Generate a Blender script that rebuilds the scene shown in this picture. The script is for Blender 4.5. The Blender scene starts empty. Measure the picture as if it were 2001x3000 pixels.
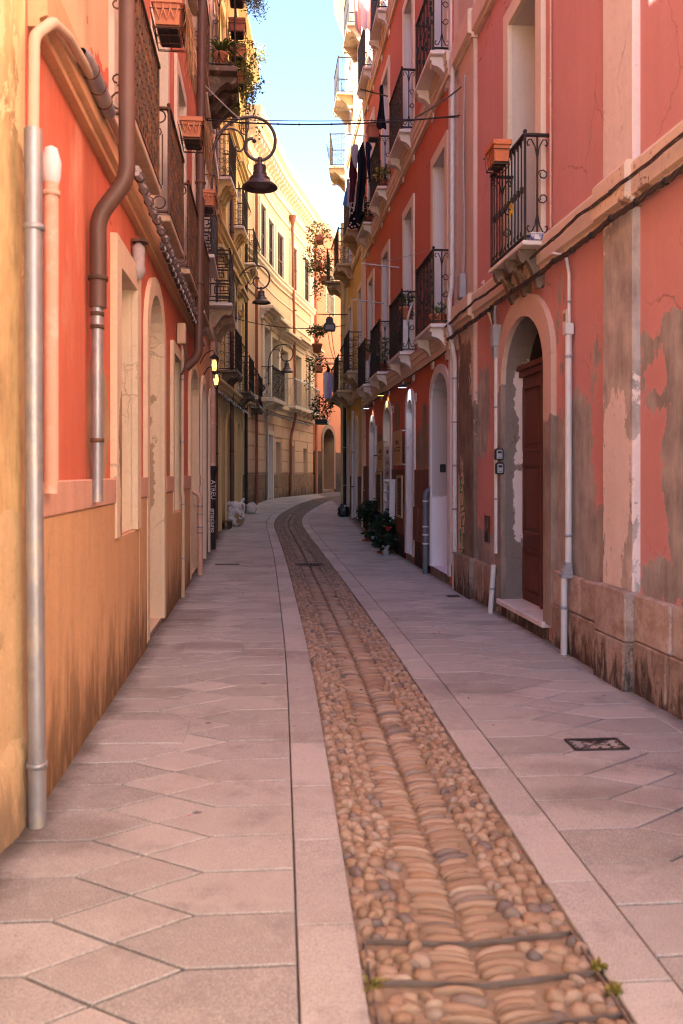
import bpy, bmesh, math, random
from mathutils import Matrix, Vector
R = math.radians
random.seed(7)
scene = bpy.context.scene
COL = scene.collection

# ------------------------------------------------------------------ camera, sky, sun, exposure
F, CX, HY, EYE = 2500.0, 1000.5, 1385.0, 1.6      # photograph: focal length in its pixels, optical axis, horizon, eye height
cam_d = bpy.data.cameras.new('camera')
cam = bpy.data.objects.new('camera', cam_d); COL.objects.link(cam)
cam.location = (0, 0, EYE); cam.rotation_euler = (R(90), 0, 0)
cam_d.sensor_fit = 'VERTICAL'; cam_d.sensor_height = 36.0; cam_d.lens = 36.0 * F / 3000.0
cam_d.shift_y = -(1500.0 - HY) / 3000.0
cam_d.clip_start = 0.05; cam_d.clip_end = 2000
cam_d.dof.use_dof = True; cam_d.dof.focus_distance = 15.0; cam_d.dof.aperture_fstop = 2.8
scene.camera = cam

SUN_EL, SUN_AZ = 50.0, (-0.86, -0.50)              # elevation, horizontal direction towards the sun
SUN_STRENGTH, SKY_STRENGTH, EXPOSURE = 5.0, 0.082, 3.3
world = bpy.data.worlds.new('World'); scene.world = world; world.use_nodes = True
wn = world.node_tree; wn.nodes.clear()
sky = wn.nodes.new('ShaderNodeTexSky'); sky.sky_type = 'NISHITA'; sky.sun_disc = False
sky.sun_elevation = R(SUN_EL); sky.sun_rotation = math.atan2(SUN_AZ[0], SUN_AZ[1])
sky.air_density = 0.75; sky.dust_density = 0.0; sky.ozone_density = 1.6
bg = wn.nodes.new('ShaderNodeBackground'); bg.inputs[1].default_value = SKY_STRENGTH
wo = wn.nodes.new('ShaderNodeOutputWorld')
wn.links.new(sky.outputs[0], bg.inputs[0]); wn.links.new(bg.outputs[0], wo.inputs[0])
sun_d = bpy.data.lights.new('sun', 'SUN'); sun_d.energy = SUN_STRENGTH; sun_d.angle = R(0.5); sun_d.color = (1.0, 0.91, 0.78)
sun = bpy.data.objects.new('sun', sun_d); COL.objects.link(sun)
_l = math.hypot(*SUN_AZ)
sdir = Vector((SUN_AZ[0] / _l * math.cos(R(SUN_EL)), SUN_AZ[1] / _l * math.cos(R(SUN_EL)), math.sin(R(SUN_EL))))
sun.rotation_euler = sdir.to_track_quat('Z', 'Y').to_euler(); sun.location = (0, 0, 40)
scene.render.engine = 'CYCLES'
scene.cycles.use_denoising = True; scene.cycles.filter_width = 1.1
scene.cycles.max_bounces = 8; scene.cycles.diffuse_bounces = 4; scene.cycles.glossy_bounces = 3
scene.cycles.transmission_bounces = 6; scene.cycles.transparent_max_bounces = 8
scene.cycles.sample_clamp_indirect = 8.0
vs = scene.view_settings
scene.display_settings.display_device = 'sRGB'
vs.view_transform = 'Standard'; vs.look = 'None'; vs.gamma = 1.0; vs.exposure = EXPOSURE; vs.use_curve_mapping = False

# ------------------------------------------------------------------ geometry helpers
def lerp_table(tab, x):
    if x <= tab[0][0]: return tab[0][1]
    for (a, b), (c, d) in zip(tab, tab[1:]):
        if x <= c:
            t = (x - a) / (c - a); return b + (d - b) * t
    return tab[-1][1]
ZG = [(12, 0), (16, 0.0), (20, .05), (22, .12), (24, .22), (26, .35), (28, .48), (29.5, .57), (31, .63), (33, .65), (60, .65)]
def zg(Y): return lerp_table(ZG, Y)

class MB:
    """collects faces, then links them as ONE mesh object"""
    def __init__(s): s.v = []; s.f = []; s.m = []; s.sm = []
    def add(s, vs, fs, mat=0, smooth=False):
        o = len(s.v); s.v += [tuple(p) for p in vs]
        for f in fs: s.f.append([i + o for i in f]); s.m.append(mat); s.sm.append(smooth)
        return s
    def quad(s, a, b, c, d, mat=0): return s.add([a, b, c, d], [(0, 1, 2, 3)], mat)
    def box(s, x0, x1, y0, y1, z0, z1, mat=0):
        if x0 > x1: x0, x1 = x1, x0
        if y0 > y1: y0, y1 = y1, y0
        if z0 > z1: z0, z1 = z1, z0
        v = [(x0,y0,z0),(x1,y0,z0),(x1,y1,z0),(x0,y1,z0),(x0,y0,z1),(x1,y0,z1),(x1,y1,z1),(x0,y1,z1)]
        return s.add(v, [(0,3,2,1),(4,5,6,7),(0,1,5,4),(1,2,6,5),(2,3,7,6),(3,0,4,7)], mat)
    def bar(s, p, q, w, h=None, mat=0, up=(0,0,1)):
        p, q = Vector(p), Vector(q); h = h or w
        d = (q - p)
        if d.length < 1e-6: return s
        d.normalize(); u = Vector(up)
        if abs(d.dot(u)) > .98: u = Vector((0,1,0)) if abs(d.y) < .9 else Vector((1,0,0))
        a = d.cross(u).normalized() * (w/2); b = a.normalized().cross(d).normalized() * (h/2)
        v = [p-a-b, p+a-b, p+a+b, p-a+b, q-a-b, q+a-b, q+a+b, q-a+b]
        return s.add(v, [(0,3,2,1),(4,5,6,7),(0,1,5,4),(1,2,6,5),(2,3,7,6),(3,0,4,7)], mat)
    def tube(s, pts, r, n=8, mat=0, caps=True, smooth=True):
        pts = [Vector(p) for p in pts]; k = len(pts)
        rs = r if isinstance(r, (list, tuple)) else [r]*k
        rings = []; ref = None
        for i, p in enumerate(pts):
            t = (pts[min(i+1,k-1)] - pts[max(i-1,0)])
            if t.length < 1e-9: t = Vector((0,0,1))
            t.normalize()
            if ref is None:
                ref = Vector((0,0,1)) if abs(t.z) < .9 else Vector((1,0,0))
            a = ref - t * ref.dot(t)
            if a.length < 1e-6: a = t.orthogonal()
            a.normalize(); ref = a; b = t.cross(a)
            rings.append([p + (a*math.cos(2*math.pi*j/n) + b*math.sin(2*math.pi*j/n))*rs[i] for j in range(n)])
        v = [q for ring in rings for q in ring]; f = []
        for i in range(k-1):
            for j in range(n):
                f.append((i*n+j, i*n+(j+1)%n, (i+1)*n+(j+1)%n, (i+1)*n+j))
        s.add(v, f, mat, smooth)
        if caps:
            s.add(rings[0], [tuple(range(n))[::-1]], mat); s.add(rings[-1], [tuple(range(n))], mat)
        return s
    def lathe(s, prof, n=16, c=(0,0,0), mat=0, smooth=True, axis='z'):
        v = []; f = []
        for r, z in prof:
            for j in range(n):
                a = 2*math.pi*j/n; x, y = r*math.cos(a), r*math.sin(a)
                v.append((c[0]+x, c[1]+y, c[2]+z) if axis == 'z' else ((c[0]+x, c[1]+z, c[2]+y) if axis == 'y' else (c[0]+z, c[1]+x, c[2]+y)))
        for i in range(len(prof)-1):
            for j in range(n):
                q = (i*n+j, i*n+(j+1)%n, (i+1)*n+(j+1)%n, (i+1)*n+j)
                f.append(q)
        return s.add(v, f, mat, smooth)
    def prism(s, poly, a, b, axis='x', mat=0):
        """2-D polygon extruded from a to b along axis. axis x: poly=(y,z); y: poly=(x,z); z: poly=(x,y)"""
        def P(p, t): return (t, p[0], p[1]) if axis == 'x' else ((p[0], t, p[1]) if axis == 'y' else (p[0], p[1], t))
        n = len(poly)
        v = [P(p, a) for p in poly] + [P(p, b) for p in poly]
        f = [tuple(range(n))[::-1], tuple(range(n, 2*n))] + [(i, (i+1)%n, n+(i+1)%n, n+i) for i in range(n)]
        return s.add(v, f, mat)
    def ball(s, c, r, mat=0, n=8, m=6, sc=(1,1,1)):
        prof = [(math.sin(math.pi*i/m), -math.cos(math.pi*i/m)) for i in range(m+1)]
        v = []; f = []
        for rr, z in prof:
            for j in range(n):
                a = 2*math.pi*j/n
                v.append((c[0]+r*sc[0]*rr*math.cos(a), c[1]+r*sc[1]*rr*math.sin(a), c[2]+r*sc[2]*z))
        for i in range(m):
            for j in range(n): f.append((i*n+j, i*n+(j+1)%n, (i+1)*n+(j+1)%n, (i+1)*n+j))
        return s.add(v, f, mat, True)
    def build(s, name, mats, parent=None, xf=None, bevel=0, smooth=None, merge=False, kind=None):
        me = bpy.data.meshes.new(name)
        v = s.v if xf is None else [tuple(xf @ Vector(p)) for p in s.v]
        me.from_pydata(v, [], s.f)
        mats = mats if isinstance(mats, (list, tuple)) else [mats]
        for m in mats: me.materials.append(m)
        me.polygons.foreach_set('material_index', [min(i, len(mats)-1) for i in s.m])
        me.polygons.foreach_set('use_smooth', [bool(x if smooth is None else smooth) for x in s.sm])
        bm = bmesh.new(); bm.from_mesh(me)
        if merge or bevel: bmesh.ops.remove_doubles(bm, verts=bm.verts, dist=1e-4)
        bmesh.ops.recalc_face_normals(bm, faces=bm.faces)
        if bevel:
            es = [e for e in bm.edges if len(e.link_faces) == 2 and e.calc_face_angle(0) > .5]
            bmesh.ops.bevel(bm, geom=es, offset=bevel, offset_type='OFFSET', segments=1, profile=.5, affect='EDGES', clamp_overlap=True)
        bm.to_mesh(me); bm.free(); me.update()
        o = bpy.data.objects.new(name, me); COL.objects.link(o)
        if parent is not None: o.parent = parent
        if kind: o['kind'] = kind
        return o

def tag(o, label, cat, group=None):
    o['label'] = label; o['category'] = cat
    if group: o['group'] = group
    return o
def thing(name, label, cat, loc=(0,0,0), rz=0.0, group=None):
    o = bpy.data.objects.new(name, None); o.empty_display_size = .2; COL.objects.link(o)
    o.location = loc; o.rotation_euler = (0, 0, rz)
    return tag(o, label, cat, group)
def struct(o): o['kind'] = 'structure'; return o

class Wall:
    """facade line: x runs along it, y out to the street, z up"""
    def __init__(s, pts):
        s.pts = [Vector((p[0], p[1])) for p in pts]; s.cum = [0]
        for a, b in zip(s.pts, s.pts[1:]): s.cum.append(s.cum[-1] + (b-a).length)
        s.straight = len(pts) == 2; s.len = s.cum[-1]
    def seg(s, u):
        i = 0
        while i < len(s.pts)-2 and u > s.cum[i+1]: i += 1
        a, b = s.pts[i], s.pts[i+1]; t = (b-a).normalized()
        return a, t, Vector((-t.y, t.x)), s.cum[i]
    def w(s, u, d=0, z=0):
        a, t, n, c = s.seg(u); p = a + t*(u-c) + n*d
        return Vector((p.x, p.y, z))
    def ang(s, u): t = s.seg(u)[1]; return math.atan2(t.y, t.x)
    def at(s, px, py=HY, d=0.0):
        r = (px - CX) / F; best = None
        for i in range(len(s.pts)-1):
            a, b = s.pts[i], s.pts[i+1]; t = (b-a).normalized(); n = Vector((-t.y, t.x)); a2 = a + n*d
            den = t.x - r*t.y
            if abs(den) < 1e-9: continue
            k = (r*a2.y - a2.x) / den
            L = (b-a).length
            over = max(0, -k, k-L) if not s.straight else 0
            Y = a2.y + t.y*k
            if Y < .2: continue
            if best is None or over < best[0] - 1e-6: best = (over, s.cum[i]+k, EYE + (HY-py)/F*Y, Y)
        return best[1], best[2]
    def uY(s, Y):
        for i in range(len(s.pts)-1):
            a, b = s.pts[i], s.pts[i+1]
            lo, hi = min(a.y, b.y), max(a.y, b.y)
            if lo-1e-6 <= Y <= hi+1e-6 or s.straight:
                return s.cum[i] + (Y-a.y)/(b.y-a.y)*(b-a).length
        return 0 if abs(Y-s.pts[0].y) < abs(Y-s.pts[-1].y) else s.len
    def Y(s, u): return s.w(u).y
    def gz(s, u): return zg(s.Y(u))
    def root(s, name, label, cat, group=None):
        if s.straight: return thing(name, label, cat, (s.pts[0].x, s.pts[0].y, 0), s.ang(0), group)
        return thing(name, label, cat, (s.pts[0].x, s.pts[0].y, 0), 0, group)
    def L(s, u, d=0, z=0):
        if s.straight: return Vector((u, d, z))
        p = s.w(u, d, z); return Vector((p.x - s.pts[0].x, p.y - s.pts[0].y, z))
    def xf(s, u, d=0, z=0):
        """part-local to house-local"""
        if s.straight: return Matrix.Translation((u, d, z))
        return Matrix.Translation(s.L(u, d, z)) @ Matrix.Rotation(s.ang(u), 4, 'Z')
    def place(s, name, label, cat, u, d=0, z=0, group=None):
        return thing(name, label, cat, s.w(u, d, z), s.ang(u), group)

# ------------------------------------------------------------------ materials
def mat_new(name):
    m = bpy.data.materials.new(name); m.use_nodes = True
    nt = m.node_tree; b = nt.nodes['Principled BSDF']
    return m, nt, b
class N:
    def __init__(s, nt): s.nt = nt
    def n(s, t, **kw):
        x = s.nt.nodes.new(t)
        for k, v in kw.items(): setattr(x, k, v)
        return x
    def link(s, a, b): s.nt.links.new(a, b)
    def val(s, sock, v):
        if hasattr(v, 'is_linked') or hasattr(v, 'links'): s.link(v, sock)
        else: sock.default_value = v
    def math(s, op, a, b=0.0, c=None, clamp=False):
        x = s.n('ShaderNodeMath', operation=op); x.use_clamp = clamp
        s.val(x.inputs[0], a); s.val(x.inputs[1], b)
        if c is not None: s.val(x.inputs[2], c)
        return x.outputs[0]
    def obj(s): return s.n('ShaderNodeTexCoord').outputs['Object']
    def mapping(s, vec, scale=(1,1,1), loc=(0,0,0), rot=(0,0,0)):
        x = s.n('ShaderNodeMapping'); s.link(vec, x.inputs[0])
        x.inputs['Scale'].default_value = scale; x.inputs['Location'].default_value = loc; x.inputs['Rotation'].default_value = rot
        return x.outputs[0]
    def noise(s, vec, scale, detail=4, rough=.55, dist=0.0):
        x = s.n('ShaderNodeTexNoise'); s.link(vec, x.inputs['Vector'])
        x.inputs['Scale'].default_value = scale; x.inputs['Detail'].default_value = detail
        x.inputs['Roughness'].default_value = rough; x.inputs['Distortion'].default_value = dist
        return x.outputs['Fac']
    def vor(s, vec, scale, feature='F1', out='Distance'):
        x = s.n('ShaderNodeTexVoronoi'); x.feature = feature; s.link(vec, x.inputs['Vector']); x.inputs['Scale'].default_value = scale
        return x.outputs[out]
    def ramp(s, fac, stops, interp='LINEAR'):
        x = s.n('ShaderNodeValToRGB'); s.link(fac, x.inputs[0]); cr = x.color_ramp; cr.interpolation = interp
        while len(cr.elements) < len(stops): cr.elements.new(.5)
        for e, (p, c) in zip(cr.elements, stops):
            e.position = p; e.color = (*c, 1) if len(c) == 3 else c
        return x.outputs[0]
    def step(s, v, a, b):
        x = s.n('ShaderNodeMapRange'); x.interpolation_type = 'SMOOTHSTEP'; s.val(x.inputs[0], v)
        x.inputs[1].default_value = a; x.inputs[2].default_value = b; x.inputs[3].default_value = 0; x.inputs[4].default_value = 1
        return x.outputs[0]
    def mix(s, fac, a, b, mode='MIX'):
        x = s.n('ShaderNodeMix', data_type='RGBA'); x.blend_type = mode
        s.val(x.inputs[0], fac)
        for sock, v in ((x.inputs[6], a), (x.inputs[7], b)):
            if hasattr(v, 'links'): s.link(v, sock)
            else: sock.default_value = (*v, 1) if len(v) == 3 else v
        return x.outputs[2]
    def bump(s, h, strength, dist, bsdf):
        x = s.n('ShaderNodeBump'); s.link(h, x.inputs['Height']); x.inputs['Strength'].default_value = strength; x.inputs['Distance'].default_value = dist
        s.link(x.outputs[0], bsdf.inputs['Normal']); return x
    def sep(s, vec):
        x = s.n('ShaderNodeSeparateXYZ'); s.link(vec, x.inputs[0]); return x.outputs

def sc(c, k): return tuple(min(1, x*k) for x in c)

def boxes_sdf(q, X, Z, boxes):
    """signed distance to a set of (x0,x1,z0,z1) boxes, by nodes"""
    out = None
    for x0, x1, z0, z1 in boxes:
        hx, hz = max(.001, abs(x1-x0)/2), max(.001, abs(z1-z0)/2)
        ax = q.math('POWER', q.math('ABSOLUTE', q.math('DIVIDE', q.math('SUBTRACT', X, (x0+x1)/2), hx)), 3.0)
        az = q.math('POWER', q.math('ABSOLUTE', q.math('DIVIDE', q.math('SUBTRACT', Z, (z0+z1)/2), hz)), 3.0)
        d = q.math('MULTIPLY', q.math('SUBTRACT', q.math('POWER', q.math('ADD', ax, az), .3333), 1.0), min(hx, hz))
        out = d if out is None else q.math('MINIMUM', out, d)
    return out

def plaster(name, col, vary=.18, streak=.15, bump=.25, peel=None, keep=None, under=(.20,.155,.125), amp=.32, flake=0.0, dirt=None, dirt_h=.5, patch=None, rough=.92, wash=None, grain=70, axis=0):
    """painted render; peel = boxes where the paint has come off (keep = boxes where it stayed), dirt = splash stain colour near the ground"""
    m, nt, b = mat_new(name); q = N(nt); co = q.obj(); S = q.sep(co)
    n1 = q.noise(co, 1.1, 5, .66); n2 = q.noise(co, 7, 4, .66)
    st = q.noise(q.mapping(co, (5.5, 5.5, .45)), 1.6, 5, .65)
    k = q.math('ADD', q.math('MULTIPLY', q.math('SUBTRACT', n1, .5), vary*3.2), q.math('MULTIPLY', q.math('SUBTRACT', n2, .5), vary*1.6))
    k = q.math('ADD', k, q.math('MULTIPLY', q.math('SUBTRACT', st, .5), streak*3.2))
    f = q.math('ADD', .5, k, clamp=True)
    c = q.mix(f, sc(col, .74), sc(col, 1.22))
    if wash:      # paler faded paint in loose vertical patches
        w = q.step(q.noise(q.mapping(co, (1.6, 1.6, .5)), 1.3, 5, .62), .52, .72)
        c = q.mix(q.math('MULTIPLY', w, wash[1]), c, wash[0])
    n3 = q.noise(co, 24, 3, .7)
    c = q.mix(q.math('MULTIPLY', q.step(n3, .56, .74), min(1, vary*2.6)), c, sc(col, .62))
    c = q.mix(q.math('MULTIPLY', q.step(n3, .44, .28), min(1, vary*2.2)), c, sc(col, 1.28))
    h = q.math('ADD', q.math('MULTIPLY', q.noise(co, grain, 2, .6), .35), q.math('ADD', q.math('MULTIPLY', n2, .45), q.math('MULTIPLY', n3, .3)))
    dv = q.n('ShaderNodeVectorMath', operation='ADD'); q.link(co, dv.inputs[0])
    nzc = q.n('ShaderNodeTexNoise'); q.link(co, nzc.inputs['Vector']); nzc.inputs['Scale'].default_value = 3.0; nzc.inputs['Detail'].default_value = 5
    vm = q.n('ShaderNodeVectorMath', operation='MULTIPLY'); q.link(nzc.outputs['Color'], vm.inputs[0]); vm.inputs[1].default_value = (.45,.45,.45); q.link(vm.outputs[0], dv.inputs[1])
    ck = q.vor(q.mapping(dv.outputs[0], (1.5, 1.5, .7)), 1.0, 'DISTANCE_TO_EDGE')
    ckm = q.math('MULTIPLY', q.step(ck, .011, .003), q.step(q.noise(co, .8, 3, .5), .50, .60))
    c = q.mix(q.math('MULTIPLY', ckm, .5), c, sc(col, .38))
    h = q.math('SUBTRACT', h, q.math('MULTIPLY', ckm, .8))
    if patch:     # (box list, colour): repaired or bare areas
        for boxes, pc, pa in patch:
            d = boxes_sdf(q, S[axis], S[2], boxes)
            d = q.math('ADD', d, q.math('MULTIPLY', q.math('SUBTRACT', q.noise(co, 3.2, 6, .65), .5), pa))
            mk = q.step(d, .008, -.008)
            c = q.mix(mk, c, q.mix(f, sc(pc, .8), sc(pc, 1.15)))
    if peel is not None:
        d = boxes_sdf(q, S[0], S[2], peel)
        if keep:
            d2 = boxes_sdf(q, S[0], S[2], keep); d = q.math('MAXIMUM', d, q.math('MULTIPLY', d2, -1))
        nz = q.noise(q.mapping(co, (1.5, 1.5, .8)), 2.2, 7, .76, .5)
        nb = q.noise(q.mapping(co, (1.1, 1.1, .75)), .9, 2, .5)
        d = q.math('ADD', d, q.math('MULTIPLY', q.math('SUBTRACT', nz, .5), amp*3.6))
        d = q.math('ADD', d, q.math('MULTIPLY', q.math('SUBTRACT', nb, .5), amp*3.0))
        mk = q.step(d, .006, -.006)
        if flake:
            fl = q.step(q.noise(q.mapping(co, (2.2, 2.2, 1.3)), 6, 5, .7), 1-flake, 1-flake+.015)
            near = q.step(d, .45, .05)
            mk = q.math('MAXIMUM', mk, q.math('MULTIPLY', fl, near))
        u1 = q.noise(co, 2.3, 6, .6)
        u2 = q.noise(q.mapping(co, (3, 3, .8)), 3.0, 5, .72)
        uc = q.ramp(q.math('ADD', q.math('MULTIPLY', u1, .55), q.math('MULTIPLY', u2, .45)), [(.34, sc(under, .50)), (.46, sc(under, .85)), (.55, sc(under, 1.12)), (.68, sc(under, 1.5))])
        c = q.mix(mk, c, uc)
        edge = q.math('MULTIPLY', q.step(d, .05, .0), q.math('SUBTRACT', 1, mk))
        c = q.mix(q.math('MULTIPLY', edge, .25), c, sc(col, 1.3))
        h = q.math('SUBTRACT', h, q.math('MULTIPLY', mk, 2.6))
    if dirt:
        dn = q.noise(q.mapping(co, (3.2, 3.2, .7)), 2.2, 5, .68)
        z = q.math('ADD', S[2], q.math('MULTIPLY', q.math('SUBTRACT', dn, .5), dirt_h*2.6))
        dm = q.math('MULTIPLY', q.step(z, dirt_h, 0.0), q.step(dn, .18, .5))
        c = q.mix(q.math('MULTIPLY', dm, .92), c, dirt)
    q.link(c, b.inputs['Base Color']); b.inputs['Roughness'].default_value = rough
    b.inputs['Specular IOR Level'].default_value = .25
    q.bump(h, bump, .012, b)
    return m

def simple(name, col, rough=.6, metal=0.0, vary=.15, scale=6, bump=.0, col2=None, thr=(.5, .62), spec=.4, stretch=(1,1,1), objvar=0.0, bscale=40):
    """one colour with grain; col2 shows in worn patches"""
    m, nt, b = mat_new(name); q = N(nt); co = q.mapping(q.obj(), stretch)
    n1 = q.noise(co, scale, 6, .62)
    c = q.mix(n1, sc(col, 1-vary*1.6), sc(col, 1+vary*1.6))
    if objvar:
        oi = q.n('ShaderNodeObjectInfo').outputs['Random']
        c = q.mix(q.math('MULTIPLY', oi, 1.0), q.mix(1.0, c, (1-objvar,)*3, 'MULTIPLY'), q.mix(1.0, c, (1+objvar*.6,)*3, 'MULTIPLY'))
    if col2:
        c = q.mix(q.step(q.noise(co, scale*.7, 8, .7), *thr), c, col2)
    q.link(c, b.inputs['Base Color']); b.inputs['Roughness'].default_value = rough; b.inputs['Metallic'].default_value = metal
    b.inputs['Specular IOR Level'].default_value = spec
    if bump: q.bump(q.noise(co, bscale, 4, .6), bump, .006, b)
    return m

def granite(name, col, joint=None):
    m, nt, b = mat_new(name); q = N(nt); co = q.obj()
    oi = q.n('ShaderNodeObjectInfo').outputs['Random']
    base = q.mix(oi, sc(col, .76), sc(col, 1.16))
    sp = q.noise(co, 190, 2, .7)
    base = q.mix(q.step(sp, .5, .66), base, sc(col, 1.38))
    base = q.mix(q.step(sp, .46, .33), base, sc(col, .55))
    big = q.noise(co, .9, 6, .62)
    base = q.mix(q.step(big, .5, .72), base, q.mix(1.0, base, (.72, .68, .66), 'MULTIPLY'))
    base = q.mix(q.math('MULTIPLY', q.step(q.noise(co, 3.1, 6, .74), .50, .74), .6), base, sc(col, .52))
    base = q.mix(q.math('MULTIPLY', q.step(q.noise(co, 9, 6, .7), .50, .70), .35), base, sc(col, 1.3))
    S = q.sep(co)     # grime and painted contact shade along the house feet, and old damp patches
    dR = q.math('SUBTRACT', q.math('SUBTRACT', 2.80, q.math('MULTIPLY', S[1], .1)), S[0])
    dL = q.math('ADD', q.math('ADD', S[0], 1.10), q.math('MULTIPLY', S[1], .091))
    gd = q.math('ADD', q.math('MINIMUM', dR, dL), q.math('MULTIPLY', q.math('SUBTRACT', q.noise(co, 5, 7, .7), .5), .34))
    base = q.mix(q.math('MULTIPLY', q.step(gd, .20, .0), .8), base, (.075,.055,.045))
    dp = boxes_sdf(q, S[0], S[1], [(-1.62,-.98,3.60,3.98), (1.02,1.72,4.05,4.34), (1.05,1.7,4.52,4.70), (-1.5,-.9,7.7,8.1), (-1.9,-1.4,9.2,9.9)])
    dp = q.math('ADD', dp, q.math('MULTIPLY', q.math('SUBTRACT', q.noise(co, 4, 6, .65), .5), .25))
    base = q.mix(q.math('MULTIPLY', q.step(dp, .07, -.07), .55), base, q.mix(1.0, base, (.50,.46,.44), 'MULTIPLY'))
    spot = q.step(q.vor(co, 2.3), .06, .04)
    base = q.mix(q.math('MULTIPLY', spot, .7), base, (.05, .045, .045))
    q.link(base, b.inputs['Base Color']); b.inputs['Specular IOR Level'].default_value = .35
    rg = q.math('ADD', .5, q.math('MULTIPLY', q.noise(co, 4, 5), .3)); q.link(rg, b.inputs['Roughness'])
    q.bump(q.noise(co, 120, 3, .6), .22, .004, b)
    return m

def pebble(name):
    m, nt, b = mat_new(name); q = N(nt); co = q.obj()
    g = q.n('ShaderNodeNewGeometry').outputs['Random Per Island']; oi = q.n('ShaderNodeObjectInfo').outputs['Random']
    r = q.math('FRACT', q.math('ADD', g, q.math('MULTIPLY', oi, 7.3)))
    c = q.ramp(r, [(0, (.23,.155,.10)), (.2, (.35,.245,.165)), (.4, (.42,.31,.225)), (.56, (.28,.18,.11)), (.7, (.46,.36,.27)), (.82, (.28,.23,.19)), (.92, (.12,.115,.12)), (1, (.40,.24,.13))])
    c = q.mix(q.math('MULTIPLY', q.noise(co, 30, 5, .65), .55), c, (.20,.12,.075))
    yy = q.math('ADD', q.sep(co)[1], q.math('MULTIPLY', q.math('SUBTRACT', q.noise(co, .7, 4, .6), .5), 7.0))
    c = q.mix(q.math('MULTIPLY', q.step(yy, 6.0, 15.0), .40), c, (.075,.052,.042))     # stones turn darker farther along the street
    q.link(c, b.inputs['Base Color']); b.inputs['Roughness'].default_value = .55; b.inputs['Specular IOR Level'].default_value = .4
    q.bump(q.noise(co, 60, 4), .3, .006, b)
    return m

def oldstone(name, light, dark, zc=.3, seed=0.0):
    m, nt, b = mat_new(name); q = N(nt); co = q.mapping(q.obj(), (1,1,1), (seed,seed,0)); S = q.sep(q.obj())
    oi = q.n('ShaderNodeObjectInfo').outputs['Random']
    n1 = q.noise(co, 5, 6, .74); n2 = q.noise(q.mapping(co, (4, 4, 1.1)), 2.0, 6, .74, .6)
    base = q.mix(oi, sc(light, .82), sc(light, 1.12))
    c = q.mix(q.step(n1, .35, .7), base, q.mix(1.0, base, (.66,.56,.48), 'MULTIPLY'))
    k = q.math('ADD', n2, q.math('MULTIPLY', q.math('SUBTRACT', zc, S[2]), .55))
    c = q.mix(q.math('MULTIPLY', q.step(k, .46, .64), .93), c, dark)
    c = q.mix(q.math('MULTIPLY', q.step(q.noise(co, 16, 5, .75), .58, .68), .7), c, sc(dark, 1.4))
    c = q.mix(q.math('MULTIPLY', q.step(q.noise(co, 9, 6, .7), .60, .72), .5), c, sc(light, 1.25))
    q.link(c, b.inputs['Base Color']); b.inputs['Roughness'].default_value = .9; b.inputs['Specular IOR Level'].default_value = .2
    q.bump(q.math('ADD', q.math('MULTIPLY', n1, 1.2), q.noise(co, 40, 5, .7)), .9, .022, b)
    return m

def leafmat(name, c1, c2):
    m, nt, b = mat_new(name); q = N(nt)
    g = q.n('ShaderNodeNewGeometry').outputs['Random Per Island']
    q.link(q.mix(g, c1, c2), b.inputs['Base Color']); b.inputs['Roughness'].default_value = .45
    b.inputs['Specular IOR Level'].default_value = .3
    tr = q.n('ShaderNodeBsdfTranslucent'); q.link(q.mix(g, sc(c1, 1.3), sc(c2, 1.3)), tr.inputs[0])
    mx = q.n('ShaderNodeMixShader'); mx.inputs[0].default_value = .3
    q.link(b.outputs[0], mx.inputs[1]); q.link(tr.outputs[0], mx.inputs[2]); q.link(mx.outputs[0], nt.nodes['Material Output'].inputs[0])
    return m

def glow(name, col, strength):
    m, nt, b = mat_new(name); b.inputs['Base Color'].default_value = (*col, 1)
    b.inputs['Emission Color'].default_value = (*col, 1); b.inputs['Emission Strength'].default_value = strength
    return m
def glassmat(name, tint=(.02,.025,.03), rough=.05):
    m, nt, b = mat_new(name); b.inputs['Base Color'].default_value = (*tint, 1); b.inputs['Roughness'].default_value = rough
    b.inputs['Specular IOR Level'].default_value = .8
    return m

def woodmat(name, col, worn=None):
    m, nt, b = mat_new(name); q = N(nt); co = q.obj()
    g = q.noise(q.mapping(co, (14, 14, .8)), 2.2, 7, .65, 1.0)
    c = q.mix(g, sc(col, .55), sc(col, 1.4))
    if worn: c = q.mix(q.math('MULTIPLY', q.step(q.noise(q.mapping(co, (9, 9, 1.0)), 2.5, 8, .7), .55, .68), .7), c, worn)
    q.link(c, b.inputs['Base Color']); b.inputs['Roughness'].default_value = .62; b.inputs['Specular IOR Level'].default_value = .3
    q.bump(g, .3, .006, b)
    return m

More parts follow.
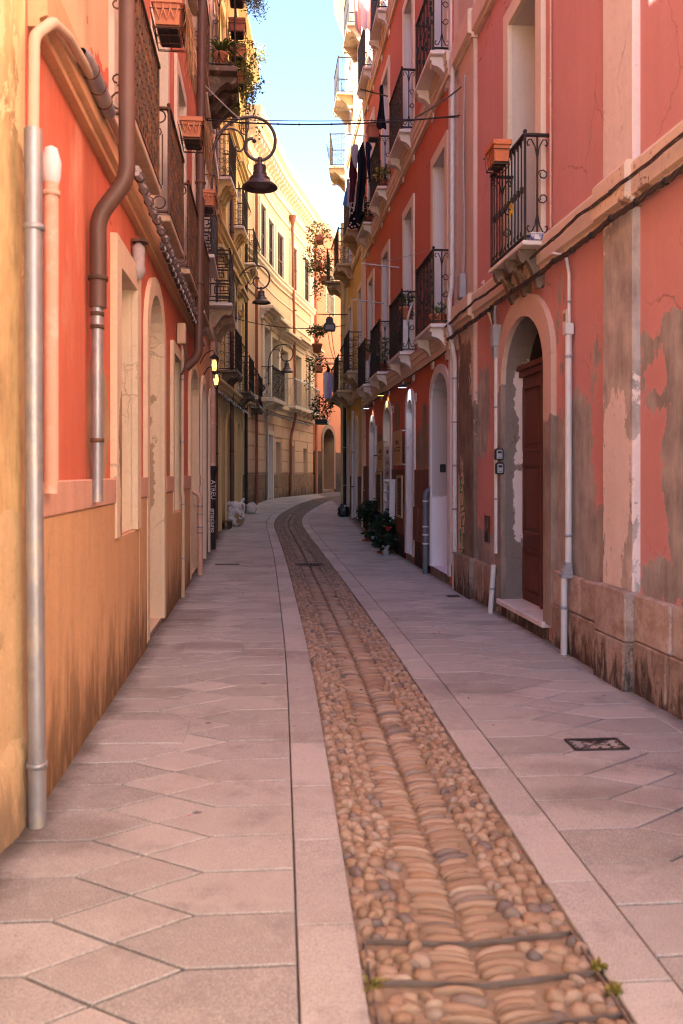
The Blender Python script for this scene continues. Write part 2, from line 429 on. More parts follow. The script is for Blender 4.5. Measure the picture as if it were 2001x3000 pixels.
MT = dict(
    iron=simple('iron_black', (.030,.024,.022), .55, .3, .3, 12, .2, col2=(.10,.045,.025), thr=(.56,.7)),
    rust_iron=simple('iron_rusty', (.085,.05,.035), .75, .2, .35, 9, .3, col2=(.20,.085,.035), thr=(.45,.65)),
    brown_pipe=simple('pipe_brown', (.115,.058,.042), .5, .1, .25, 5, .1, col2=(.18,.12,.09), thr=(.6,.75), stretch=(1,1,.4)),
    copper_pipe=simple('pipe_copper', (.26,.085,.05), .55, .1, .2, 5),
    zinc=simple('pipe_zinc', (.33,.32,.33), .45, .55, .3, 8, .1, col2=(.44,.39,.34), thr=(.5,.62), stretch=(1,1,.5)),
    beige_pipe=simple('pipe_beige', (.52,.38,.26), .6, 0, .12, 5),
    pink_pipe=simple('pipe_pink', (.60,.34,.24), .7, 0, .12, 4, col2=(.66,.46,.36)),
    white_pipe=simple('pipe_white', (.58,.55,.54), .5, 0, .08, 6, col2=(.42,.38,.36), thr=(.62,.75)),
    grey_plastic=simple('plastic_grey', (.30,.29,.32), .5, 0, .1, 6),
    dark_plastic=simple('plastic_dark', (.02,.02,.022), .45, 0, .2, 6),
    silver=simple('silver_grey', (.42,.41,.45), .35, .4, .06, 6),
    cable=simple('cable_brown', (.075,.05,.045), .7, 0, .3, 20),
    cable_grey=simple('cable_grey', (.36,.31,.31), .6, 0, .2, 20),
    cable_black=simple('cable_black', (.012,.012,.015), .6, 0, .2, 20),
    marble=simple('marble_slab', (.70,.63,.60), .5, 0, .14, 3, .08, col2=(.42,.35,.3), thr=(.58,.75)),
    old_slab=simple('slab_aged', (.46,.34,.23), .8, 0, .25, 4, .25, col2=(.24,.16,.10), thr=(.5,.66)),
    dark_slab=simple('slab_dark', (.14,.10,.075), .85, 0, .35, 5, .35, col2=(.30,.22,.16), thr=(.5,.65)),
    cream=plaster('cream_trim', (.70,.58,.46), .12, .10, .15),
    white_trim=plaster('white_trim', (.70,.63,.60), .10, .08, .15),
    jamb=plaster('jamb_white', (.70,.67,.70), .08, .08, .15),
    terracotta=simple('terracotta', (.55,.20,.105), .75, 0, .15, 5, .15, col2=(.62,.33,.22), thr=(.55,.72)),
    terracotta_dark=simple('terracotta_dark', (.36,.11,.06), .75, 0, .15, 5, .15),
    red_wood=woodmat('door_oxblood', (.115,.038,.030), (.15,.075,.055)),
    brown_wood=woodmat('door_brown', (.10,.038,.02)),
    pale_wood=woodmat('wood_pale', (.42,.36,.30)),
    shutter=woodmat('shutter_brown', (.11,.055,.035)),
    glass=glassmat('window_glass'),
    dark=simple('room_dark', (.012,.010,.010), .9, 0, .2, 3),
    white_paint=simple('white_paint', (.62,.60,.60), .5, 0, .06, 5),
    sign_tan=simple('sign_tan', (.47,.29,.155), .6, 0, .1, 5, stretch=(1,1,.3)),
    sign_ink=simple('sign_ink', (.05,.03,.02), .7),
    frame_tan=simple('frame_tan', (.36,.22,.11), .6, 0, .15, 6),
    paper=simple('paper_white', (.74,.69,.68), .7, 0, .06, 6),
    chalk=simple('board_dark', (.05,.026,.018), .7, 0, .3, 9),
    soil=simple('soil', (.03,.02,.014), .95, 0, .4, 30, .5),
    pot_white=simple('pot_white', (.62,.62,.66), .5, 0, .05, 6),
    leaf=leafmat('leaf_green', (.045,.085,.02), (.11,.15,.035)),
    leaf_dark=leafmat('leaf_dark', (.012,.028,.012), (.035,.06,.025)),
    leaf_yellow=leafmat('leaf_yellow', (.16,.17,.03), (.30,.24,.05)),
    leaf_blue=leafmat('leaf_pale', (.09,.13,.06), (.22,.24,.13)),
    petal_red=leafmat('petal_red', (.62,.02,.02), (.7,.05,.04)),
    petal_pink=leafmat('petal_pink', (.42,.08,.20), (.55,.22,.34)),
    dead=leafmat('dry_stems', (.33,.17,.08), (.48,.27,.13)),
    black_bag=simple('bag_black', (.022,.018,.02), .28, 0, .3, 10, .6, bscale=14),
    lamp_bulb=glow('lamp_bulb', (1.0, .50, .12), .45),
    led_white=glow('led_white', (.62,.74,1.0), .9),
    led_yellow=glow('led_yellow', (1.0,.66,.12), .4),
)
# ------------------------------------------------------------------ ground: road frame
RC = [(-9, 1.30), (-4, .94), (0, .65), (2.64, .46), (6.6, .173), (9.4, -.064), (15.7, -.64), (20.5, -1.14), (23.2, -1.45), (25, -1.52), (26.5, -1.42), (28.2, -1.18), (30.2, -.83), (33.6, -.10), (38, .9), (44, 2.3), (52, 4.3)]
def catmull(P, k=14):
    out = []
    for i in range(len(P)-1):
        p0, p1, p2, p3 = P[max(i-1,0)], P[i], P[i+1], P[min(i+2,len(P)-1)]
        for j in range(k):
            t = j/k
            out.append(tuple(.5*((2*b) + (-a+c)*t + (2*a-5*b+4*c-d)*t*t + (-a+3*b-3*c+d)*t**3) for a,b,c,d in zip(p0,p1,p2,p3)))
    out.append(P[-1]); return out
_pl = [Vector((x, y)) for y, x in catmull(RC)]
_cum = [0]
for a_, b_ in zip(_pl, _pl[1:]): _cum.append(_cum[-1] + (b_-a_).length)
def road(s, t, dz=0.0):
    i = 0; lo, hi = 0, len(_cum)-2
    while lo < hi:
        mid = (lo+hi+1)//2
        if _cum[mid] <= s: lo = mid
        else: hi = mid-1
    i = lo; a, b = _pl[i], _pl[i+1]; d = (b-a).normalized()
    def tan(k):
        k = max(1, min(len(_pl)-2, k)); return (_pl[k+1]-_pl[k-1]).normalized()
    f = (s-_cum[i])/max(1e-6, _cum[i+1]-_cum[i]); tt = (tan(i)*(1-f)+tan(i+1)*f).normalized()
    p = a + d*(s-_cum[i]); n = Vector((tt.y, -tt.x)); p = p + n*t
    return Vector((p.x, p.y, zg(p.y)+dz))
def sY(Y):
    lo, hi = 0.0, _cum[-1]
    for _ in range(40):
        m = (lo+hi)/2
        if road(m, 0).y < Y: lo = m
        else: hi = m
    return lo

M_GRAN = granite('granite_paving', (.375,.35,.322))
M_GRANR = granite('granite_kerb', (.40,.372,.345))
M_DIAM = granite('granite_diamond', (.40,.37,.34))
M_JOINT = simple('joint_sand', (.135,.095,.07), .95, 0, .3, 14, .3, col2=(.06,.045,.04), thr=(.45,.62))
def bedmat(name):
    m, nt, b = mat_new(name); q = N(nt); co = q.obj()
    c = q.mix(q.noise(co, 18, 5, .65), (.18,.125,.085), (.33,.245,.17))
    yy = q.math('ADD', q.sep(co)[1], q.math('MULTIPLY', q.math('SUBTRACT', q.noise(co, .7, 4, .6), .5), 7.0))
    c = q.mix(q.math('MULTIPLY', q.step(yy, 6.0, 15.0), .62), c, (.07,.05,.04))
    c = q.mix(q.math('MULTIPLY', q.step(q.noise(co, 7, 5, .7), .55, .7), .7), c, (.11,.075,.05))
    q.link(c, b.inputs['Base Color']); b.inputs['Roughness'].default_value = .95; q.bump(q.noise(co, 60, 4, .7), .6, .008, b)
    return m
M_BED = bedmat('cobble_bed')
M_PEB = pebble('river_pebble')
M_EARTH = simple('far_ground', (.42,.36,.29), .95, 0, .2, 2)
M_COVER = simple('cover_iron', (.055,.040,.036), .6, .4, .3, 14, .3)
M_STEEL = simple('frame_steel', (.20,.16,.135), .6, .4, .25, 12, .1)

def strip(name, s0, s1, ts, dz, mat, ds=.5, parent=None, zf=None):
    mb = MB(); n = int((s1-s0)/ds)+1; k = len(ts); v = []
    for i in range(n+1):
        s = s0 + (s1-s0)*i/n
        for t in ts: v.append(road(s, t, dz if zf is None else zf(t)))
    f = [(i*k+j, i*k+j+1, (i+1)*k+j+1, (i+1)*k+j) for i in range(n) for j in range(k-1)]
    return mb.add(v, f).build(name, mat, parent)

# one sheet to the horizon, below everything else
mb = MB(); ys = [-60, -20, 12, 16, 20, 22, 24, 26, 28, 29.5, 31, 33, 60, 160]; xs = [-120, -30, -6, 0, 6, 30, 120]
v = [(x, y, zg(y)-.09) for y in ys for x in xs]; k = len(xs)
mb.add(v, [(i*k+j, i*k+j+1, (i+1)*k+j+1, (i+1)*k+j) for i in range(len(ys)-1) for j in range(k-1)])
struct(mb.build('ground', M_EARTH))
S0, S1 = 0.5, _cum[-1]-1
left_pav = struct(strip('left_pavement', S0, S1, [-3.6, -2.4, -1.2, -.57], -.022, M_JOINT))
right_pav = struct(strip('right_pavement', S0, S1, [.57, 1.2, 2.4, 3.2], -.022, M_JOINT))
left_kerb = struct(strip('left_kerb', S0, S1, [-.60, -.375], -.026, M_JOINT))
right_kerb = struct(strip('right_kerb', S0, S1, [.375, .60], -.026, M_JOINT))
def vz(t): return -.045 + .026*min(1, abs(t)/.36)
cob = struct(strip('cobbled_road', S0, S1, [-.385, -.3, -.2, -.1, 0, .1, .2, .3, .385], 0, M_BED, .25, zf=vz))

GAP = .006
def slab(name, poly, mat, parent, dz=0.0, th=.028, gap=GAP):
    """paving slab: polygon in road coordinates with a small chamfer"""
    n = len(poly); cs = sum(p[0] for p in poly)/n; ct = sum(p[1] for p in poly)/n
    def inset(g):
        out = []
        for i in range(n):
            a, b, c = Vector(poly[i-1]), Vector(poly[i]), Vector(poly[(i+1)%n])
            e1, e2 = (b-a).normalized(), (c-b).normalized()
            n1, n2 = Vector((-e1.y, e1.x)), Vector((-e2.y, e2.x))
            if n1.dot(Vector((cs,ct))-b) < 0: n1 = -n1
            if n2.dot(Vector((cs,ct))-b) < 0: n2 = -n2
            w = n1+n2; w = w/max(.3, w.length_squared/2)
            out.append(b + w*g)
        return out
    tx, ty = random.uniform(-1,1)*.0015, random.uniform(-1,1)*.0015
    o1, o2 = inset(gap), inset(gap+.004)
    v = [road(p.x, p.y, -th) for p in o1] + [road(p.x, p.y, dz-.004) for p in o1] + [road(p.x, p.y, dz+tx*(p.x-cs)*2+ty*(p.y-ct)*2) for p in o2]
    f = [tuple(range(2*n, 3*n))]
    for i in range(n):
        j = (i+1)%n
        f += [(i, j, n+j, n+i), (n+i, n+j, 2*n+j, 2*n+i)]
    return MB().add(v, f).build(name, mat, parent)

PITCH = .335
s_start = sY(1.75) ; n_rows = 98
TK, TA, TB, TD, TE = .589, .955, 1.215, 1.465, 2.02
phase = {-1: sY(3.99), 1: sY(4.62)}
for sg, par in ((-1, left_pav), (1, right_pav)):
    base = phase[sg] - math.floor((phase[sg]-s_start)/PITCH)*PITCH
    for r_ in range(n_rows):
        c = base + r_*PITCH; h = PITCH/2
        # the diamond sits between c and c+PITCH
        D = [(c, sg*TB), (c+h, sg*TA), (c+PITCH, sg*TB), (c+h, sg*TD)]
        slab('paving_diamond', D, M_DIAM, par, random.uniform(-.0012,.0012))
        A = [(c-h, sg*TK), (c+h, sg*TK), (c+h, sg*TA), (c, sg*TB), (c-h, sg*TA)]
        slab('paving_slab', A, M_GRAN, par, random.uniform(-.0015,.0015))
        B = [(c-h, sg*TD), (c, sg*TB), (c+h, sg*TD), (c+h, sg*TE), (c-h, sg*TE)]
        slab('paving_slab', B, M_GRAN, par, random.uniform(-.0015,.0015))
for sg, par in ((-1, left_kerb), (1, right_kerb)):
    s = sY(1.72 if sg < 0 else 2.0)
    while s < sY(38):
        L = .67 + random.uniform(-.03, .03)
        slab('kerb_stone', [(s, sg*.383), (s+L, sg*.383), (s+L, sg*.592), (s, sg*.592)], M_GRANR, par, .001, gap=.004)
        s += L
# far paving rows past the picked-out slabs
for sg, par in ((-1, left_pav), (1, right_pav)):
    mb = MB(); s = phase[sg] - math.floor((phase[sg]-s_start)/PITCH)*PITCH + (n_rows-.5)*PITCH
    while s < S1-.6:
        for t0, t1 in ((TK, TB), (TB, TE)):
            a = [(s+.006, sg*(t0+.006)), (s+PITCH-.006, sg*(t0+.006)), (s+PITCH-.006, sg*(t1-.006)), (s+.006, sg*(t1-.006))]
            mb.add([road(p[0], p[1], .001) for p in a], [(0,1,2,3)])
        s += PITCH
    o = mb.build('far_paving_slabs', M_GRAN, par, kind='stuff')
# narrow border course along the foot of the right-hand houses
s = sY(3.6)
while s < sY(11.4):
    L = .52
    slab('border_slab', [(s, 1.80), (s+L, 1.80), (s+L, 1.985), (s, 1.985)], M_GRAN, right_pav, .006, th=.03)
    s += L+.004
# a large replacement slab in the left pavement, a little proud
slab('repair_slab', [(sY(5.13), -1.22), (sY(5.60), -1.22), (sY(5.64), -1.86), (sY(5.16), -1.86)], M_GRAN, left_pav, .007, gap=0)
slab('repair_slab', [(sY(7.70), -.98), (sY(8.05), -.98), (sY(8.08), -1.5), (sY(7.72), -1.5)], M_GRAN, left_pav, .006, gap=0)

# cobbles: long pebbles on edge along the gutter, rounder ones beside it
def pebble_mesh(kind, seed):
    rnd = random.Random(seed); m = 4; n = 9; v = []; f = []
    ex = rnd.uniform(1.6, 2.4)
    for i in range(m+1):
        a = (math.pi/2)*i/m * .98
        for j in range(n):
            b = 2*math.pi*j/n; cx, cy = math.cos(b), math.sin(b)
            k = 1/((abs(cx)**ex + abs(cy)**ex)**(1/ex))
            k *= 1 + rnd.uniform(-.07, .07)
            v.append((cx*k*math.cos(a)**.8, cy*k*math.cos(a)**.8, math.sin(a)*(1+rnd.uniform(-.05,.05))))
    for i in range(m):
        for j in range(n): f.append((i*n+j, i*n+(j+1)%n, (i+1)*n+(j+1)%n, (i+1)*n+j))
    f.append(tuple(range(m*n, m*n+n)))
    return v, f
SHAPES = [pebble_mesh(0, i) for i in range(7)]
stones = []
def stone(s, t, ls, lt, h, ang):
    stones.append((s, t, ls, lt, h, ang, random.randrange(len(SHAPES))))
sA, sB = sY(1.9), sY(37)
FRAME_Y = [2.95, 2.715, 2.50, 2.26]
frame_s = [sY(y) for y in FRAME_Y]
def clear(s, ls): return all(abs(s-f) > ls*.5 + .004 for f in frame_s)
for side in (-1, 1):
    s = sA
    while s < sB:
        w = random.uniform(.024, .048)
        if clear(s, w):
            L = random.uniform(.10, .17)
            stone(s + .0, side*(.012+L/2+random.uniform(-.004,.008)), w*.53, L*.52, random.uniform(.020,.034), side*random.uniform(.0,.34))
        s += w*1.01
    for c0, wdt in ((.198, .055), (.250, .055), (.302, .055), (.352, .05)):
        s = sA + random.uniform(0, .05)
        while s < sB:
            w = random.choice((.03,.036,.044,.05,.06,.075))*random.uniform(.85,1.15)
            if clear(s, w):
                stone(s, side*(c0+random.uniform(-.018,.014)), w*.54, wdt*random.uniform(.40,.66), random.uniform(.020,.036), random.uniform(-.9,.9))
            s += w*1.03
stones.sort(key=lambda q: q[0])
def stone_xf(q):
    s, t, ls, lt, h, ang, k = q
    p = road(s, t, 0); p2 = road(s+.02, t, 0); d = (p2-p); th = math.atan2(d.y, d.x) + ang
    p.z = zg(p.y) + vz(t) - .004
    return Matrix.Translation(p) @ Matrix.Rotation(th, 4, 'Z') @ Matrix.Diagonal((ls*1.12, lt*1.14, h, 1))
peb_me = []
for v, f in SHAPES:
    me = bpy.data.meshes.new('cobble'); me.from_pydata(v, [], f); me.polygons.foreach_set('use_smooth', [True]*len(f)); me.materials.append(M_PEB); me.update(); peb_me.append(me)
for q in stones[:300]:
    o = bpy.data.objects.new('cobble', peb_me[q[6]]); COL.objects.link(o); o.parent = cob; o.matrix_local = stone_xf(q)
mb = MB()
for q in stones[300:]:
    v, f = SHAPES[q[6]]; x = stone_xf(q)
    mb.add([x @ Vector(p) for p in v], f, 0, True)
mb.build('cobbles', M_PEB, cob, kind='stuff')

# steel tray set into the cobbles, iron covers and gratings
t = thing('steel_cover_frame', 'steel strips framing a cobble-filled tray at the near end of the gutter', 'frame', road(frame_s[1], 0, 0))
o0 = Vector(t.location)
for sg in (-1, 1):
    mb = MB(); pts = [road(sY(1.9)+i*(frame_s[0]-sY(1.9))/8, sg*.362, -.006) - o0 for i in range(9)]
    for a, b in zip(pts, pts[1:]): mb.bar(a, b, .006, .03)
    mb.build('side_rail', M_STEEL, t)
for fs in frame_s:
    mb = MB()
    for a, b in ((-.362, 0), (0, .362)):
        p, q = road(fs, a, vz(a)+.014) - o0, road(fs, b, vz(b)+.014) - o0
        mb.bar(p, q, .006, .016)
    mb.build('cross_rail', M_STEEL, t)
def cover(label, Yc, t0, t1, L, bars):
    s = sY(Yc); c = road(s, (t0+t1)/2, 0.002)
    th = thing('drain_cover', label, 'drain cover', c); o0 = Vector(c)
    mb = MB(); a = [road(s-L/2, t0, .003)-o0, road(s-L/2, t1, .003)-o0, road(s+L/2, t1, .003)-o0, road(s+L/2, t0, .003)-o0]
    for p, q in zip(a, a[1:]+a[:1]): mb.bar(p, q, .016, .012)
    mb.build('rim', M_COVER, th)
    mb = MB(); mb.add([p - Vector((0,0,.004)) for p in a], [(0,1,2,3)])
    mb.build('plate', MT['dark'] if bars else M_COVER, th)
    for i in range(9):
        f = (i+.5)/9; tt = t0+(t1-t0)*f
        if bars:
            MB().bar(road(s-L/2, tt, .003)-o0, road(s+L/2, tt, .003)-o0, .014, .010).build('grate_bar', M_STEEL, th)
        elif i % 2 == 0:
            for j in range(3):
                sj = s - L/2 + L*(j+.6)/4
                MB().bar(road(sj, tt-.012, .002)-o0, road(sj+.02, tt+.012, .002)-o0, .010, .012).build('raised_rib', M_STEEL, th)
    return th
cover('rectangular iron cover with raised ribs, set in the nearer right-hand pavement', 4.93, 1.05, 1.36, .19, False)
cover('slotted drain grating across the cobbled gutter', 14.9, -.24, .24, .20, True)
cover('slotted drain grating in the left-hand pavement below the pipes', 15.0, -1.62, -1.22, .12, True)
cover('small iron cover by the wall near the marble threshold', 10.9, 1.58, 1.72, .12, False)
# ------------------------------------------------------------------ house building kit (coordinates: u along the facade, d out of it, z up)
def put(W, mb, name, mats, parent, **kw):
    mb.v = [tuple(W.L(*p)) for p in mb.v]
    return mb.build(name, mats, parent, **kw)
def outline(u0, u1, z0, z1, rise=0, n=14):
    if rise <= 0: return [(u0, z0), (u0, z1), (u1, z1), (u1, z0)]
    c, a, zs = (u0+u1)/2, (u1-u0)/2, z1-rise
    return [(u0, z0)] + [(c-a*math.cos(math.pi*i/n), zs+rise*math.sin(math.pi*i/n)) for i in range(n+1)] + [(u1, z0)]
def op(W, pa, pb, z0, z1, rise=0, depth=.3, kind='plain', **kw):
    ua, ub = W.at(pa)[0], W.at(pb)[0]
    return dict(u0=min(ua,ub), u1=max(ua,ub), z0=z0, z1=z1, rise=rise, depth=depth, kind=kind, **kw)
def opY(W, Ya, Yb, z0, z1, rise=0, depth=.3, kind='plain', **kw):
    ua, ub = W.uY(Ya), W.uY(Yb)
    return dict(u0=min(ua,ub), u1=max(ua,ub), z0=z0, z1=z1, rise=rise, depth=depth, kind=kind, **kw)

M_DOORSTEP = simple('doorstep_stone', (.20,.15,.125), .85, 0, .3, 7, .4, col2=(.07,.05,.04), thr=(.5,.64))
def wall_faces(mb, ub, zb, ops, d=0.0):
    for a, b in zip(ub, ub[1:]):
        if b-a < 1e-5: continue
        for c, e in zip(zb, zb[1:]):
            if e-c < 1e-5: continue
            um, zm = (a+b)/2, (c+e)/2
            if any(o['u0'] < um < o['u1'] and o['z0'] < zm < o['z1'] for o in ops): continue
            mb.quad((a,d,c), (b,d,c), (b,d,e), (a,d,e))
    for o in ops:
        if o['rise'] > 0:
            P = outline(o['u0'], o['u1'], o['z0'], o['z1'], o['rise'])[1:-1]; k = len(P)//2
            L = P[:k+1]; Rr = P[k:]
            for corner, pts in (((o['u0'], o['z1']), L), ((o['u1'], o['z1']), Rr)):
                for p, q in zip(pts, pts[1:]):
                    if p == corner or q == corner: continue
                    mb.add([(corner[0],d,corner[1]), (p[0],d,p[1]), (q[0],d,q[1])], [(0,1,2)])

def house(W, name, label, height, ops, mat, zb0=-.1, deep=6.0, roof_mat=None, over=.0, ends=(True, True), group=None, side_mat=None):
    r = W.root(name, label, 'house', group)
    ub = sorted(set([0, W.len] + W.cum + [o['u0'] for o in ops] + [o['u1'] for o in ops]))
    zb = sorted(set([zb0, height] + [o['z0'] for o in ops] + [o['z1'] for o in ops]))
    mb = MB(); wall_faces(mb, ub, zb, ops); put(W, mb, 'wall', mat, r, merge=True)
    side_mat = side_mat or mat
    for k, u in ((0, 0.0), (1, W.len)):
        if ends[k]:
            mb = MB(); mb.quad((u,0,zb0), (u,-deep,zb0), (u,-deep,height), (u,0,height)); put(W, mb, 'end_wall', side_mat, r)
    mb = MB()
    us = sorted(set(W.cum))
    for a, b in zip(us, us[1:]):
        mb.quad((a,over,height), (b,over,height), (b,-deep,height), (a,-deep,height))
        mb.quad((a,-deep,zb0), (b,-deep,zb0), (b,-deep,height), (a,-deep,height))
    put(W, mb, 'roof', roof_mat or MT['terracotta_dark'], r)
    for o in ops: opening(W, r, o)
    return r

def opening(W, r, o):
    u0, u1, z0, z1, rise, dp, kind = o['u0'], o['u1'], o['z0'], o['z1'], o['rise'], o['depth'], o['kind']
    P = outline(u0, u1, z0, z1, rise)
    pname = o.get('name') or ('door' if kind in ('wood', 'glassdoor', 'doorway') else 'window')
    fillm = o.get('fill') or {'wood': MT['red_wood'], 'plain': MT['pale_wood'], 'doorway': MT['brown_wood'], 'french': MT['pale_wood'], 'shutter': MT['shutter'], 'glassdoor': MT['dark_plastic'], 'void': MT['dark']}[kind]
    D = -dp; mb = MB(); subs = []
    def sub(m, nm, mt, **kw): subs.append((m, nm, mt, kw))
    w, h = u1-u0, z1-z0; flat_top = z1-rise
    if kind == 'wood':
        zt = o.get('leaf_top', flat_top)
        for a, b in ((u0, (u0+u1)/2-.004), ((u0+u1)/2+.004, u1)):
            mb.box(a, b, D-.05, D, z0, zt)
            m2 = MB(); lw = b-a
            for f0, f1 in ((.03, .24), (.30, .62), (.67, .96)):
                za, zb_ = z0+(zt-z0)*f0, z0+(zt-z0)*f1
                for x0, x1, y0, y1 in ((a+.05,a+.09,za,zb_), (b-.09,b-.05,za,zb_), (a+.09,b-.09,za,za+.04), (a+.09,b-.09,zb_-.04,zb_)):
                    m2.box(x0, x1, D+.001, D+.022, y0, y1)
                m2.box(a+.13, b-.13, D+.001, D+.016, za+.08, zb_-.08)
            sub(m2, 'door_panel', fillm, bevel=.004)
        m2 = MB(); m2.box((u0+u1)/2-.03, (u0+u1)/2+.03, D+.002, D+.04, z0, zt); sub(m2, 'closing_strip', fillm, bevel=.006)
        m2 = MB(); m2.box(u0, u1, D-.05, D+.05, zt+.002, zt+.07); m2.box(u0, u1, D-.05, D+.08, zt+.072, zt+.13); sub(m2, 'lintel_beam', fillm, bevel=.006)
        m2 = MB(); Q = outline(u0, u1, zt+.1, z1, rise); m2.add([(p[0], D-.06, p[1]) for p in Q], [tuple(range(len(Q)))]); sub(m2, 'fanlight', MT['dark'])
    elif kind == 'french':
        fw = .06
        m2 = MB(); m2.quad((u0,D-.03,z0),(u1,D-.03,z0),(u1,D-.03,z1),(u0,D-.03,z1)); sub(m2, 'pane', MT['glass'])
        xs = [u0, u0+fw, (u0+u1)/2-fw*.6, (u0+u1)/2+fw*.6, u1-fw, u1]
        for a, b in ((xs[0],xs[1]), (xs[2],xs[3]), (xs[4],xs[5])): mb.box(a, b, D-.06, D, z0, z1)
        nz = max(2, int(h/.55))
        for i in range(nz+1):
            zz = z0 + (h-.05)*i/nz
            for a, b in ((xs[1],xs[2]), (xs[3],xs[4])): mb.box(a, b, D-.055, D-.005, zz, zz+.05)
    elif kind == 'shutter':
        for a, b in ((u0, (u0+u1)/2-.006), ((u0+u1)/2+.006, u1)):
            for x0, x1 in ((a, a+.05), (b-.05, b)): mb.box(x0, x1, D-.02, D+.02, z0, z1)
            for zz in (z0, (z0+z1)/2-.03, z1-.06): mb.box(a+.05, b-.05, D-.02, D+.018, zz, zz+.06)
            m2 = MB(); zz = z0+.09
            while zz < z1-.08:
                m2.add([(a+.05,D-.012,zz+.035),(b-.05,D-.012,zz+.035),(b-.05,D+.014,zz),(a+.05,D+.014,zz),
                        (a+.05,D-.018,zz+.028),(b-.05,D-.018,zz+.028),(b-.05,D+.008,zz-.007),(a+.05,D+.008,zz-.007)],
                       [(0,1,2,3),(4,5,6,7),(3,2,6,7)])
                zz += .055
            sub(m2, 'louvre', fillm)
        m2 = MB(); m2.quad((u0,D-.05,z0),(u1,D-.05,z0),(u1,D-.05,z1),(u0,D-.05,z1)); sub(m2, 'backing', MT['dark'])
    elif kind == 'glassdoor':
        m2 = MB(); Q = [(p[0], D-.03, p[1]) for p in P]; m2.add(Q, [tuple(range(len(Q)))]); sub(m2, 'pane', MT['glass'])
        for a, b in ((u0, u0+.06), (u1-.06, u1)): mb.box(a, b, D-.05, D, z0, flat_top)
        mb.box(u0, u1, D-.05, D+.002, z0, z0+.1); mb.box(u0, u1, D-.05, D+.004, flat_top-.05, flat_top)
    else:
        Q = [(p[0], D, p[1]) for p in P]; mb.add(Q, [tuple(range(len(Q)))])
        if kind == 'doorway':
            for x in (u0+w*.02, u0+w*.5, u1-w*.06): mb.box(x, x+.05, D+.002, D+.03, z0, flat_top)
            for zz in (z0+.02, z0+h*.38, flat_top-.07): mb.box(u0, u1, D+.004, D+.026, zz, zz+.08)
    part = put(W, mb, pname, fillm, r)
    for m2, nm, mt, kw in subs: put(W, m2, nm, mt, part, **kw)
    # reveal
    if dp > .03:
        mb = MB()
        for p, q in zip(P, P[1:]): mb.quad((p[0],0,p[1]), (q[0],0,q[1]), (q[0],D-.06,q[1]), (p[0],D-.06,p[1]))
        a, b = P[-1], P[0]; mb.quad((a[0],0,a[1]), (b[0],0,b[1]), (b[0],D-.06,b[1]), (a[0],D-.06,a[1]))
        put(W, mb, 'reveal', o.get('reveal') or MT['jamb'], part, merge=True)
    tr = o.get('trim')
    if tr:
        tw, pr, tm = tr
        full = o.get('trim_sill', False)
        if rise > 0: Q = outline(u0-tw, u1+tw, z0, z1+tw, rise+tw*.6 if rise > .2 else rise)
        else: Q = outline(u0-tw, u1+tw, z0, z1+tw)
        mb = MB()
        for i in range(len(P)-1):
            p, q, a, b = P[i], P[i+1], Q[i], Q[i+1]
            mb.quad((p[0],pr,p[1]), (q[0],pr,q[1]), (b[0],pr,b[1]), (a[0],pr,a[1]))
            mb.quad((a[0],pr,a[1]), (b[0],pr,b[1]), (b[0],0,b[1]), (a[0],0,a[1]))
            mb.quad((p[0],pr,p[1]), (q[0],pr,q[1]), (q[0],-.004,q[1]), (p[0],-.004,p[1]))
        for p, a in ((P[0], Q[0]), (P[-1], Q[-1])): mb.quad((p[0],pr,p[1]), (a[0],pr,a[1]), (a[0],0,a[1]), (p[0],0,p[1]))
        put(W, mb, 'surround', tm, part, merge=True)
        if full:
            mb = MB(); mb.box(u0-tw-.03, u1+tw+.03, .001, pr+.05, z0-.09, z0-.002); put(W, mb, 'sill', tm, part, bevel=.008)
    if pname == 'door' and not o.get('step') and z0 < 1.2:
        g = W.gz((u0+u1)/2); mb = MB(); mb.box(u0-.02, u1+.02, -dp-.05, .014, g-.1, z0-.003 if z0 > g+.02 else g+.012); put(W, mb, 'doorstep', M_DOORSTEP, part, bevel=.004)
    hd = o.get('hood')
    if hd:
        mb = MB(); ww, zz = hd; hp = o.get('hood_out', .65)
        for i, (e, y, h0, h1) in enumerate(((0.0, .10*hp, -.40, -.22), (.03, .18*hp, -.22, -.14), (.06, .30*hp, -.14, -.06), (.10, .42*hp, -.06, .03))):
            mb.box(u0-ww-e, u1+ww+e, .002, y, zz+h0, zz+h1)
        put(W, mb, 'hood_moulding', o['hood_mat'], part)
    if o.get('step'):
        mb = MB(); mb.box(u0-.07, u1+.07, -.22, .09, z0-.045, z0+.012); put(W, mb, 'threshold', MT['marble'], part, bevel=.008)
    return part

def course(W, r, name, u0, u1, prof, mat):
    """moulding: (d,z) profile swept along the facade"""
    us = [u0] + [c for c in W.cum if u0 < c < u1] + [u1]
    if not W.straight:
        extra = []
        for a, b in zip(us, us[1:]):
            extra += [a + (b-a)*k/3 for k in range(3)]
        us = extra + [u1]
    mb = MB(); n = len(prof)
    for a, b in zip(us, us[1:]):
        for i in range(n-1):
            p, q = prof[i], prof[i+1]
            mb.quad((a,p[0],p[1]), (b,p[0],p[1]), (b,q[0],q[1]), (a,q[0],q[1]))
    for u in (u0, u1):
        mb.add([(u,p[0],p[1]) for p in prof], [tuple(range(n))])
    return put(W, mb, name, mat, r, merge=True)
def band(W, r, name, u0, u1, z0, z1, d, mat):
    return course(W, r, name, u0, u1, [(-.01,z0), (d*.6,z0), (d*.6,z0+.04), (d,z0+.055), (d,z1-.03), (d*.85,z1), (-.01,z1)], mat)

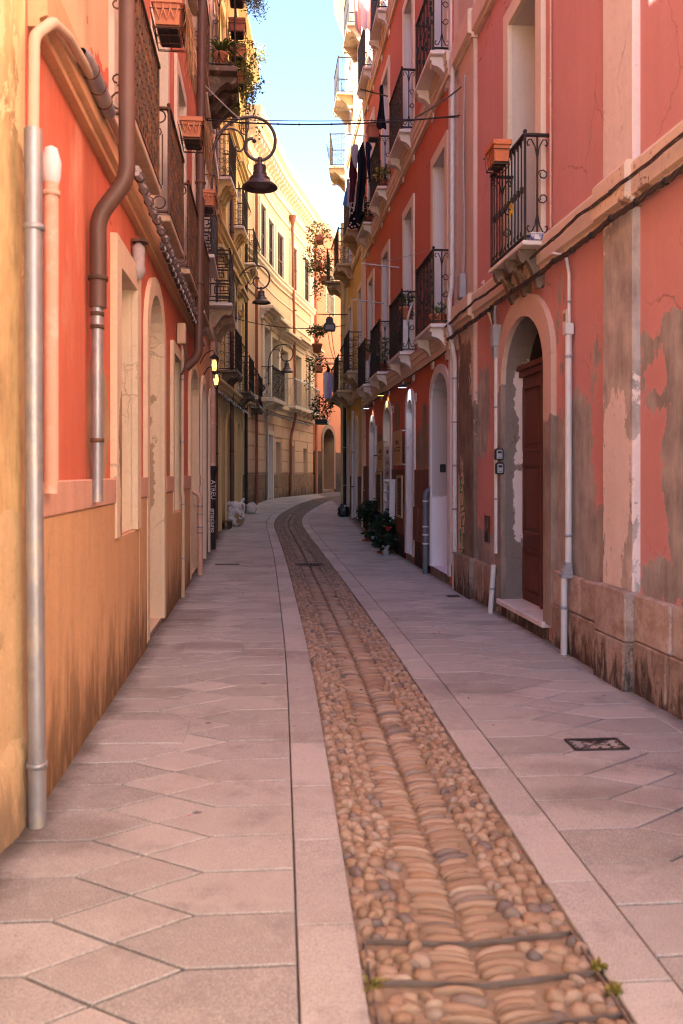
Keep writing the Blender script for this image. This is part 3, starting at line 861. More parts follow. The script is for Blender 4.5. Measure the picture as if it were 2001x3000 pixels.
def curl(mb, u, cd, cz, r, a0, a1, rw=.007, shrink=.45, n=9, axis='end'):
    pts = []
    for i in range(n):
        t = i/(n-1); a = a0+(a1-a0)*t; rr = r*(1-shrink*t)
        x, z = cd + rr*math.cos(a), cz + rr*math.sin(a)
        pts.append((u, x, z) if axis == 'end' else (x, u, z))
    mb.tube(pts, rw, 5, caps=False)
def ring(mb, u, cd, cz, r, rw=.007, n=12, axis='end'):
    pts = [(u, cd+r*math.cos(2*math.pi*i/n), cz+r*math.sin(2*math.pi*i/n)) if axis == 'end' else (cd+r*math.cos(2*math.pi*i/n), u, cz+r*math.sin(2*math.pi*i/n)) for i in range(n+1)]
    mb.tube(pts, rw, 5, caps=False)

def railing(u0, u1, dp, z, h, style):
    mb = MB(); P = math.pi
    ez = z+.05
    # rails
    for zz, w, hh in ((z+h, .045, .022), (ez, .03, .016)):
        mb.box(u0, u1, dp-w/2, dp+w/2, zz-hh, zz)
        for u in (u0, u1): mb.box(u-w/2, u+w/2, 0.0, dp, zz-hh-.001, zz-.001)
    for u in (u0, u1):
        mb.tube([(u,dp,z), (u,dp,z+h)], .013, 6)
        mb.ball((u,dp,z+h+.02), .022, n=6, m=4)
    nb = max(3, int((u1-u0)/.105)); rnd = random.Random(int(u0*100))
    if style in ('r2', 'plain', 'l1', 'belly', 'thin'):
        for i in range(1, nb):
            u = u0+(u1-u0)*i/nb
            mb.tube([(u,dp,ez), (u,dp,z+h-.02)], .0085 if style != 'thin' else .006, 5, caps=False)
            if style == 'r2':
                for zz in (z+h*(.2+.55*((i*3)%7)/7), z+h*(.35+.5*((i*2)%5)/5)):
                    mb.box(u-.018, u+.018, dp-.018, dp+.018, zz-.022, zz+.022)
                if i % 2: ring(mb, dp, u, z+h-.075, .04, .006, 8, 'front')
            elif style == 'plain':
                mb.box(u-.015, u+.015, dp-.015, dp+.015, z+h*.5-.03, z+h*.5+.03)
                curl(mb, dp, u+.025, z+h-.06, .028, P, 3*P, .006, axis='front')
                curl(mb, dp, u+.025, z+.10, .025, P, 3*P, .006, axis='front')
            elif style == 'l1':
                ring(mb, dp, u+.05, z+h-.07, .042, .006, 8, 'front'); ring(mb, dp, u+.05, z+.12, .042, .006, 8, 'front')
                mb.tube([(u+.05,dp,z+.16), (u+.05,dp,z+h-.11)], .007, 5, caps=False)
                for k in range(6): mb.box(u+.035, u+.065, dp-.012, dp+.012, z+.2+k*.12, z+.24+k*.12)
            elif style == 'belly':
                pts = [(u, dp+.13*math.sin(P*min(1,max(0,t/.5))) , z+h*.55+t*h*.55) for t in (0,.1,.2,.3,.4,.5,.62,.7)]
                mb.tube([(u,dp,z+h*.5)]+pts, .006, 5, caps=False)
                curl(mb, dp, u+.04, z+h*.3, .045, 0, 2.4*P, .006, axis='front')
    if style == 'meander':
        for (axis, a, b, fix) in (('f', u0, u1, dp), ('e', 0.02, dp, u0), ('e', 0.02, dp, u1)):
            n = max(1, round((b-a)/.42)); cw = (b-a)/n
            def bar_(x0, z0, x1, z1):
                A = (x0, fix, z0) if axis == 'f' else (fix, x0, z0); B = (x1, fix, z1) if axis == 'f' else (fix, x1, z1)
                mb.bar(A, B, .018, .018)
            for zz in (z+.12, z+h*.36, z+h*.62, z+h*.66, z+h*.92): bar_(a, zz, b, zz)
            for i in range(n):
                x = a+cw*i; mg = cw*.08; x0, x1 = x+mg, x+cw-mg; c = (x0+x1)/2
                for zl, zh in ((z+.14, z+h*.35), (z+h*.38, z+h*.61), (z+h*.68, z+h*.91)):
                    H = zh-zl; W_ = x1-x0
                    path = [(x0,zl),(x0,zh),(x1,zh),(x1,zl+H*.18),(x0+W_*.22,zl+H*.18),(x0+W_*.22,zl+H*.78),(x0+W_*.74,zl+H*.78),(x0+W_*.74,zl+H*.42),(x0+W_*.45,zl+H*.42)]
                    for p, q in zip(path, path[1:]): bar_(p[0], p[1], q[0], q[1])
                bar_(x, z, x, z+h)
    else:
        for u in (u0, u1):
            c = dp*.5
            if style in ('r2', 'plain'):
                mb.tube([(u,c,ez), (u,c,z+h-.03)], .010, 6, caps=False)
                r = min(.07, dp*.26)
                for sg in (-1, 1):
                    for zc, v in ((z+h-.10, 1), (z+.13, -1)):
                        a0 = -P/2*v
                        pts = [(u, c, zc-v*.14), (u, c+sg*r*.35, zc-v*.02), (u, c+sg*r*.9, zc+v*.045), (u, c+sg*r*1.35, zc+v*.045), (u, c+sg*r*1.6, zc+v*.015), (u, c+sg*r*1.45, zc-v*.015), (u, c+sg*r*1.2, zc-v*.005)]
                        mb.tube(pts, .007, 5, caps=False)
                curl(mb, u, c-.055, z+h*.62, .05, 0, 2.2*P, .007); curl(mb, u, c-.055, z+h*.40, .05, 0, -2.2*P, .007)
            elif style == 'l1':
                ring(mb, u, c, z+h-.09, .06, .008); ring(mb, u, c, z+.13, .06, .008)
                curl(mb, u, c-.02, z+h-.24, .045, P/2, -1.5*P, .007); curl(mb, u, c-.02, z+.28, .045, -P/2, 1.5*P, .007)
                mb.tube([(u,c+.03,z+.3), (u,c+.03,z+h-.26)], .007, 5, caps=False)
            elif style == 'belly':
                for x in (dp*.33, dp*.66): mb.tube([(u,x,ez), (u,x,z+h)], .007, 5, caps=False)
                for k in range(4):
                    zc = z+.16+k*(h-.2)/3.6
                    curl(mb, u, dp*.5, zc, .075, 0, 2.6*P, .006); curl(mb, u, dp*.18, zc+.05, .055, P, -1.6*P, .006); curl(mb, u, dp*.82, zc-.03, .055, 0, 2.4*P, .006)
            elif style == 'thin':
                for x in (dp*.3, dp*.6): mb.tube([(u,x,ez), (u,x,z+h)], .006, 5, caps=False)
                mb.bar((u,0,z+.05), (u,dp,z+h), .008); mb.bar((u,dp,z+.05), (u,0,z+h), .008)
    return mb

def corbel(dp, hgt, w, style='round'):
    """bracket profile in (d,z), top at z=0"""
    if style == 'round':
        arc = [(dp*.80 - dp*.74*math.sin(t*math.pi/16), -.12 - (hgt-.12)*(1-math.cos(t*math.pi/16))) for t in range(0, 9)]
        return [(0,0), (dp*.95,0), (dp*.95,-.045), (dp*.87,-.055), (dp*.87,-.10)] + arc + [(0, -hgt)]
    if style == 'scroll':
        return [(0,0), (dp*.95,0), (dp*.97,-.05), (dp*.92,-.11), (dp*.80,-.14), (dp*.70,-.10), (dp*.60,-.13), (dp*.46,-.20), (dp*.34,-.30), (dp*.26,-.36), (dp*.14,-.37), (dp*.08,-.33), (0,-.36)]
    return [(0,0), (dp*.92,0), (dp*.92,-.06), (dp*.55,-.10), (dp*.2,-.20), (0,-.24)]

def balcony(W, r, u0, u1, z, dp, style='r2', h=1.05, slab_m=None, thick=.07, brk=2, brk_style='round', brk_h=.42, brk_m=None, iron=None, inset=.05, brk_w=.15):
    slab_m = slab_m or MT['marble']; iron = iron or MT['iron']
    mb = MB(); mb.box(u0, u1, .002, dp, z-thick, z)
    part = put(W, mb, 'balcony', slab_m, r, bevel=.008)
    put(W, railing(u0+.03, u1-.03, dp-inset, z, h, style), 'railing', iron, part)
    for i in range(brk):
        f = (i+.5)/brk if brk > 2 else (.12, .88)[i]
        uc = u0+(u1-u0)*f
        mb = MB(); mb.prism([(d+.003, zz+z-thick-.002) for d, zz in corbel(dp, brk_h, .14, brk_style)], uc-brk_w/2, uc+brk_w/2, 'x')
        put(W, mb, 'bracket', brk_m or slab_m, part)
    return part

def stones(W, r, u0, u1, z0, z1, w, mat, d=.05, name='plinth_stone', jit=.25, seed=1):
    """a course of single plinth blocks"""
    rnd = random.Random(seed); u = u0; out = []
    while u < u1-1e-3:
        L = w*(1+rnd.uniform(-jit, jit)); e = min(u1, u+L)
        if u1-e < w*.35: e = u1
        mb = MB(); dd = d+rnd.uniform(-.008, .008)
        mb.box(u+.002, e-.002, -.02, dd, z0+.002, z1-.002)
        out.append(put(W, mb, name, mat, r, bevel=.012)); u = e
    return out

def rough_slab(W, r, name, u0, u1, z0, z1, d, amp, mat, seed):
    """crumbling render: a lumpy face with a ragged top edge"""
    rnd = random.Random(seed); nu, nz = max(4, int((u1-u0)/.12)), max(4, int((z1-z0)/.09)); v = []
    for i in range(nu+1):
        top = z1 + rnd.uniform(-1, 1)*amp*2.5
        for j in range(nz+1):
            f = j/nz; v.append((u0+(u1-u0)*i/nu, d+rnd.uniform(-1,1)*amp*(.6 if j < nz else .3)-(d+.01 if j == nz else 0)*.55, z0+(top-z0)*f))
    f_ = [(i*(nz+1)+j, (i+1)*(nz+1)+j, (i+1)*(nz+1)+j+1, i*(nz+1)+j+1) for i in range(nu) for j in range(nz)]
    mb = MB().add(v, f_, 0, True)
    n1 = nz+1
    for i in range(nu):
        a, b = v[i*n1+nz], v[(i+1)*n1+nz]; mb.quad(a, b, (b[0],-.02,b[2]+.01), (a[0],-.02,a[2]+.01))
    for k in (0, nu):
        for j in range(nz):
            a, b = v[k*n1+j], v[k*n1+j+1]; mb.quad(a, b, (b[0],-.02,b[2]), (a[0],-.02,a[2]))
    return put(W, mb, name, mat, r)

def pipe(W, name, label, cat, pts, rad, mat, clamps=(), clamp_m=None, n=10, group=None):
    """pts in (u,d,z) of the wall; the thing stands at its lowest point"""
    base = min(pts, key=lambda p: p[2]); o = W.w(*base)
    t = thing(name, label, cat, o, 0, group)
    P = [W.w(*p) - o for p in pts]
    # round the corners
    Q = [P[0]]
    for a, b, c in zip(P, P[1:], P[2:]):
        l = min((b-a).length, (c-b).length, rad*3.2)*.48; d1, d2 = (a-b).normalized(), (c-b).normalized()
        if d1.dot(d2) > -.98:
            for f in (0, .25, .5, .75, 1):
                Q.append((b+d1*l)*(1-f)**2 + b*2*f*(1-f) + (b+d2*l)*f*f)
        else: Q.append(b)
    Q.append(P[-1])
    MB().tube(Q, rad, n).build('tube', mat, t)
    for (u, d, z) in clamps:
        c = W.w(u, d, z) - o
        MB().lathe([(rad*1.0,-.012), (rad*1.22,-.012), (rad*1.22,.012), (rad*1.0,.012)], 10, c).build('clamp', clamp_m or mat, t)
    return t

def wire(name, label, pts, rad, mat, cat='cable', sag=0, n=14, ties=0, tie_m=None, group=None):
    a = Vector(pts[0]); t = None; Q = []
    for i in range(len(pts)-1):
        p, q = Vector(pts[i]), Vector(pts[i+1])
        for k in range(n):
            f = k/n; Q.append(p.lerp(q, f) - Vector((0,0,sag*4*f*(1-f))) - a)
    Q.append(Vector(pts[-1]) - a)
    t = thing(name, label, cat, a, 0, group)
    MB().tube(Q, rad, 6).build('strand', mat, t)
    for k in range(ties):
        c = Q[int((k+.5)/ties*(len(Q)-1))]
        MB().ball(c, rad*1.5, n=6, m=4).build('tie', tie_m or mat, t)
    return t

def leaves(mb, c, R_, n, size, rnd, sc_=(1,1,1), droop=0.0, mat=0, long=1.8):
    for _ in range(n):
        while True:
            p = Vector((rnd.uniform(-1,1), rnd.uniform(-1,1), rnd.uniform(-1,1)))
            if .25 < p.length < 1: break
        q = Vector((c[0]+p.x*R_*sc_[0], c[1]+p.y*R_*sc_[1], c[2]+p.z*R_*sc_[2]))
        a = Vector((rnd.uniform(-1,1), rnd.uniform(-1,1), rnd.uniform(-.6,.8)-droop)).normalized()
        b = a.orthogonal().normalized(); ang = rnd.uniform(0, 6.28); b = Matrix.Rotation(ang, 3, a) @ b
        s = size*rnd.uniform(.6, 1.3)
        v = [q, q+a*s*long*.5+b*s*.42, q+a*s*long, q+a*s*long*.5-b*s*.42]
        mb.add(v, [(0,1,2,3)], mat)

def text_part(s, size, loc, rot, mat, parent, name='lettering', ext=.002):
    cu = bpy.data.curves.new(name, 'FONT'); cu.body = s; cu.size = size; cu.extrude = ext; cu.align_x = 'CENTER'; cu.align_y = 'CENTER'
    cu.materials.append(mat)
    tmp = bpy.data.objects.new(name, cu); COL.objects.link(tmp)
    me = bpy.data.meshes.new_from_object(tmp.evaluated_get(bpy.context.evaluated_depsgraph_get()))
    bpy.data.objects.remove(tmp); me.materials.clear(); me.materials.append(mat)
    o = bpy.data.objects.new(name, me); COL.objects.link(o); o.parent = parent; o.location = loc; o.rotation_euler = rot
    return o
# ------------------------------------------------------------------ facade lines
WR1 = Wall([(2.80, 0), (1.60, 12)])
WR2 = Wall([(1.56, 12), (.606, 22.6)])
WR3 = Wall([(.606, 22.6), (.165, 27.5)])
WR4 = Wall([(.165, 27.5), (.26, 29.5), (.75, 32), (1.7, 35.5), (4.0, 42.5), (7.5, 53)])
WL0 = Wall([(-1.465, 3.97), (-1.40, -3)])
WL1 = Wall([(-2.401, 14.3), (-1.459, 3.95)])
WL2 = Wall([(-2.95, 20.0), (-2.401, 14.3)])
WL3 = Wall([(-3.15, 27.2), (-3.10, 20.0)])
WL4 = Wall(catmull([(-1.33, 39.3), (-1.75, 36.8), (-2.15, 34.5), (-2.5, 32.5), (-2.75, 30.5), (-3.0, 28.5), (-3.15, 27.2)], 4))
WL5 = Wall([(4.4, 60.4), (-1.33, 39.3)])

def pxbox(W, x0, x1, y0, y1):
    """a patch seen between these picture columns and rows, as (u0,u1,z0,z1) on the facade"""
    ua, za = W.at(x0, y0); ub, zb = W.at(x1, y1); um, z0 = W.at((x0+x1)/2, y0); _, z1 = W.at((x0+x1)/2, y1)
    return (min(ua,ub), max(ua,ub), min(z0,z1), max(z0,z1))

# ================================================================== R1 pink peeling house
PEEL = (.345,.305,.29)
P1 = [pxbox(WR1, 1630, 1760, 1170, 1720), pxbox(WR1, 1876, 2080, 900, 1190), pxbox(WR1, 1955, 2080, 1000, 1760), pxbox(WR1, 1395, 1437, 1080, 1340), pxbox(WR1, 1740, 1787, 1500, 1700), pxbox(WR1, 1880, 2001, 1640, 1760), pxbox(WR1, 1628, 1650, 1160, 1900), pxbox(WR1, 1395, 1470, 1560, 1700), pxbox(WR1, 1735, 1752, 1060, 1300)]
K1 = [pxbox(WR1, 1890, 1945, 1060, 1150), pxbox(WR1, 1735, 1787, 1100, 1480)]
M_R1 = plaster('plaster_pink', (.57,.262,.255), .13, .10, .3, peel=P1, keep=K1, under=PEEL, amp=.17, flake=.36, wash=((.60,.31,.27), .5))
PB = [pxbox(WR1, 1783, 1880, 660, 1250), pxbox(WR1, 1840, 1880, 560, 760), pxbox(WR1, 1850, 1880, 1200, 1700), pxbox(WR1, 1783, 1800, 1150, 1500)]
M_R1P = plaster('pilaster_flaking', (.72,.60,.56), .14, .12, .3, peel=PB, keep=[pxbox(WR1, 1790, 1860, 1150, 1730)], under=(.42,.365,.335), amp=.12, flake=.36)
PD = [pxbox(WR1, 1345, 1400, 1020, 1760)]
M_R1Q = plaster('pilaster_grey', (.60,.44,.36), .14, .12, .3, peel=PD, keep=[pxbox(WR1, 1345, 1368, 1380, 1650)], under=(.20,.145,.115), amp=.16, flake=.36)
M_ST1 = oldstone('stone_upper', (.60,.48,.42), (.15,.09,.07), .12)
M_ST2 = oldstone('stone_lower', (.46,.35,.29), (.075,.048,.036), .24, 3.0)
M_ARCH = plaster('arch_flaking', (.58,.40,.33), .14, .12, .3, peel=[pxbox(WR1, 1440, 1660, 1080, 1900)], keep=[pxbox(WR1, 1600, 1650, 900, 1230)], under=(.27,.205,.175), amp=.12, flake=.35)
M_JAMB1 = plaster('door_jamb', (.21,.18,.165), .25, .2, .5, patch=[([(-.34,-.10,1.72,2.72),(-.30,-.12,.95,1.62)], (.66,.60,.60), .35)], axis=1)
M_BAND1 = plaster('band_cream', (.68,.52,.41), .14, .10, .2, peel=[pxbox(WR1, 1860, 1930, 560, 690)], under=(.30,.21,.15), amp=.16, flake=.4)

yd = lambda W, a, b: tuple(sorted((W.uY(a), W.uY(b))))
ops = [op(WR1, 1481, 1607, .17, 3.22, .60, .20, 'wood', reveal=M_JAMB1, trim=(.22, .055, M_ARCH), leaf_top=2.66, step=True),
       op(WR1, 1500, 1582, 3.80, 6.50, 0, .30, 'french', reveal=plaster('window_jamb', (.60,.52,.47), .10, .08, .3, peel=[(0,0,0,0)], under=(.30,.24,.20), amp=.02, flake=.2), trim=(.17, .05, MT['cream'])),
       opY(WR1, 3.3, 2.4, 3.80, 6.50, 0, .30, 'french', trim=(.17, .05, MT['cream'])),
       opY(WR1, 3.6, 2.3, .17, 3.1, .5, .24, 'wood', trim=(.2, .05, M_ARCH), leaf_top=2.5)]
for Yc in (2.9, 8.9):
    ops.append(opY(WR1, Yc-.5, Yc+.5, 7.6, 10.2, 0, .3, 'french', trim=(.17, .05, MT['cream'])))
    ops.append(opY(WR1, Yc-.5, Yc+.5, 11.4, 13.6, 0, .3, 'french', trim=(.17, .05, MT['cream'])))
hR1 = house(WR1, 'pink_house', 'nearest right-hand house, pink paint peeling to grey render around an arched oxblood door', 16.4, ops, M_R1)
u0, u1 = yd(WR1, 6.22, 6.75)
def pil(W, r, u0, u1, z0, z1, d, mat, name='pilaster'):
    mb = MB(); mb.box(u0, u1, -.01, d, z0, z1); return put(W, mb, name, mat, r, bevel=.006)
pil(WR1, hR1, u0, u1, .73, 15.1, .06, M_R1P)
ua, ub = yd(WR1, 10.80, 11.62)
pil(WR1, hR1, ua, ub, .50, 15.1, .05, M_R1Q)
pil(WR1, hR1, WR1.uY(11.70), WR1.len, 3.3, 15.1, .02, MT['white_trim'], 'corner_strip')
# string courses broken forward over the pilasters
for z0, z1, d in ((3.56, 3.86, .085), (7.12, 7.45, .085)):
    band(WR1, hR1, 'string_course', 0, WR1.len-.02, z0, z1, d, M_BAND1)
    band(WR1, hR1, 'string_course', u0-.03, u1+.03, z0-.02, z1+.012, d+.05, M_BAND1)
    band(WR1, hR1, 'string_course', ua-.03, ub+.03, z0-.02, z1+.012, d+.05, M_BAND1)
# stone plinth, block by block
du0, du1 = ops[0]['u0']-.24, ops[0]['u1']+.24
dn0 = WR1.uY(3.9)
stones(WR1, hR1, dn0, u0-.01, .38, .72, .62, M_ST1, .05, seed=3)
stones(WR1, hR1, dn0, u0-.01, -.06, .38, .70, M_ST2, .06, seed=4)
stones(WR1, hR1, u0-.01, u1+.02, .36, .735, .7, M_ST1, .12, seed=5)
stones(WR1, hR1, u0-.01, u1+.02, -.06, .36, .7, M_ST2, .13, seed=6)
stones(WR1, hR1, u1+.02, du0, .38, .70, .55, M_ST1, .05, seed=7)
stones(WR1, hR1, u1+.02, du0, -.06, .38, .6, M_ST2, .055, seed=8)
stones(WR1, hR1, du1, ua-.02, -.06, .50, .55, M_ST2, .05, seed=9)
stones(WR1, hR1, ua-.02, ub+.03, -.06, .52, .9, M_ST2, .11, seed=10)
mb = MB(); mb.box(ops[0]['u0']-.02, ops[0]['u1']+.02, .0, .045, -.06, .112); put(WR1, mb, 'step_base', M_ST2, hR1, bevel=.01)
# balcony above the door
bu0, bu1 = WR1.at(1532, 0, .27)[0], WR1.at(1430, 0, .27)[0]
balcony(WR1, hR1, bu0, bu1, 3.81, .27, 'plain', 1.02, MT['marble'], .045, 3, 'scroll', .36, MT['dark_slab'], inset=.03, brk_w=.09)

# ================================================================== R2 red house with four bays of balconies
P2 = [pxbox(WR2, 1222, 1262, 1260, 1372), pxbox(WR2, 1100, 1124, 1270, 1400), pxbox(WR2, 1158, 1172, 1170, 1262), pxbox(WR2, 1236, 1250, 1190, 1300)]
M_R2 = plaster('plaster_red', (.54,.155,.095), .12, .16, .2, peel=P2, under=(.26,.185,.135), amp=.16, flake=.2)
M_CLAD = plaster('cladding_brown', (.17,.075,.05), .3, .5, .4)
M_CLADK = oldstone('cladding_dark', (.16,.09,.065), (.03,.018,.014), .4, 5.0)
M_DOORW = plaster('reveal_blue_white', (.60,.58,.66), .05, .05, .3)
M_UP2 = plaster('reveal_grey', (.46,.43,.46), .08, .06, .15, patch=[([(0,30,-1,1.72)], (.78,.77,.86), .10)])
bY = [(12.12, 13.52), (14.90, 16.40), (17.85, 19.32), (20.40, 21.90)]
ops = [op(WR2, 1266, 1316, .13, 3.10, .42, .42, 'plain', name='door', reveal=M_UP2, trim=(.13, .03, MT['jamb']), fill=MT['white_paint']),
       op(WR2, 1195.5, 1212.5, .12, 2.92, .28, .12, 'glassdoor', reveal=MT['jamb'], trim=(.19, .03, MT['jamb'])),
       op(WR2, 1127.5, 1146.6, .10, 3.0, .38, .40, 'plain', name='door', reveal=MT['jamb'], trim=(.14, .03, MT['jamb'])),
       op(WR2, 1086, 1098, .16, 2.86, .34, .35, 'plain', name='door', reveal=MT['jamb'], trim=(.14, .03, MT['jamb']))]
for (a, b) in bY:
    for k, z in enumerate((3.72, 7.60, 11.32)):
        ops.append(opY(WR2, a+.26, a+1.12, z, z+2.62, 0, .30, 'french', reveal=MT['jamb'], trim=(.17, .035, MT['cream']), fill=MT['white_paint']))
hR2 = house(WR2, 'red_house', 'long red house with three rows of white-bracketed iron balconies', 16.2, ops, M_R2)
for z0, z1 in ((3.34, 3.66), (7.20, 7.54), (10.94, 11.26)):
    course(WR2, hR2, 'string_course', 0.02, WR2.len-.02, [(-.01,z0),(.055,z0),(.055,z0+.10),(.07,z0+.105),(.07,z0+.20),(.085,z0+.205),(.085,z1-.03),(.10,z1),(-.01,z1)], MT['cream'])
for i, (a, b) in enumerate(bY):
    for z in (3.72, 7.60, 11.32):
        x0, x1 = yd(WR2, a, b); balcony(WR2, hR2, x0, x1, z, .29, 'r2', 1.06, MT['marble'], .055, 2, 'round', .44, MT['white_trim'], brk_w=.16)
pil(WR2, hR2, WR2.len-.30, WR2.len-.01, .3, 14.7, .03, MT['cream'], 'corner_strip')
pil(WR2, hR2, .02, .14, .3, 14.7, .028, MT['white_trim'], 'corner_strip')
# dark stone cladding between the doors
edges = [0.0] + sorted([v for o in ops[:4] for v in (o['u0']-o['trim'][0], o['u1']+o['trim'][0])]) + [WR2.len]
for i in range(0, len(edges), 2):
    a, b = edges[i], edges[i+1]
    if b-a < .12: continue
    g = WR2.gz((a+b)/2)
    stones(WR2, hR2, a+.01, b-.01, g+.42, g+1.02, .7, M_CLAD, .045, 'cladding_slab', seed=20+i)
    stones(WR2, hR2, a+.01, b-.01, g+1.02, g+1.66, .62, M_CLAD, .035, 'cladding_slab', seed=40+i)
    stones(WR2, hR2, a+.01, b-.01, -.06, g+.42, .8, M_CLADK, .03, 'cladding_slab', seed=60+i)

# ================================================================== R3 yellow house, and the pale house round the bend
M_R3 = plaster('plaster_yellow_r', (.60,.42,.19), .16, .2, .25, peel=[pxbox(WR3, 1060, 1075, 1250, 1480)], under=(.24,.17,.10), amp=.12)
M_R3B = plaster('plinth_olive', (.15,.115,.06), .3, .35, .4)
ops = []
for a in (22.95, 25.6):
    for z in (4.15, 8.0, 11.7):
        ops.append(opY(WR3, a+.2, a+1.0, z, z+2.5, 0, .28, 'shutter', trim=(.16, .03, MT['cream'])))
ops += [opY(WR3, 24.15, 24.8, .3, 3.1, .3, .25, 'doorway', trim=(.14, .03, MT['cream'])), opY(WR3, 26.3, 27.0, .45, 3.1, .3, .25, 'doorway', trim=(.14, .03, MT['cream']))]
hR3 = house(WR3, 'yellow_house', 'narrow yellow house past the red one, right-hand side, with corbelled balconies', 16.8, ops, M_R3)
for z in (3.7, 7.6, 11.3): band(WR3, hR3, 'string_course', 0, WR3.len, z, z+.25, .07, MT['cream'])
for a, d, zs in ((22.95, .42, (4.35, 8.2, 13.7)), (25.35, .50, (4.05, 7.82, 12.9))):
    for z in zs:
        x0, x1 = yd(WR3, a, a+1.45); balcony(WR3, hR3, x0, x1, z, d, 'belly' if z < 8 else 'plain', 1.05, MT['old_slab'], .07, 2, 'scroll', .36, MT['old_slab'])
stones(WR3, hR3, .01, WR3.uY(24.0), .08, 1.5, .55, M_R3B, .03, 'cladding_slab', seed=81)
stones(WR3, hR3, WR3.uY(24.95), WR3.uY(26.1), .15, 1.5, .55, M_R3B, .03, 'cladding_slab', seed=82)
pil(WR3, hR3, .02, .3, 0, 16.6, .05, MT['cream'], 'corner_strip')
pil(WR3, hR3, WR3.len-.26, WR3.len-.01, 0, 16.6, .05, MT['cream'], 'corner_strip')
M_R4 = plaster('plaster_pale', (.64,.53,.36), .12, .1, .2)
ops = [opY(WR4, 29.8, 30.7, z, z+2.3, 0, .2, 'shutter', trim=(.14, .03, MT['cream'])) for z in (4.4, 8.2, 12.0)]
hR4 = house(WR4, 'pale_house', 'pale sunlit house rounding the bend behind the yellow one', 17.6, ops, M_R4)
course(WR4, hR4, 'cornice', 0, WR4.len, [(-.01,16.9),(.12,16.9),(.12,17.1),(.3,17.2),(.3,17.35),(.5,17.45),(.5,17.62),(-.01,17.62)], MT['cream'])
for z, d in ((4.1, .70), (7.85, .70), (11.6, .6)):
    x0, x1 = yd(WR4, 27.75, 29.2); balcony(WR4, hR4, x0, x1, z, d, 'belly', 1.05, MT['old_slab'], .07, 2, 'scroll', .36, MT['old_slab'])

# ================================================================== L0 yellow corner pier and L1 red house
M_L0 = plaster('plaster_ochre', (.78,.60,.31), .14, .22, .35, peel=[(0,.6,0,3.6)], keep=[(0,3,-1,0)], under=(.62,.42,.20), amp=.3, flake=.12, dirt=(.20,.11,.06), dirt_h=.35, wash=((.78,.65,.40), .6), grain=36)
M_L0B = plaster('plinth_ochre', (.62,.43,.23), .25, .2, .6, dirt=(.25,.17,.11), dirt_h=.5, grain=36)
hL0 = house(WL0, 'ochre_house', 'ochre house corner at the near left edge of the street', 10.0, [opY(WL0, 1.0, 0.0, .1, 3.0, .5, .3, 'doorway', trim=(.15,.04,MT['cream'])), opY(WL0, 1.0, 0.0, 4.4, 6.6, 0, .3, 'shutter', trim=(.15,.04,MT['cream']))], M_L0, side_mat=M_L0)
rough_slab(WL0, hL0, 'plinth', -.01, WL0.uY(1.2), -.06, 1.42, .012, .010, M_L0B, 1)
rough_slab(WL0, hL0, 'plinth_foot', -.02, WL0.uY(1.2), -.06, .42, .032, .022, M_L0B, 2)

PL = [pxbox(WL1, 255, 320, 1010, 1450), pxbox(WL1, 388, 412, 1300, 1420), pxbox(WL1, 492, 502, 1100, 1500)]
M_L1 = plaster('plaster_vermilion', (.62,.165,.095), .15, .30, .2, peel=PL, under=(.46,.30,.165), amp=.10, flake=.2, wash=((.66,.33,.21), .9), patch=[([(WL1.uY(7.6),20,4.0,9),], (.70,.46,.27), .9)])
M_L1U = plaster('plinth_orange', (.63,.37,.19), .15, .2, .45, dirt=(.13,.07,.035), dirt_h=.75, grain=50)
M_L1C = plaster('plinth_cap', (.64,.36,.26), .15, .25, .2, peel=[(0,0,0,0)], under=(.66,.55,.45), amp=.02, flake=.3)
M_L1T = plaster('surround_cream', (.70,.54,.38), .15, .16, .3, peel=[pxbox(WL1, 330, 350, 1120, 1560), pxbox(WL1, 440, 462, 1100, 1500)], under=(.33,.225,.14), amp=.10, flake=.22)
M_L1R = plaster('reveal_patched', (.70,.54,.38), .14, .16, .3, patch=[([(-.50,-.06,1.0,2.45)], (.40,.28,.18), .5)], axis=1)
ops = [op(WL1, 337, 386, 1.13, 3.12, 0, .35, 'plain', reveal=M_L1T, trim=(.20, .05, M_L1T)),
       op(WL1, 427, 471, .05, 3.36, .50, .38, 'plain', name='door', reveal=M_L1R, trim=(.17, .04, M_L1T)),
       op(WL1, 502, 524.6, 1.12, 3.03, 0, .30, 'plain', reveal=M_L1T, trim=(.13, .04, M_L1T)),
       op(WL1, 553, 576, .05, 3.2, .45, .35, 'plain', name='door', reveal=M_L1T, trim=(.14, .04, M_L1T))]
lbY = [(5.95, 7.43), (8.20, 9.68), (10.35, 11.85), (12.95, 14.2)]
for (a, b) in lbY:
    for z in (4.08, 8.0, 11.8):
        ops.append(opY(WL1, a+.25, b-.25, z, z+2.5, 0, .28, 'french', reveal=MT['cream'], trim=(.16, .04, MT['cream']), fill=MT['pale_wood']))
hL1 = house(WL1, 'vermilion_house', 'bright red house along the near left side with cream arched doors', 16.5, ops, M_L1)
band(WL1, hL1, 'string_course', 0, WL1.len-.02, 3.68, 3.98, .09, plaster('band_peach', (.60,.34,.18), .18, .12, .25))
band(WL1, hL1, 'string_course', 0, WL1.len-.02, 7.6, 7.9, .09, MT['cream'])
band(WL1, hL1, 'string_course', 0, WL1.len-.02, 11.4, 11.7, .09, MT['cream'])
cuts = sorted([(o['u0']-o['trim'][0], o['u1']+o['trim'][0]) for o in (ops[1], ops[3])]); segs = []; p = 0
for a, b in cuts: segs.append((p, a)); p = b
segs.append((p, WL1.len))
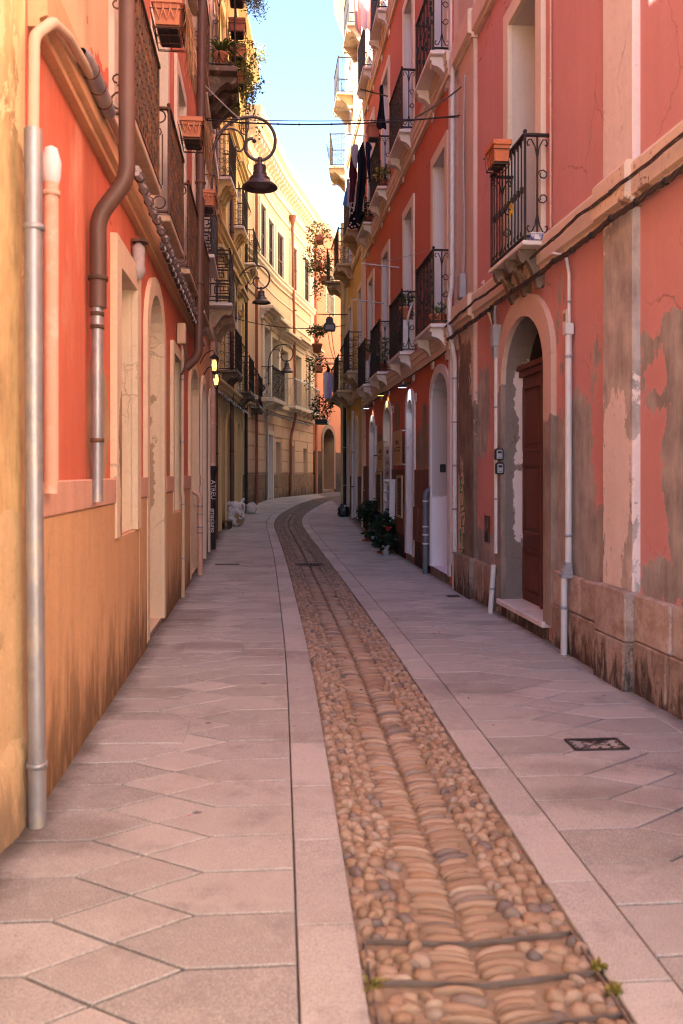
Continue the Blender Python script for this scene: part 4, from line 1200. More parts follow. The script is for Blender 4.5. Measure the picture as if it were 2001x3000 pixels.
for a, b in segs:
    x = a
    for o in sorted((ops[0], ops[2]), key=lambda k: k['u0']):
        if a < o['u0'] < b:
            w0, w1 = o['u0']-o['trim'][0], o['u1']+o['trim'][0]
            mb = MB(); mb.box(x, w0, 0, .035, -.06, 1.38); put(WL1, mb, 'plinth', M_L1U, hL1, bevel=.006)
            mb = MB(); mb.box(w0+.002, w1-.002, 0, .033, -.06, o['z0']-.004); put(WL1, mb, 'plinth', M_L1U, hL1, bevel=.006)
            x = w1
    mb = MB(); mb.box(x, b, 0, .035, -.06, 1.38); put(WL1, mb, 'plinth', M_L1U, hL1, bevel=.006)
    for c0, c1 in ((a, b),):
        parts_ = []; x = c0
        for o in sorted((ops[0], ops[2]), key=lambda k: k['u0']):
            if c0 < o['u0'] < c1: parts_.append((x, o['u0']-o['trim'][0])); x = o['u1']+o['trim'][0]
        parts_.append((x, c1))
        for q0, q1 in parts_:
            if q1-q0 > .05:
                mb = MB(); mb.box(q0, q1, 0, .045, 1.382, 1.56); put(WL1, mb, 'plinth_cap', M_L1C, hL1, bevel=.008)
for i, (a, b) in enumerate(lbY):
    for z in (4.08, 8.0, 11.8):
        x0, x1 = yd(WL1, a, b); balcony(WL1, hL1, x0, x1, z, .20, 'l1', 1.05, MT['old_slab'], .06, 0, iron=MT['rust_iron'], inset=.02)

# ================================================================== unseen house behind the viewer, added to bounce warm sunlight into the street
WR0 = Wall([(6.4, -17), (3.0, -.4)])
M_R0 = plaster('plaster_fill_house', (.76,.66,.52), .1, .1, .2)
ops0 = [opY(WR0, y, y+1.0, z, z+2.2, 0, .2, 'shutter', trim=(.15,.04,MT['cream'])) for y in (-15.5, -12.5, -9.5, -6.5, -3.5) for z in (4.2, 8.0)]
hR0 = house(WR0, 'fill_house', 'unseen tall cream house behind the viewer, added to throw warm light up the street', 17.0, ops0, M_R0)
course(WR0, hR0, 'cornice', 0, WR0.len, [(-.01,16.5),(.3,16.7),(.3,17.0),(-.01,17.02)], MT['cream'])

# ================================================================== L2 salmon house
M_L2 = plaster('plaster_salmon', (.60,.30,.16), .16, .2, .25, dirt=(.2,.11,.06), dirt_h=.5)
ops = []
for a in (14.75, 17.3):
    for z in (5.05, 9.10, 12.9):
        ops.append(opY(WL2, a+.4, a+1.4, z, z+2.5, 0, .28, 'shutter', trim=(.18, .05, MT['cream'])))
ops += [opY(WL2, 14.9, 15.8, .0, 3.2, .4, .3, 'doorway', trim=(.15,.04,MT['cream'])), opY(WL2, 17.2, 18.1, .0, 3.2, .4, .3, 'doorway', trim=(.15,.04,MT['cream']))]
hL2 = house(WL2, 'salmon_house', 'narrow salmon house with greek-key railings between the red and yellow houses', 17.0, ops, M_L2)
for z in (4.3, 8.3, 12.3): band(WL2, hL2, 'string_course', 0, WL2.len-.02, z, z+.3, .08, MT['cream'])
M_CORB = simple('corbel_pale', (.50,.36,.26), .8, 0, .25, 7, .4, col2=(.20,.13,.09), thr=(.52,.66))
x0, x1 = yd(WL2, 17.0, 19.8); balcony(WL2, hL2, x0, x1, 5.0, .48, 'meander', 1.06, MT['marble'], .06, 3, 'scroll', .5, M_CORB, brk_w=.2)
x0, x1 = yd(WL2, 15.6, 17.6); balcony(WL2, hL2, x0, x1, 9.06, .62, 'plain', 1.30, MT['dark_slab'], .09, 3, 'scroll', .5, MT['dark_slab'], brk_w=.22)
x0, x1 = yd(WL2, 14.6, 16.2); balcony(WL2, hL2, x0, x1, 5.35, .25, 'meander', 1.06, MT['marble'], .06, 0)

# ================================================================== L3 ornate yellow house
M_L3 = plaster('plaster_mustard', (.60,.44,.19), .14, .2, .25, dirt=(.20,.13,.06), dirt_h=.8)
M_L3T = plaster('ornament_cream', (.66,.50,.26), .12, .12, .2)
ops = []
l3Y = (20.6, 22.9, 25.2)
for a in l3Y:
    ops.append(opY(WL3, a+.2, a+1.1, 3.95, 6.4, 0, .28, 'shutter', trim=(.18, .06, M_L3T), hood=(.30, 7.05), hood_mat=M_L3T))
    ops.append(opY(WL3, a+.2, a+1.1, 8.0, 10.3, 0, .28, 'shutter', trim=(.18, .06, M_L3T), hood=(.26, 10.8), hood_mat=M_L3T))
    ops.append(opY(WL3, a+.1, a+1.15, .05, 3.1, .45, .45, 'doorway', reveal=M_L3T, trim=(.16,.05,M_L3T)))
hL3 = house(WL3, 'mustard_house', 'ornate mustard house on the left with three scrolled balconies in each row', 14.2, ops, M_L3, side_mat=M_L3T)
for z in (3.55, 7.45, 11.2): course(WL3, hL3, 'string_course', 0, WL3.len, [(-.01,z),(.08,z),(.08,z+.08),(.15,z+.12),(.15,z+.2),(.22,z+.25),(.22,z+.32),(-.01,z+.32)], M_L3T)
course(WL3, hL3, 'cornice', 0, WL3.len, [(-.01,13.3),(.12,13.3),(.12,13.6),(.35,13.75),(.35,13.95),(.55,14.05),(.55,14.25),(-.01,14.25)], M_L3T)
for px, py in ((693,1084), (733,1147), (760,1190)):
    u, z = WL3.at(px, py, .45); balcony(WL3, hL3, u-1.45, u, z, .47, 'belly', 1.05, MT['dark_slab'], .06, 4, 'scroll', .34, MT['dark_slab'], brk_w=.08)
for px, py in ((675,517), (713,661), (745,769)):
    u, z = WL3.at(px, py, .40); balcony(WL3, hL3, u-1.35, u, z, .42, 'belly', 1.05, MT['marble'], .06, 4, 'scroll', .34, M_L3T, brk_w=.08)
for Yc in (20.3, 22.5, 24.8, 27.0):
    x0, x1 = yd(WL3, Yc-.16, Yc+.16); pil(WL3, hL3, x0, x1, 3.87, 13.3, .09, M_L3T)
for k, a in enumerate(l3Y):   # ornamental round-topped crests over the first-floor windows
    x = WL3.uY(a+.65); mb = MB()
    pts = [(x+.55*math.cos(t*math.pi/10), 6.42+.5*math.sin(t*math.pi/10)) for t in range(11)]; inn = [(x+.38*math.cos(t*math.pi/10), 6.42+.32*math.sin(t*math.pi/10)) for t in range(11)]
    for i in range(10):
        a0,b0,c0,d0 = pts[i],pts[i+1],inn[i+1],inn[i]
        for dd in (.16,):
            mb.quad((a0[0],dd,a0[1]),(b0[0],dd,b0[1]),(c0[0],dd,c0[1]),(d0[0],dd,d0[1]))
        mb.quad((a0[0],.0,a0[1]),(b0[0],.0,b0[1]),(b0[0],.16,b0[1]),(a0[0],.16,a0[1]))
        mb.quad((d0[0],.0,d0[1]),(c0[0],.0,c0[1]),(c0[0],.16,c0[1]),(d0[0],.16,d0[1]))
    put(WL3, mb, 'crest', M_L3T, hL3)
stones(WL3, hL3, 0, WL3.len, -.06, .95, .8, M_L3, .03, 'plinth_stone', seed=95) if False else None

# ================================================================== L4 curved cream house
M_L4 = plaster('plaster_apricot', (.71,.50,.36), .10, .10, .15)
M_L4T = plaster('trim_pale', (.74,.63,.51), .08, .08, .15)
M_L4S = oldstone('plinth_granite', (.36,.24,.15), (.13,.085,.05), .9, 7.0)
ops = []
for px, yt, yb, w in ((769,603,770,.85), (791.5,648,805,.95), (819,687,835,1.05), (859.5,725,870,1.1), (897,760,896,1.1)):
    u, z1 = WL4.at(px, yt); _, z0 = WL4.at(px, yb)
    ops.append(dict(u0=u-w/2, u1=u+w/2, z0=z0, z1=z1, rise=0, depth=.04, kind='shutter', trim=(.17, .05, M_L4T), trim_sill=False))
for px, yh, w in ((780,898,1.1), (803,931,1.15), (830,967,1.2), (870,986,1.25), (908,1007,1.25)):
    u, zh = WL4.at(px, yh+14)
    ops.append(dict(u0=u-w/2, u1=u+w/2, z0=4.25, z1=zh-.62, rise=0, depth=.35, kind='french', reveal=M_L4T, trim=(.20, .06, M_L4T), hood=(.40, zh-.02), hood_mat=M_L4T, hood_out=1.15))
for px, ya, yb in ((815,1295,1393), (855,1307,1399), (893.5,1314,1406)):
    u, z1 = WL4.at(px, ya); _, z0 = WL4.at(px, yb)
    ops.append(dict(u0=u-.38, u1=u+.38, z0=z0, z1=z1, rise=0, depth=.32, kind='void', reveal=M_L4, fill=MT['dark']))
u, z1 = WL4.at(791, 1274); ops.append(dict(u0=u-.4, u1=u+.4, z0=.62, z1=z1, rise=0, depth=.2, kind='doorway', fill=MT['pale_wood'], trim=(.16,.04,M_L4T)))
hL4 = house(WL4, 'curved_house', 'cream house with a curved facade and louvred brown shutters, closing the view', 13.0, ops, M_L4, deep=4.0)
course(WL4, hL4, 'cornice', 0, WL4.len, [(-.01,12.15),(.06,12.15),(.06,12.35),(.10,12.40),(.10,12.70),(.42,12.76),(.42,12.95),(.55,13.02),(.60,13.25),(.60,13.32),(-.01,13.34)], M_L4T)
for i in range(int(WL4.len/.40)):
    u = .2 + i*.40; mb = MB(); mb.prism([(.10,12.70),(.10,12.46),(.16,12.44),(.22,12.52),(.36,12.58),(.38,12.70)], u-.09, u+.09, 'x'); put(WL4, mb, 'modillion', M_L4T, hL4)
course(WL4, hL4, 'string_course', 0, WL4.len, [(-.01,8.72),(.06,8.72),(.06,8.80),(.14,8.88),(.14,8.98),(.18,9.02),(.18,9.08),(-.01,9.08)], M_L4T)
course(WL4, hL4, 'string_course', 0, WL4.len, [(-.01,8.25),(.03,8.25),(.03,8.32),(-.01,8.32)], M_L4T)
course(WL4, hL4, 'string_course', 0, WL4.len, [(-.01,7.62),(.05,7.62),(.05,7.72),(-.01,7.72)], M_L4T)
course(WL4, hL4, 'string_course', 0, WL4.len, [(-.01,3.85),(.10,3.85),(.10,4.0),(.18,4.06),(.18,4.2),(-.01,4.2)], M_L4T)
course(WL4, hL4, 'string_course', 0, WL4.len, [(-.01,11.5),(.05,11.5),(.05,11.62),(-.01,11.62)], M_L4T)
pil(WL4, hL4, .02, .62, 3.9, 12.1, .06, M_L4T)
gops = sorted([o for o in ops if o['z1'] < 4], key=lambda o: o['u0'])
z = 1.55
for j in range(5):      # rusticated ground floor, one block course after another
    zz0, zz1 = 1.60+j*.45, 2.03+j*.45
    x = .02; stops = [(o['u0']-.05-(.16 if 'trim' in o else 0), o['u1']+.05+(.16 if 'trim' in o else 0)) for o in gops if o['z0'] < zz1 and o['z1'] > zz0]
    for a, b in stops + [(WL4.len, WL4.len)]:
        n = max(1, round((a-x)/1.6))
        for k in range(n):
            mb = MB(); a0, b0 = x+(a-x)*k/n, x+(a-x)*(k+1)/n
            if b0-a0 > .1: mb.box(a0+.01, b0-.01, -.01, .03, zz0, zz1); put(WL4, mb, 'rusticated_block', M_L4, hL4, bevel=.012)
        x = b
stops = [(o['u0']-.17, o['u1']+.17) for o in gops if o['z0'] < 1.2]; x = .02
for a, b in stops + [(WL4.len, WL4.len)]:
    for zz0, zz1, sd in ((.5, 1.02, 1), (1.02, 1.54, 2)): stones(WL4, hL4, x, a, zz0, zz1, .8, M_L4S, .05, 'plinth_stone', seed=100+sd+int(x*10))
    x = b
u0_, z_ = WL4.at(826, 1225, .3); u1_, _ = WL4.at(790, 1225, .3)
balcony(WL4, hL4, min(u0_,u1_), max(u0_,u1_), 4.25, .45, 'r2', 1.1, M_L4T, .14, 2, 'round', .35, M_L4T)
u0_, _ = WL4.at(931, 1225, .3); u1_, _ = WL4.at(856, 1225, .3)
balcony(WL4, hL4, min(u0_,u1_), max(u0_,u1_), 4.25, .45, 'thin', 1.1, M_L4T, .10, 6, 'round', .34, M_L4T, iron=MT['zinc'])
# attic block set back on its roof
mb = MB()
for a, b in zip(WL4.cum[:-5], WL4.cum[1:-4]):
    mb.quad((a,-1.2,13.0),(b,-1.2,13.0),(b,-1.2,15.3),(a,-1.2,15.3)); mb.quad((a,-1.2,15.3),(b,-1.2,15.3),(b,-3.6,15.3),(a,-3.6,15.3))
for uu in (WL4.cum[0], WL4.cum[-5]): mb.quad((uu,-1.2,13.0),(uu,-3.6,13.0),(uu,-3.6,15.3),(uu,-1.2,15.3))
put(WL4, mb, 'attic', M_L4T, hL4)

# ================================================================== L5 coral house at the end
M_L5 = plaster('plaster_coral', (.66,.27,.165), .10, .12, .2)
M_L5S = oldstone('rubble_plinth', (.15,.09,.065), (.04,.025,.02), 1.6, 9.0)
M_L5J = plaster('stone_doorcase', (.33,.23,.18), .3, .1, .6, grain=20)
ops = [op(WL5, 945, 976, .78, 3.75, .55, .5, 'doorway', reveal=M_L5J, trim=(.22,.06,M_L5J)),
       op(WL5, 955, 977, 9.4, 11.8, 0, .30, 'french', reveal=MT['cream'], trim=(.10,.03,MT['cream']), fill=MT['white_paint']),
       op(WL5, 984, 1006, 5.0, 7.4, 0, .30, 'void', reveal=MT['cream'], trim=(.10,.03,MT['cream']))]
hL5 = house(WL5, 'coral_house', 'coral pink house at the bend with a stone-framed arched door', 13.6, ops, M_L5, deep=4.0)
a, b = ops[0]['u0']-.24, ops[0]['u1']+.24
for x0, x1 in ((0, a), (b, WL5.len)):
    mb = MB(); mb.box(x0, x1, -.01, .04, .5, 2.62); put(WL5, mb, 'plinth', M_L5S, hL5, bevel=.01)
course(WL5, hL5, 'cornice', 0, WL5.len, [(-.01,13.2),(.15,13.2),(.3,13.45),(.3,13.62),(-.01,13.62)], MT['cream'])
o = ops[1]; mb = MB()
for i in range(7): mb.bar((o['u0']+(o['u1']-o['u0'])*i/6, .02, 9.45), (o['u0']+(o['u1']-o['u0'])*i/6, .02, 10.3), .012)
mb.bar((o['u0'], .02, 10.3), (o['u1'], .02, 10.3), .02); mb.bar((o['u0'], .02, 9.45), (o['u1'], .02, 9.45), .02)
put(WL5, mb, 'window_guard', MT['iron'], hL5)
# pale and coral walls extended unseen past the bend to shut out skylight
# ------------------------------------------------------------------ street lamps
def street_lamp(W, u, d, z, k, label):
    t = W.place('street_lamp', label, 'street lamp', u, d, z, 'scrolled street lamps on the left-hand walls')
    q = .0054*k
    def S(p): return (0, (p[0]-620)*q, (640-p[1])*q)
    M_ = MT['lamp_iron']
    MB().tube([S(p) for p in ((620,640),(620,600),(620,540),(620,480))], .024*k, 8).ball(S((620,644)), .022*k, n=8, m=5).build('post', M_, t)
    for y in (628, 510):
        mb = MB(); mb.tube([S((620,y)), (0, -d, S((620,y))[2])], .010*k, 6)
        c = S((620,y)); mb.lathe([(.024*k,-.04*k),(.040*k,-.02*k),(.040*k,.02*k),(.024*k,.04*k)], 10, c)
        mb.tube([S((620,y)), S((637,y))], [.012*k,.004*k], 6); mb.build('wall_stay', M_, t)
    arc = [(620,480),(622,450),(629,420),(642,392),(662,366),(690,346),(720,338),(748,337),(775,347),(795,368),(805,395),(803,425),(791,448),(770,462),(750,463),(732,455),(720,440),(716,422),(721,408),(731,401),(740,400)]
    P = catmull(arc, 4); mb = MB(); mb.tube([S(p) for p in P], .025*k, 8); mb.ball(S((744,407)), .034*k, n=8, m=6)
    mb.lathe([(.026*k,-.03*k),(.042*k,0),(.026*k,.03*k)], 8, S((636,402))); mb.build('arm', M_, t)
    P = catmull([(644,386),(658,377),(676,373),(694,378),(707,391),(714,409),(714,424),(707,436),(698,439),(690,434),(690,427),(695,425)], 4)
    MB().tube([S(p) for p in P], .014*k, 6).build('scroll', M_, t)
    # open crest hung under the arm: a crowned shield with quarters
    mb = MB(); sh = [(699,358),(702,375),(706,384),(714,390),(722,384),(726,375),(728,358),(714,353),(699,358)]
    mb.tube([S(p) for p in sh], .011*k, 5)
    for a, b in (((714,353),(714,390)), ((700,370),(727,370)), ((706,357),(706,384)), ((721,357),(721,384)), ((700,364),(714,364)), ((714,378),(724,378))): mb.tube([S(a), S(b)], .007*k, 4)
    for x in (702, 708, 714, 720, 726): mb.tube([S((x,352)), S((x+(x-714)*.25, 343))], [.008*k,.004*k], 5)
    mb.tube([S((714,353)), S((714,338))], .005*k, 5); mb.build('crest', M_, t)
    prof = [(6,455),(8,460),(6,468),(9,474),(18,479),(18.5,482),(18.5,500),(21,502),(21,505),(20,508),(30,516),(31,518),(31,524),(36,528),(52,541),(53,545),(50,545),(46,541),(33,530),(0.1,529)]
    mb = MB(); mb.lathe([(max(.0005, r*q), (640-y)*q) for r, y in prof], 28, (0, (760-620)*q, 0)); sh = mb.build('shade', M_, t)
    MB().lathe([(.001, (640-538)*q), (30*q, (640-538)*q), (32*q, (640-532)*q)], 24, (0, (760-620)*q, 0)).build('diffuser', MT['lamp_glass'], sh)
    return t
MT['lamp_iron'] = simple('lamp_iron', (.10,.075,.072), .38, .45, .15, 8)
MT['lamp_glass'] = simple('lamp_glass', (.30,.23,.22), .3, 0, .15, 30)
def lamp_at(W, px, py, Yt, k, label):
    """px,py of the post's lower end"""
    u = W.uY(Yt); X = (px-CX)/F*Yt; d = (X - W.w(u).x)/W.seg(u)[2].x; z = EYE+(HY-py)/F*Yt
    return street_lamp(W, u, d, z, k, label)
lamp_at(WL1, 620, 640, 13.5, 1.0, 'large scrolled street lamp nearest the viewer, hanging against the cream houses')
lamp_at(WL3, 692, 938, 24.4, .95, 'second scrolled street lamp, on the mustard house in front of the hood mouldings')
lamp_at(WL4, 787, 1128, 31.2, .90, 'farthest scrolled street lamp, fixed to the curved cream house')

# ------------------------------------------------------------------ pipes on the left
u1 = WL1.at(100, HY, .065)[0]
zc = 3.14
pipe(WL1, 'drainpipe', 'galvanised grey drainpipe on the ochre and red corner, paint flaking off', 'pipe',
     [(u1-.02, .075, .0), (u1, .068, 1.2), (u1+.01, .065, 2.2), (u1+.015, .065, zc)], .040, MT['zinc'], [(u1-.015, .073, .28), (u1+.01, .066, 2.7)], MT['zinc'], 12)
pipe(WL1, 'conduit', 'beige conduit bending over from the grey drainpipe along the band', 'pipe',
     [(u1+.015, .065, zc-.05), (u1+.015, .07, 3.56), (u1-.09, .125, 3.68), (u1-.40, .125, 3.77), (u1-1.0, .125, 3.84), (u1-2.1, .125, 3.88)], .026, MT['beige_pipe'],
     [], MT['zinc'], 10)
t = thing('cable_joint', 'fat grey cable joint clipped along the peach band of the red house', 'joint', WL1.w(u1-1.15, .125, 3.86), WL1.ang(0))
MB().lathe([(.02,-.42),(.045,-.36),(.05,-.2),(.05,.2),(.045,.34),(.02,.42)], 12, axis='x').build('sleeve', MT['zinc'], t)
for x in (-.2, .0, .2): MB().lathe([(.049,-.01),(.055,0),(.049,.01)], 12, (x,0,0), axis='x').build('clamp', MT['rust_iron'], t)
u2 = WL1.at(150, HY, .07)[0]
pipe(WL1, 'vent_pipe', 'salmon painted pipe with a pale cap beside the grey drainpipe', 'pipe', [(u2,.07,1.50),(u2,.07,3.05)], .036, MT['pink_pipe'], [(u2,.07,2.95)], MT['pink_pipe'], 12)
o = [x for x in bpy.data.objects if x.name.startswith('vent_pipe')][-1]
MB().lathe([(.036,1.50),(.046,1.53),(.05,1.60),(.03,1.67),(.0005,1.685)], 10).build('cap', MT['white_paint'], o)
uA = WL1.at(285, HY, .07)[0]
pipe(WL1, 'drainpipe', 'brown downpipe with a swan-neck bend passing the nearest rusty balcony', 'pipe',
     [(uA, .25, 9.0), (uA, .25, 3.42), (uA, .075, 3.18), (uA, .075, 2.62)], .052, MT['brown_pipe'], [(uA,.25,4.55),(uA,.075,2.80)], MT['rust_iron'], 14)
pipe(WL1, 'drainpipe', 'stained zinc stub below the brown swan-neck on the red wall', 'pipe', [(uA,.07,1.42),(uA,.07,2.64)], .036, MT['zinc'], [(uA,.07,2.58),(uA,.07,2.50),(uA,.07,1.8)], MT['rust_iron'], 12)
# scrolled iron holder of the brown downpipe
t = thing('pipe_holder', 'rusty heart-scrolled iron holder gripping the nearest brown downpipe', 'bracket', WL1.w(uA, .05, 4.55), WL1.ang(uA))
mb = MB(); mb.tube([(0,0,0),(.0,.15,0)], .008, 6)
for s_ in (-1,1):
    mb.tube([(.0+.30, .03, 0)] + [(.30-.06+.05*math.cos(a), .03, s_*(.05+.04*math.sin(a))) for a in [i*.6 for i in range(9)]], .007, 5)
mb.tube([(.30,.03,0),(0,.12,0)], .008, 6); mb.build('scroll', MT['rust_iron'], t)
MB().lathe([(.054,-.012),(.062,-.012),(.062,.012),(.054,.012)], 12, (0,.20,0)).build('ring', MT['rust_iron'], t)
uB = WL1.at(552, HY, .06)[0]
pipe(WL1, 'drainpipe', 'long brown downpipe between the third and fourth rusty balconies', 'pipe',
     [(uB, .27, 12.0), (uB, .24, 7.5), (uB, .20, 3.22), (uB, .02, 3.04)], .062, MT['brown_pipe'], [(uB,.246,8.4),(uB,.224,5.6),(uB,.21,4.2)], MT['rust_iron'], 14)
uC = WL1.at(535, HY, .055)[0]
pipe(WL1, 'conduit', 'cream plastic conduit running down the red house to the pavement', 'pipe', [(uC,.06,0),(uC,.06,1.3),(uC,.05,1.34),(uC,.05,3.25)], .024, MT['beige_pipe'], [(uC,.06,.5),(uC,.06,1.2),(uC,.05,2.0),(uC,.05,2.8)], MT['zinc'], 10)
uD = WL1.at(586, HY, .1)[0]
g_ = 0.0
pipe(WL1, 'gas_riser', 'pink and grey gas riser with brass valve by the last arched red doorway', 'pipe', [(uD,.10,0),(uD,.10,.62),(uD,.10,1.25),(uD,-.02,1.32)], .040, MT['pink_pipe'], [(uD,.10,.66),(uD,.10,.75),(uD,.10,.95),(uD,.10,1.08)], MT['zinc'], 12)
WLx = WL2
uE = WL2.uY(17.6)
pipe(WL2, 'drainpipe', 'black cast-iron downpipe foot with scratched white lettering', 'pipe', [(uE,.05,.0),(uE,.05,1.66)], .075, MT['iron'], [(uE,.05,1.62)], MT['iron'], 14)
o = [x for x in bpy.data.objects if x.name.startswith('drainpipe') and x.type == 'EMPTY'][-1]
MB().lathe([(.085,1.55),(.10,1.58),(.12,1.70),(.12,1.74),(.085,1.74)], 14).build('socket', MT['iron'], o)
for s_, zz in (('ATREU', 1.25), ('gmaciuno', .62)):
    text_part(s_, .13, (.088*math.cos(-1.2), .088*math.sin(-1.2)-.004, zz), (R(90), R(90), R(8)), MT['paper'], o)
pipe(WL2, 'drainpipe', 'salmon painted downpipe rising from the black cast-iron foot', 'pipe', [(uE,.05,1.74),(uE,.05,4.3)], .075, MT['pink_pipe'], [(uE,.05,2.6)], MT['pink_pipe'], 12)
for Y_, lab, m_, d_ in ((20.1, 'dark downpipe at the near edge of the mustard house', 'brown_pipe', .14), (23.4, 'brown downpipe between the scrolled balconies of the mustard house', 'brown_pipe', .12), (27.1, 'black downpipe where the mustard house meets the curved one', 'iron', .12)):
    u = WL3.uY(Y_); g = zg(Y_); pipe(WL3, 'drainpipe', lab, 'pipe', [(u,d_,g),(u,d_,12.9)], .055, MT[m_], [(u,d_,g+2),(u,d_,g+5),(u,d_,g+8)], MT['iron'], 10)
u, _ = WL4.at(844.6, 1000); 
pipe(WL4, 'drainpipe', 'copper-red downpipe with a funnel head down the curved cream facade', 'pipe', [(u,.10,.62),(u,.10,2.85),(u-.22,.10,3.25),(u-.22,.26,3.9),(u-.22,.12,11.6)], .055, MT['copper_pipe'], [(u-.22,.24,z) for z in (5,6.6,8.2,9.8)], MT['copper_pipe'], 10)
t = WL4.place('rain_hopper', 'small copper-red funnel under the cornice of the curved house', 'hopper', u-.22, .13, 11.6)
MB().lathe([(.05,0),(.06,.05),(.15,.42),(.15,.45),(.13,.45)], 12).build('funnel', MT['copper_pipe'], t)
u, _ = WL4.at(743.5, 1000)
pipe(WL4, 'drainpipe', 'red downpipe at the near end of the curved cream facade', 'pipe', [(u,.10,.5),(u,.10,12.2)], .05, MT['copper_pipe'], [(u,.10,z) for z in (3,5.5,8.5)], MT['copper_pipe'], 10)
u, _ = WL4.at(776, 1400)
pipe(WL4, 'drainpipe', 'pale grey pipe beside the ground-floor door of the curved house', 'pipe', [(u,.08,.5),(u,.08,3.9)], .04, MT['zinc'], [(u,.08,1.6),(u,.08,2.8)], MT['zinc'], 10)
u = WL5.len-.25
pipe(WL5, 'drainpipe', 'coral downpipe in the corner between the curved and coral houses', 'pipe', [(u,.10,.6),(u,.10,2.6),(u,.10,13.0)], .07, simple('pipe_coral', (.55,.20,.13), .6), [(u,.10,z) for z in (5,7.5,10)], None, 10)
u = WR3.len-.10
pipe(WR3, 'drainpipe', 'pale yellow downpipe on the far corner of the yellow house', 'pipe', [(u,.12,.5),(u,.12,9.6)], .085, simple('pipe_cream', (.50,.40,.22), .6, 0, .25, 4), [(u,.12,3),(u,.12,6)], None, 12)
pipe(WR3, 'drainpipe', 'dark lower pipe at the far yellow corner above the black bag', 'pipe', [(u-.3,.10,.45),(u-.3,.10,4.0)], .05, MT['iron'], [(u-.3,.10,1.2),(u-.3,.10,2.4)], MT['zinc'], 10)

# ------------------------------------------------------------------ pipes and boxes on the right
u = WR1.at(1662, HY, .07)[0]
pipe(WR1, 'conduit', 'white square-shouldered conduit rising beside the arched oxblood door', 'pipe', [(u,.10,0),(u,.10,.72),(u,.06,.80),(u,.06,2.88)], .030, MT['white_pipe'], [(u,.10,.42),(u,.06,1.05),(u,.06,2.62)], MT['grey_plastic'], 10)
t = WR1.place('conduit_collar', 'stepped grey collar where the white conduit leaves the stone plinth', 'collar', u, .085, .74)
for k in range(4): MB().box(-.045, .045, -.04+k*.004-.012, .05-k*.012, -.06+k*.035, -.028+k*.035).build('step', MT['grey_plastic'], t)
pipe(WR1, 'conduit', 'thin grey conduit curving up from the white conduit to the cable run', 'pipe', [(u,.055,2.86),(u,.055,3.35),(u+.06,.06,3.52),(u+.22,.12,3.58)], .015, MT['white_pipe'], [(u,.055,3.1)], MT['grey_plastic'], 8)
MB()
t = WR1.place('conduit_socket', 'pale cap on the white conduit below the string course', 'socket', u, .06, 2.86); MB().box(-.04,.04,-.035,.04,-.05,.05).build('sleeve', MT['white_pipe'], t, bevel=.006)
u = WR1.at(1454, HY, .06)[0]
pipe(WR1, 'conduit', 'white conduit under the junction box left of the oxblood door', 'pipe', [(u,.06,.68),(u,.06,3.02)], .028, MT['white_pipe'], [(u,.06,1.3),(u,.06,2.35)], MT['grey_plastic'], 10)
pipe(WR1, 'conduit', 'short leaning white conduit piece at the plinth left of the oxblood door', 'pipe', [(u,.13,0),(u,.09,.55)], .030, MT['white_pipe'], [(u,.11,.28)], MT['grey_plastic'], 10)
t = WR1.place('junction_box', 'grey junction box with looping cable tails beside the arch', 'junction box', u, .05, 3.15)
MB().box(-.075,.075,-.04,.07,-.12,.13).build('case', MT['grey_plastic'], t, bevel=.012)
MB().prism([(-.06,-.122),(.06,-.122),(.03,-.24),(-.03,-.24)], -.02, .05, 'y').build('outlet', MT['grey_plastic'], t)
for k, (a, r_, m_) in enumerate(((-.09,.017,'grey_plastic'), (.0,.022,'dark_plastic'), (.09,.02,'beige_pipe'))):
    MB().tube(catmull([(a*.4,.03,.12),(a*.9,.05,.22),(a*1.5,.06,.30),(a*2.0,.06,.36)], 4), r_, 7).build('cable_tail', MT[m_], t)
u = WR2.at(1334)[0]
uq = WR1.uY(11.78)
pipe(WR1, 'drainpipe', 'lilac-white waste pipe down the joint of the pink and red houses', 'pipe', [(uq,.06,0),(uq,.06,3.15),(uq,.10,3.4),(uq,.13,3.62),(uq,.13,4.0),(uq,.10,4.2),(uq,.09,7.4)], .034, MT['white_pipe'], [(uq,.06,z) for z in (.5,1.1,1.7,2.3,2.9)], MT['grey_plastic'], 10)
u = WR2.at(1246, HY, .1)[0]
pipe(WR2, 'vent_pipe', 'blue-grey standpipe with an elbow top beside the white doorway', 'pipe', [(u,.10,0),(u,.10,1.28),(u,.0,1.35)], .042, simple('pipe_slate', (.13,.13,.16), .5), [(u,.10,.75),(u,.10,.62),(u,.10,1.15),(u,.10,.48)], MT['white_pipe'], 12)
u = WR2.at(1101, HY, .05)[0]
pipe(WR2, 'drainpipe', 'grey downpipe between the tan signs and the last red-house doorway', 'pipe', [(u,.06,.05),(u,.06,1.2),(u,.05,1.25),(u,.05,2.7)], .04, MT['white_pipe'], [(u,.06,1.0),(u,.05,2.0)], MT['dark_plastic'], 10)
u = WR3.uY(24.9)
pipe(WR3, 'drainpipe', 'pale pipe low on the yellow house behind the black bag', 'pipe', [(u,.07,.2),(u,.07,3.4)], .04, MT['white_pipe'], [(u,.07,1.2),(u,.07,2.2)], MT['dark_plastic'], 10)
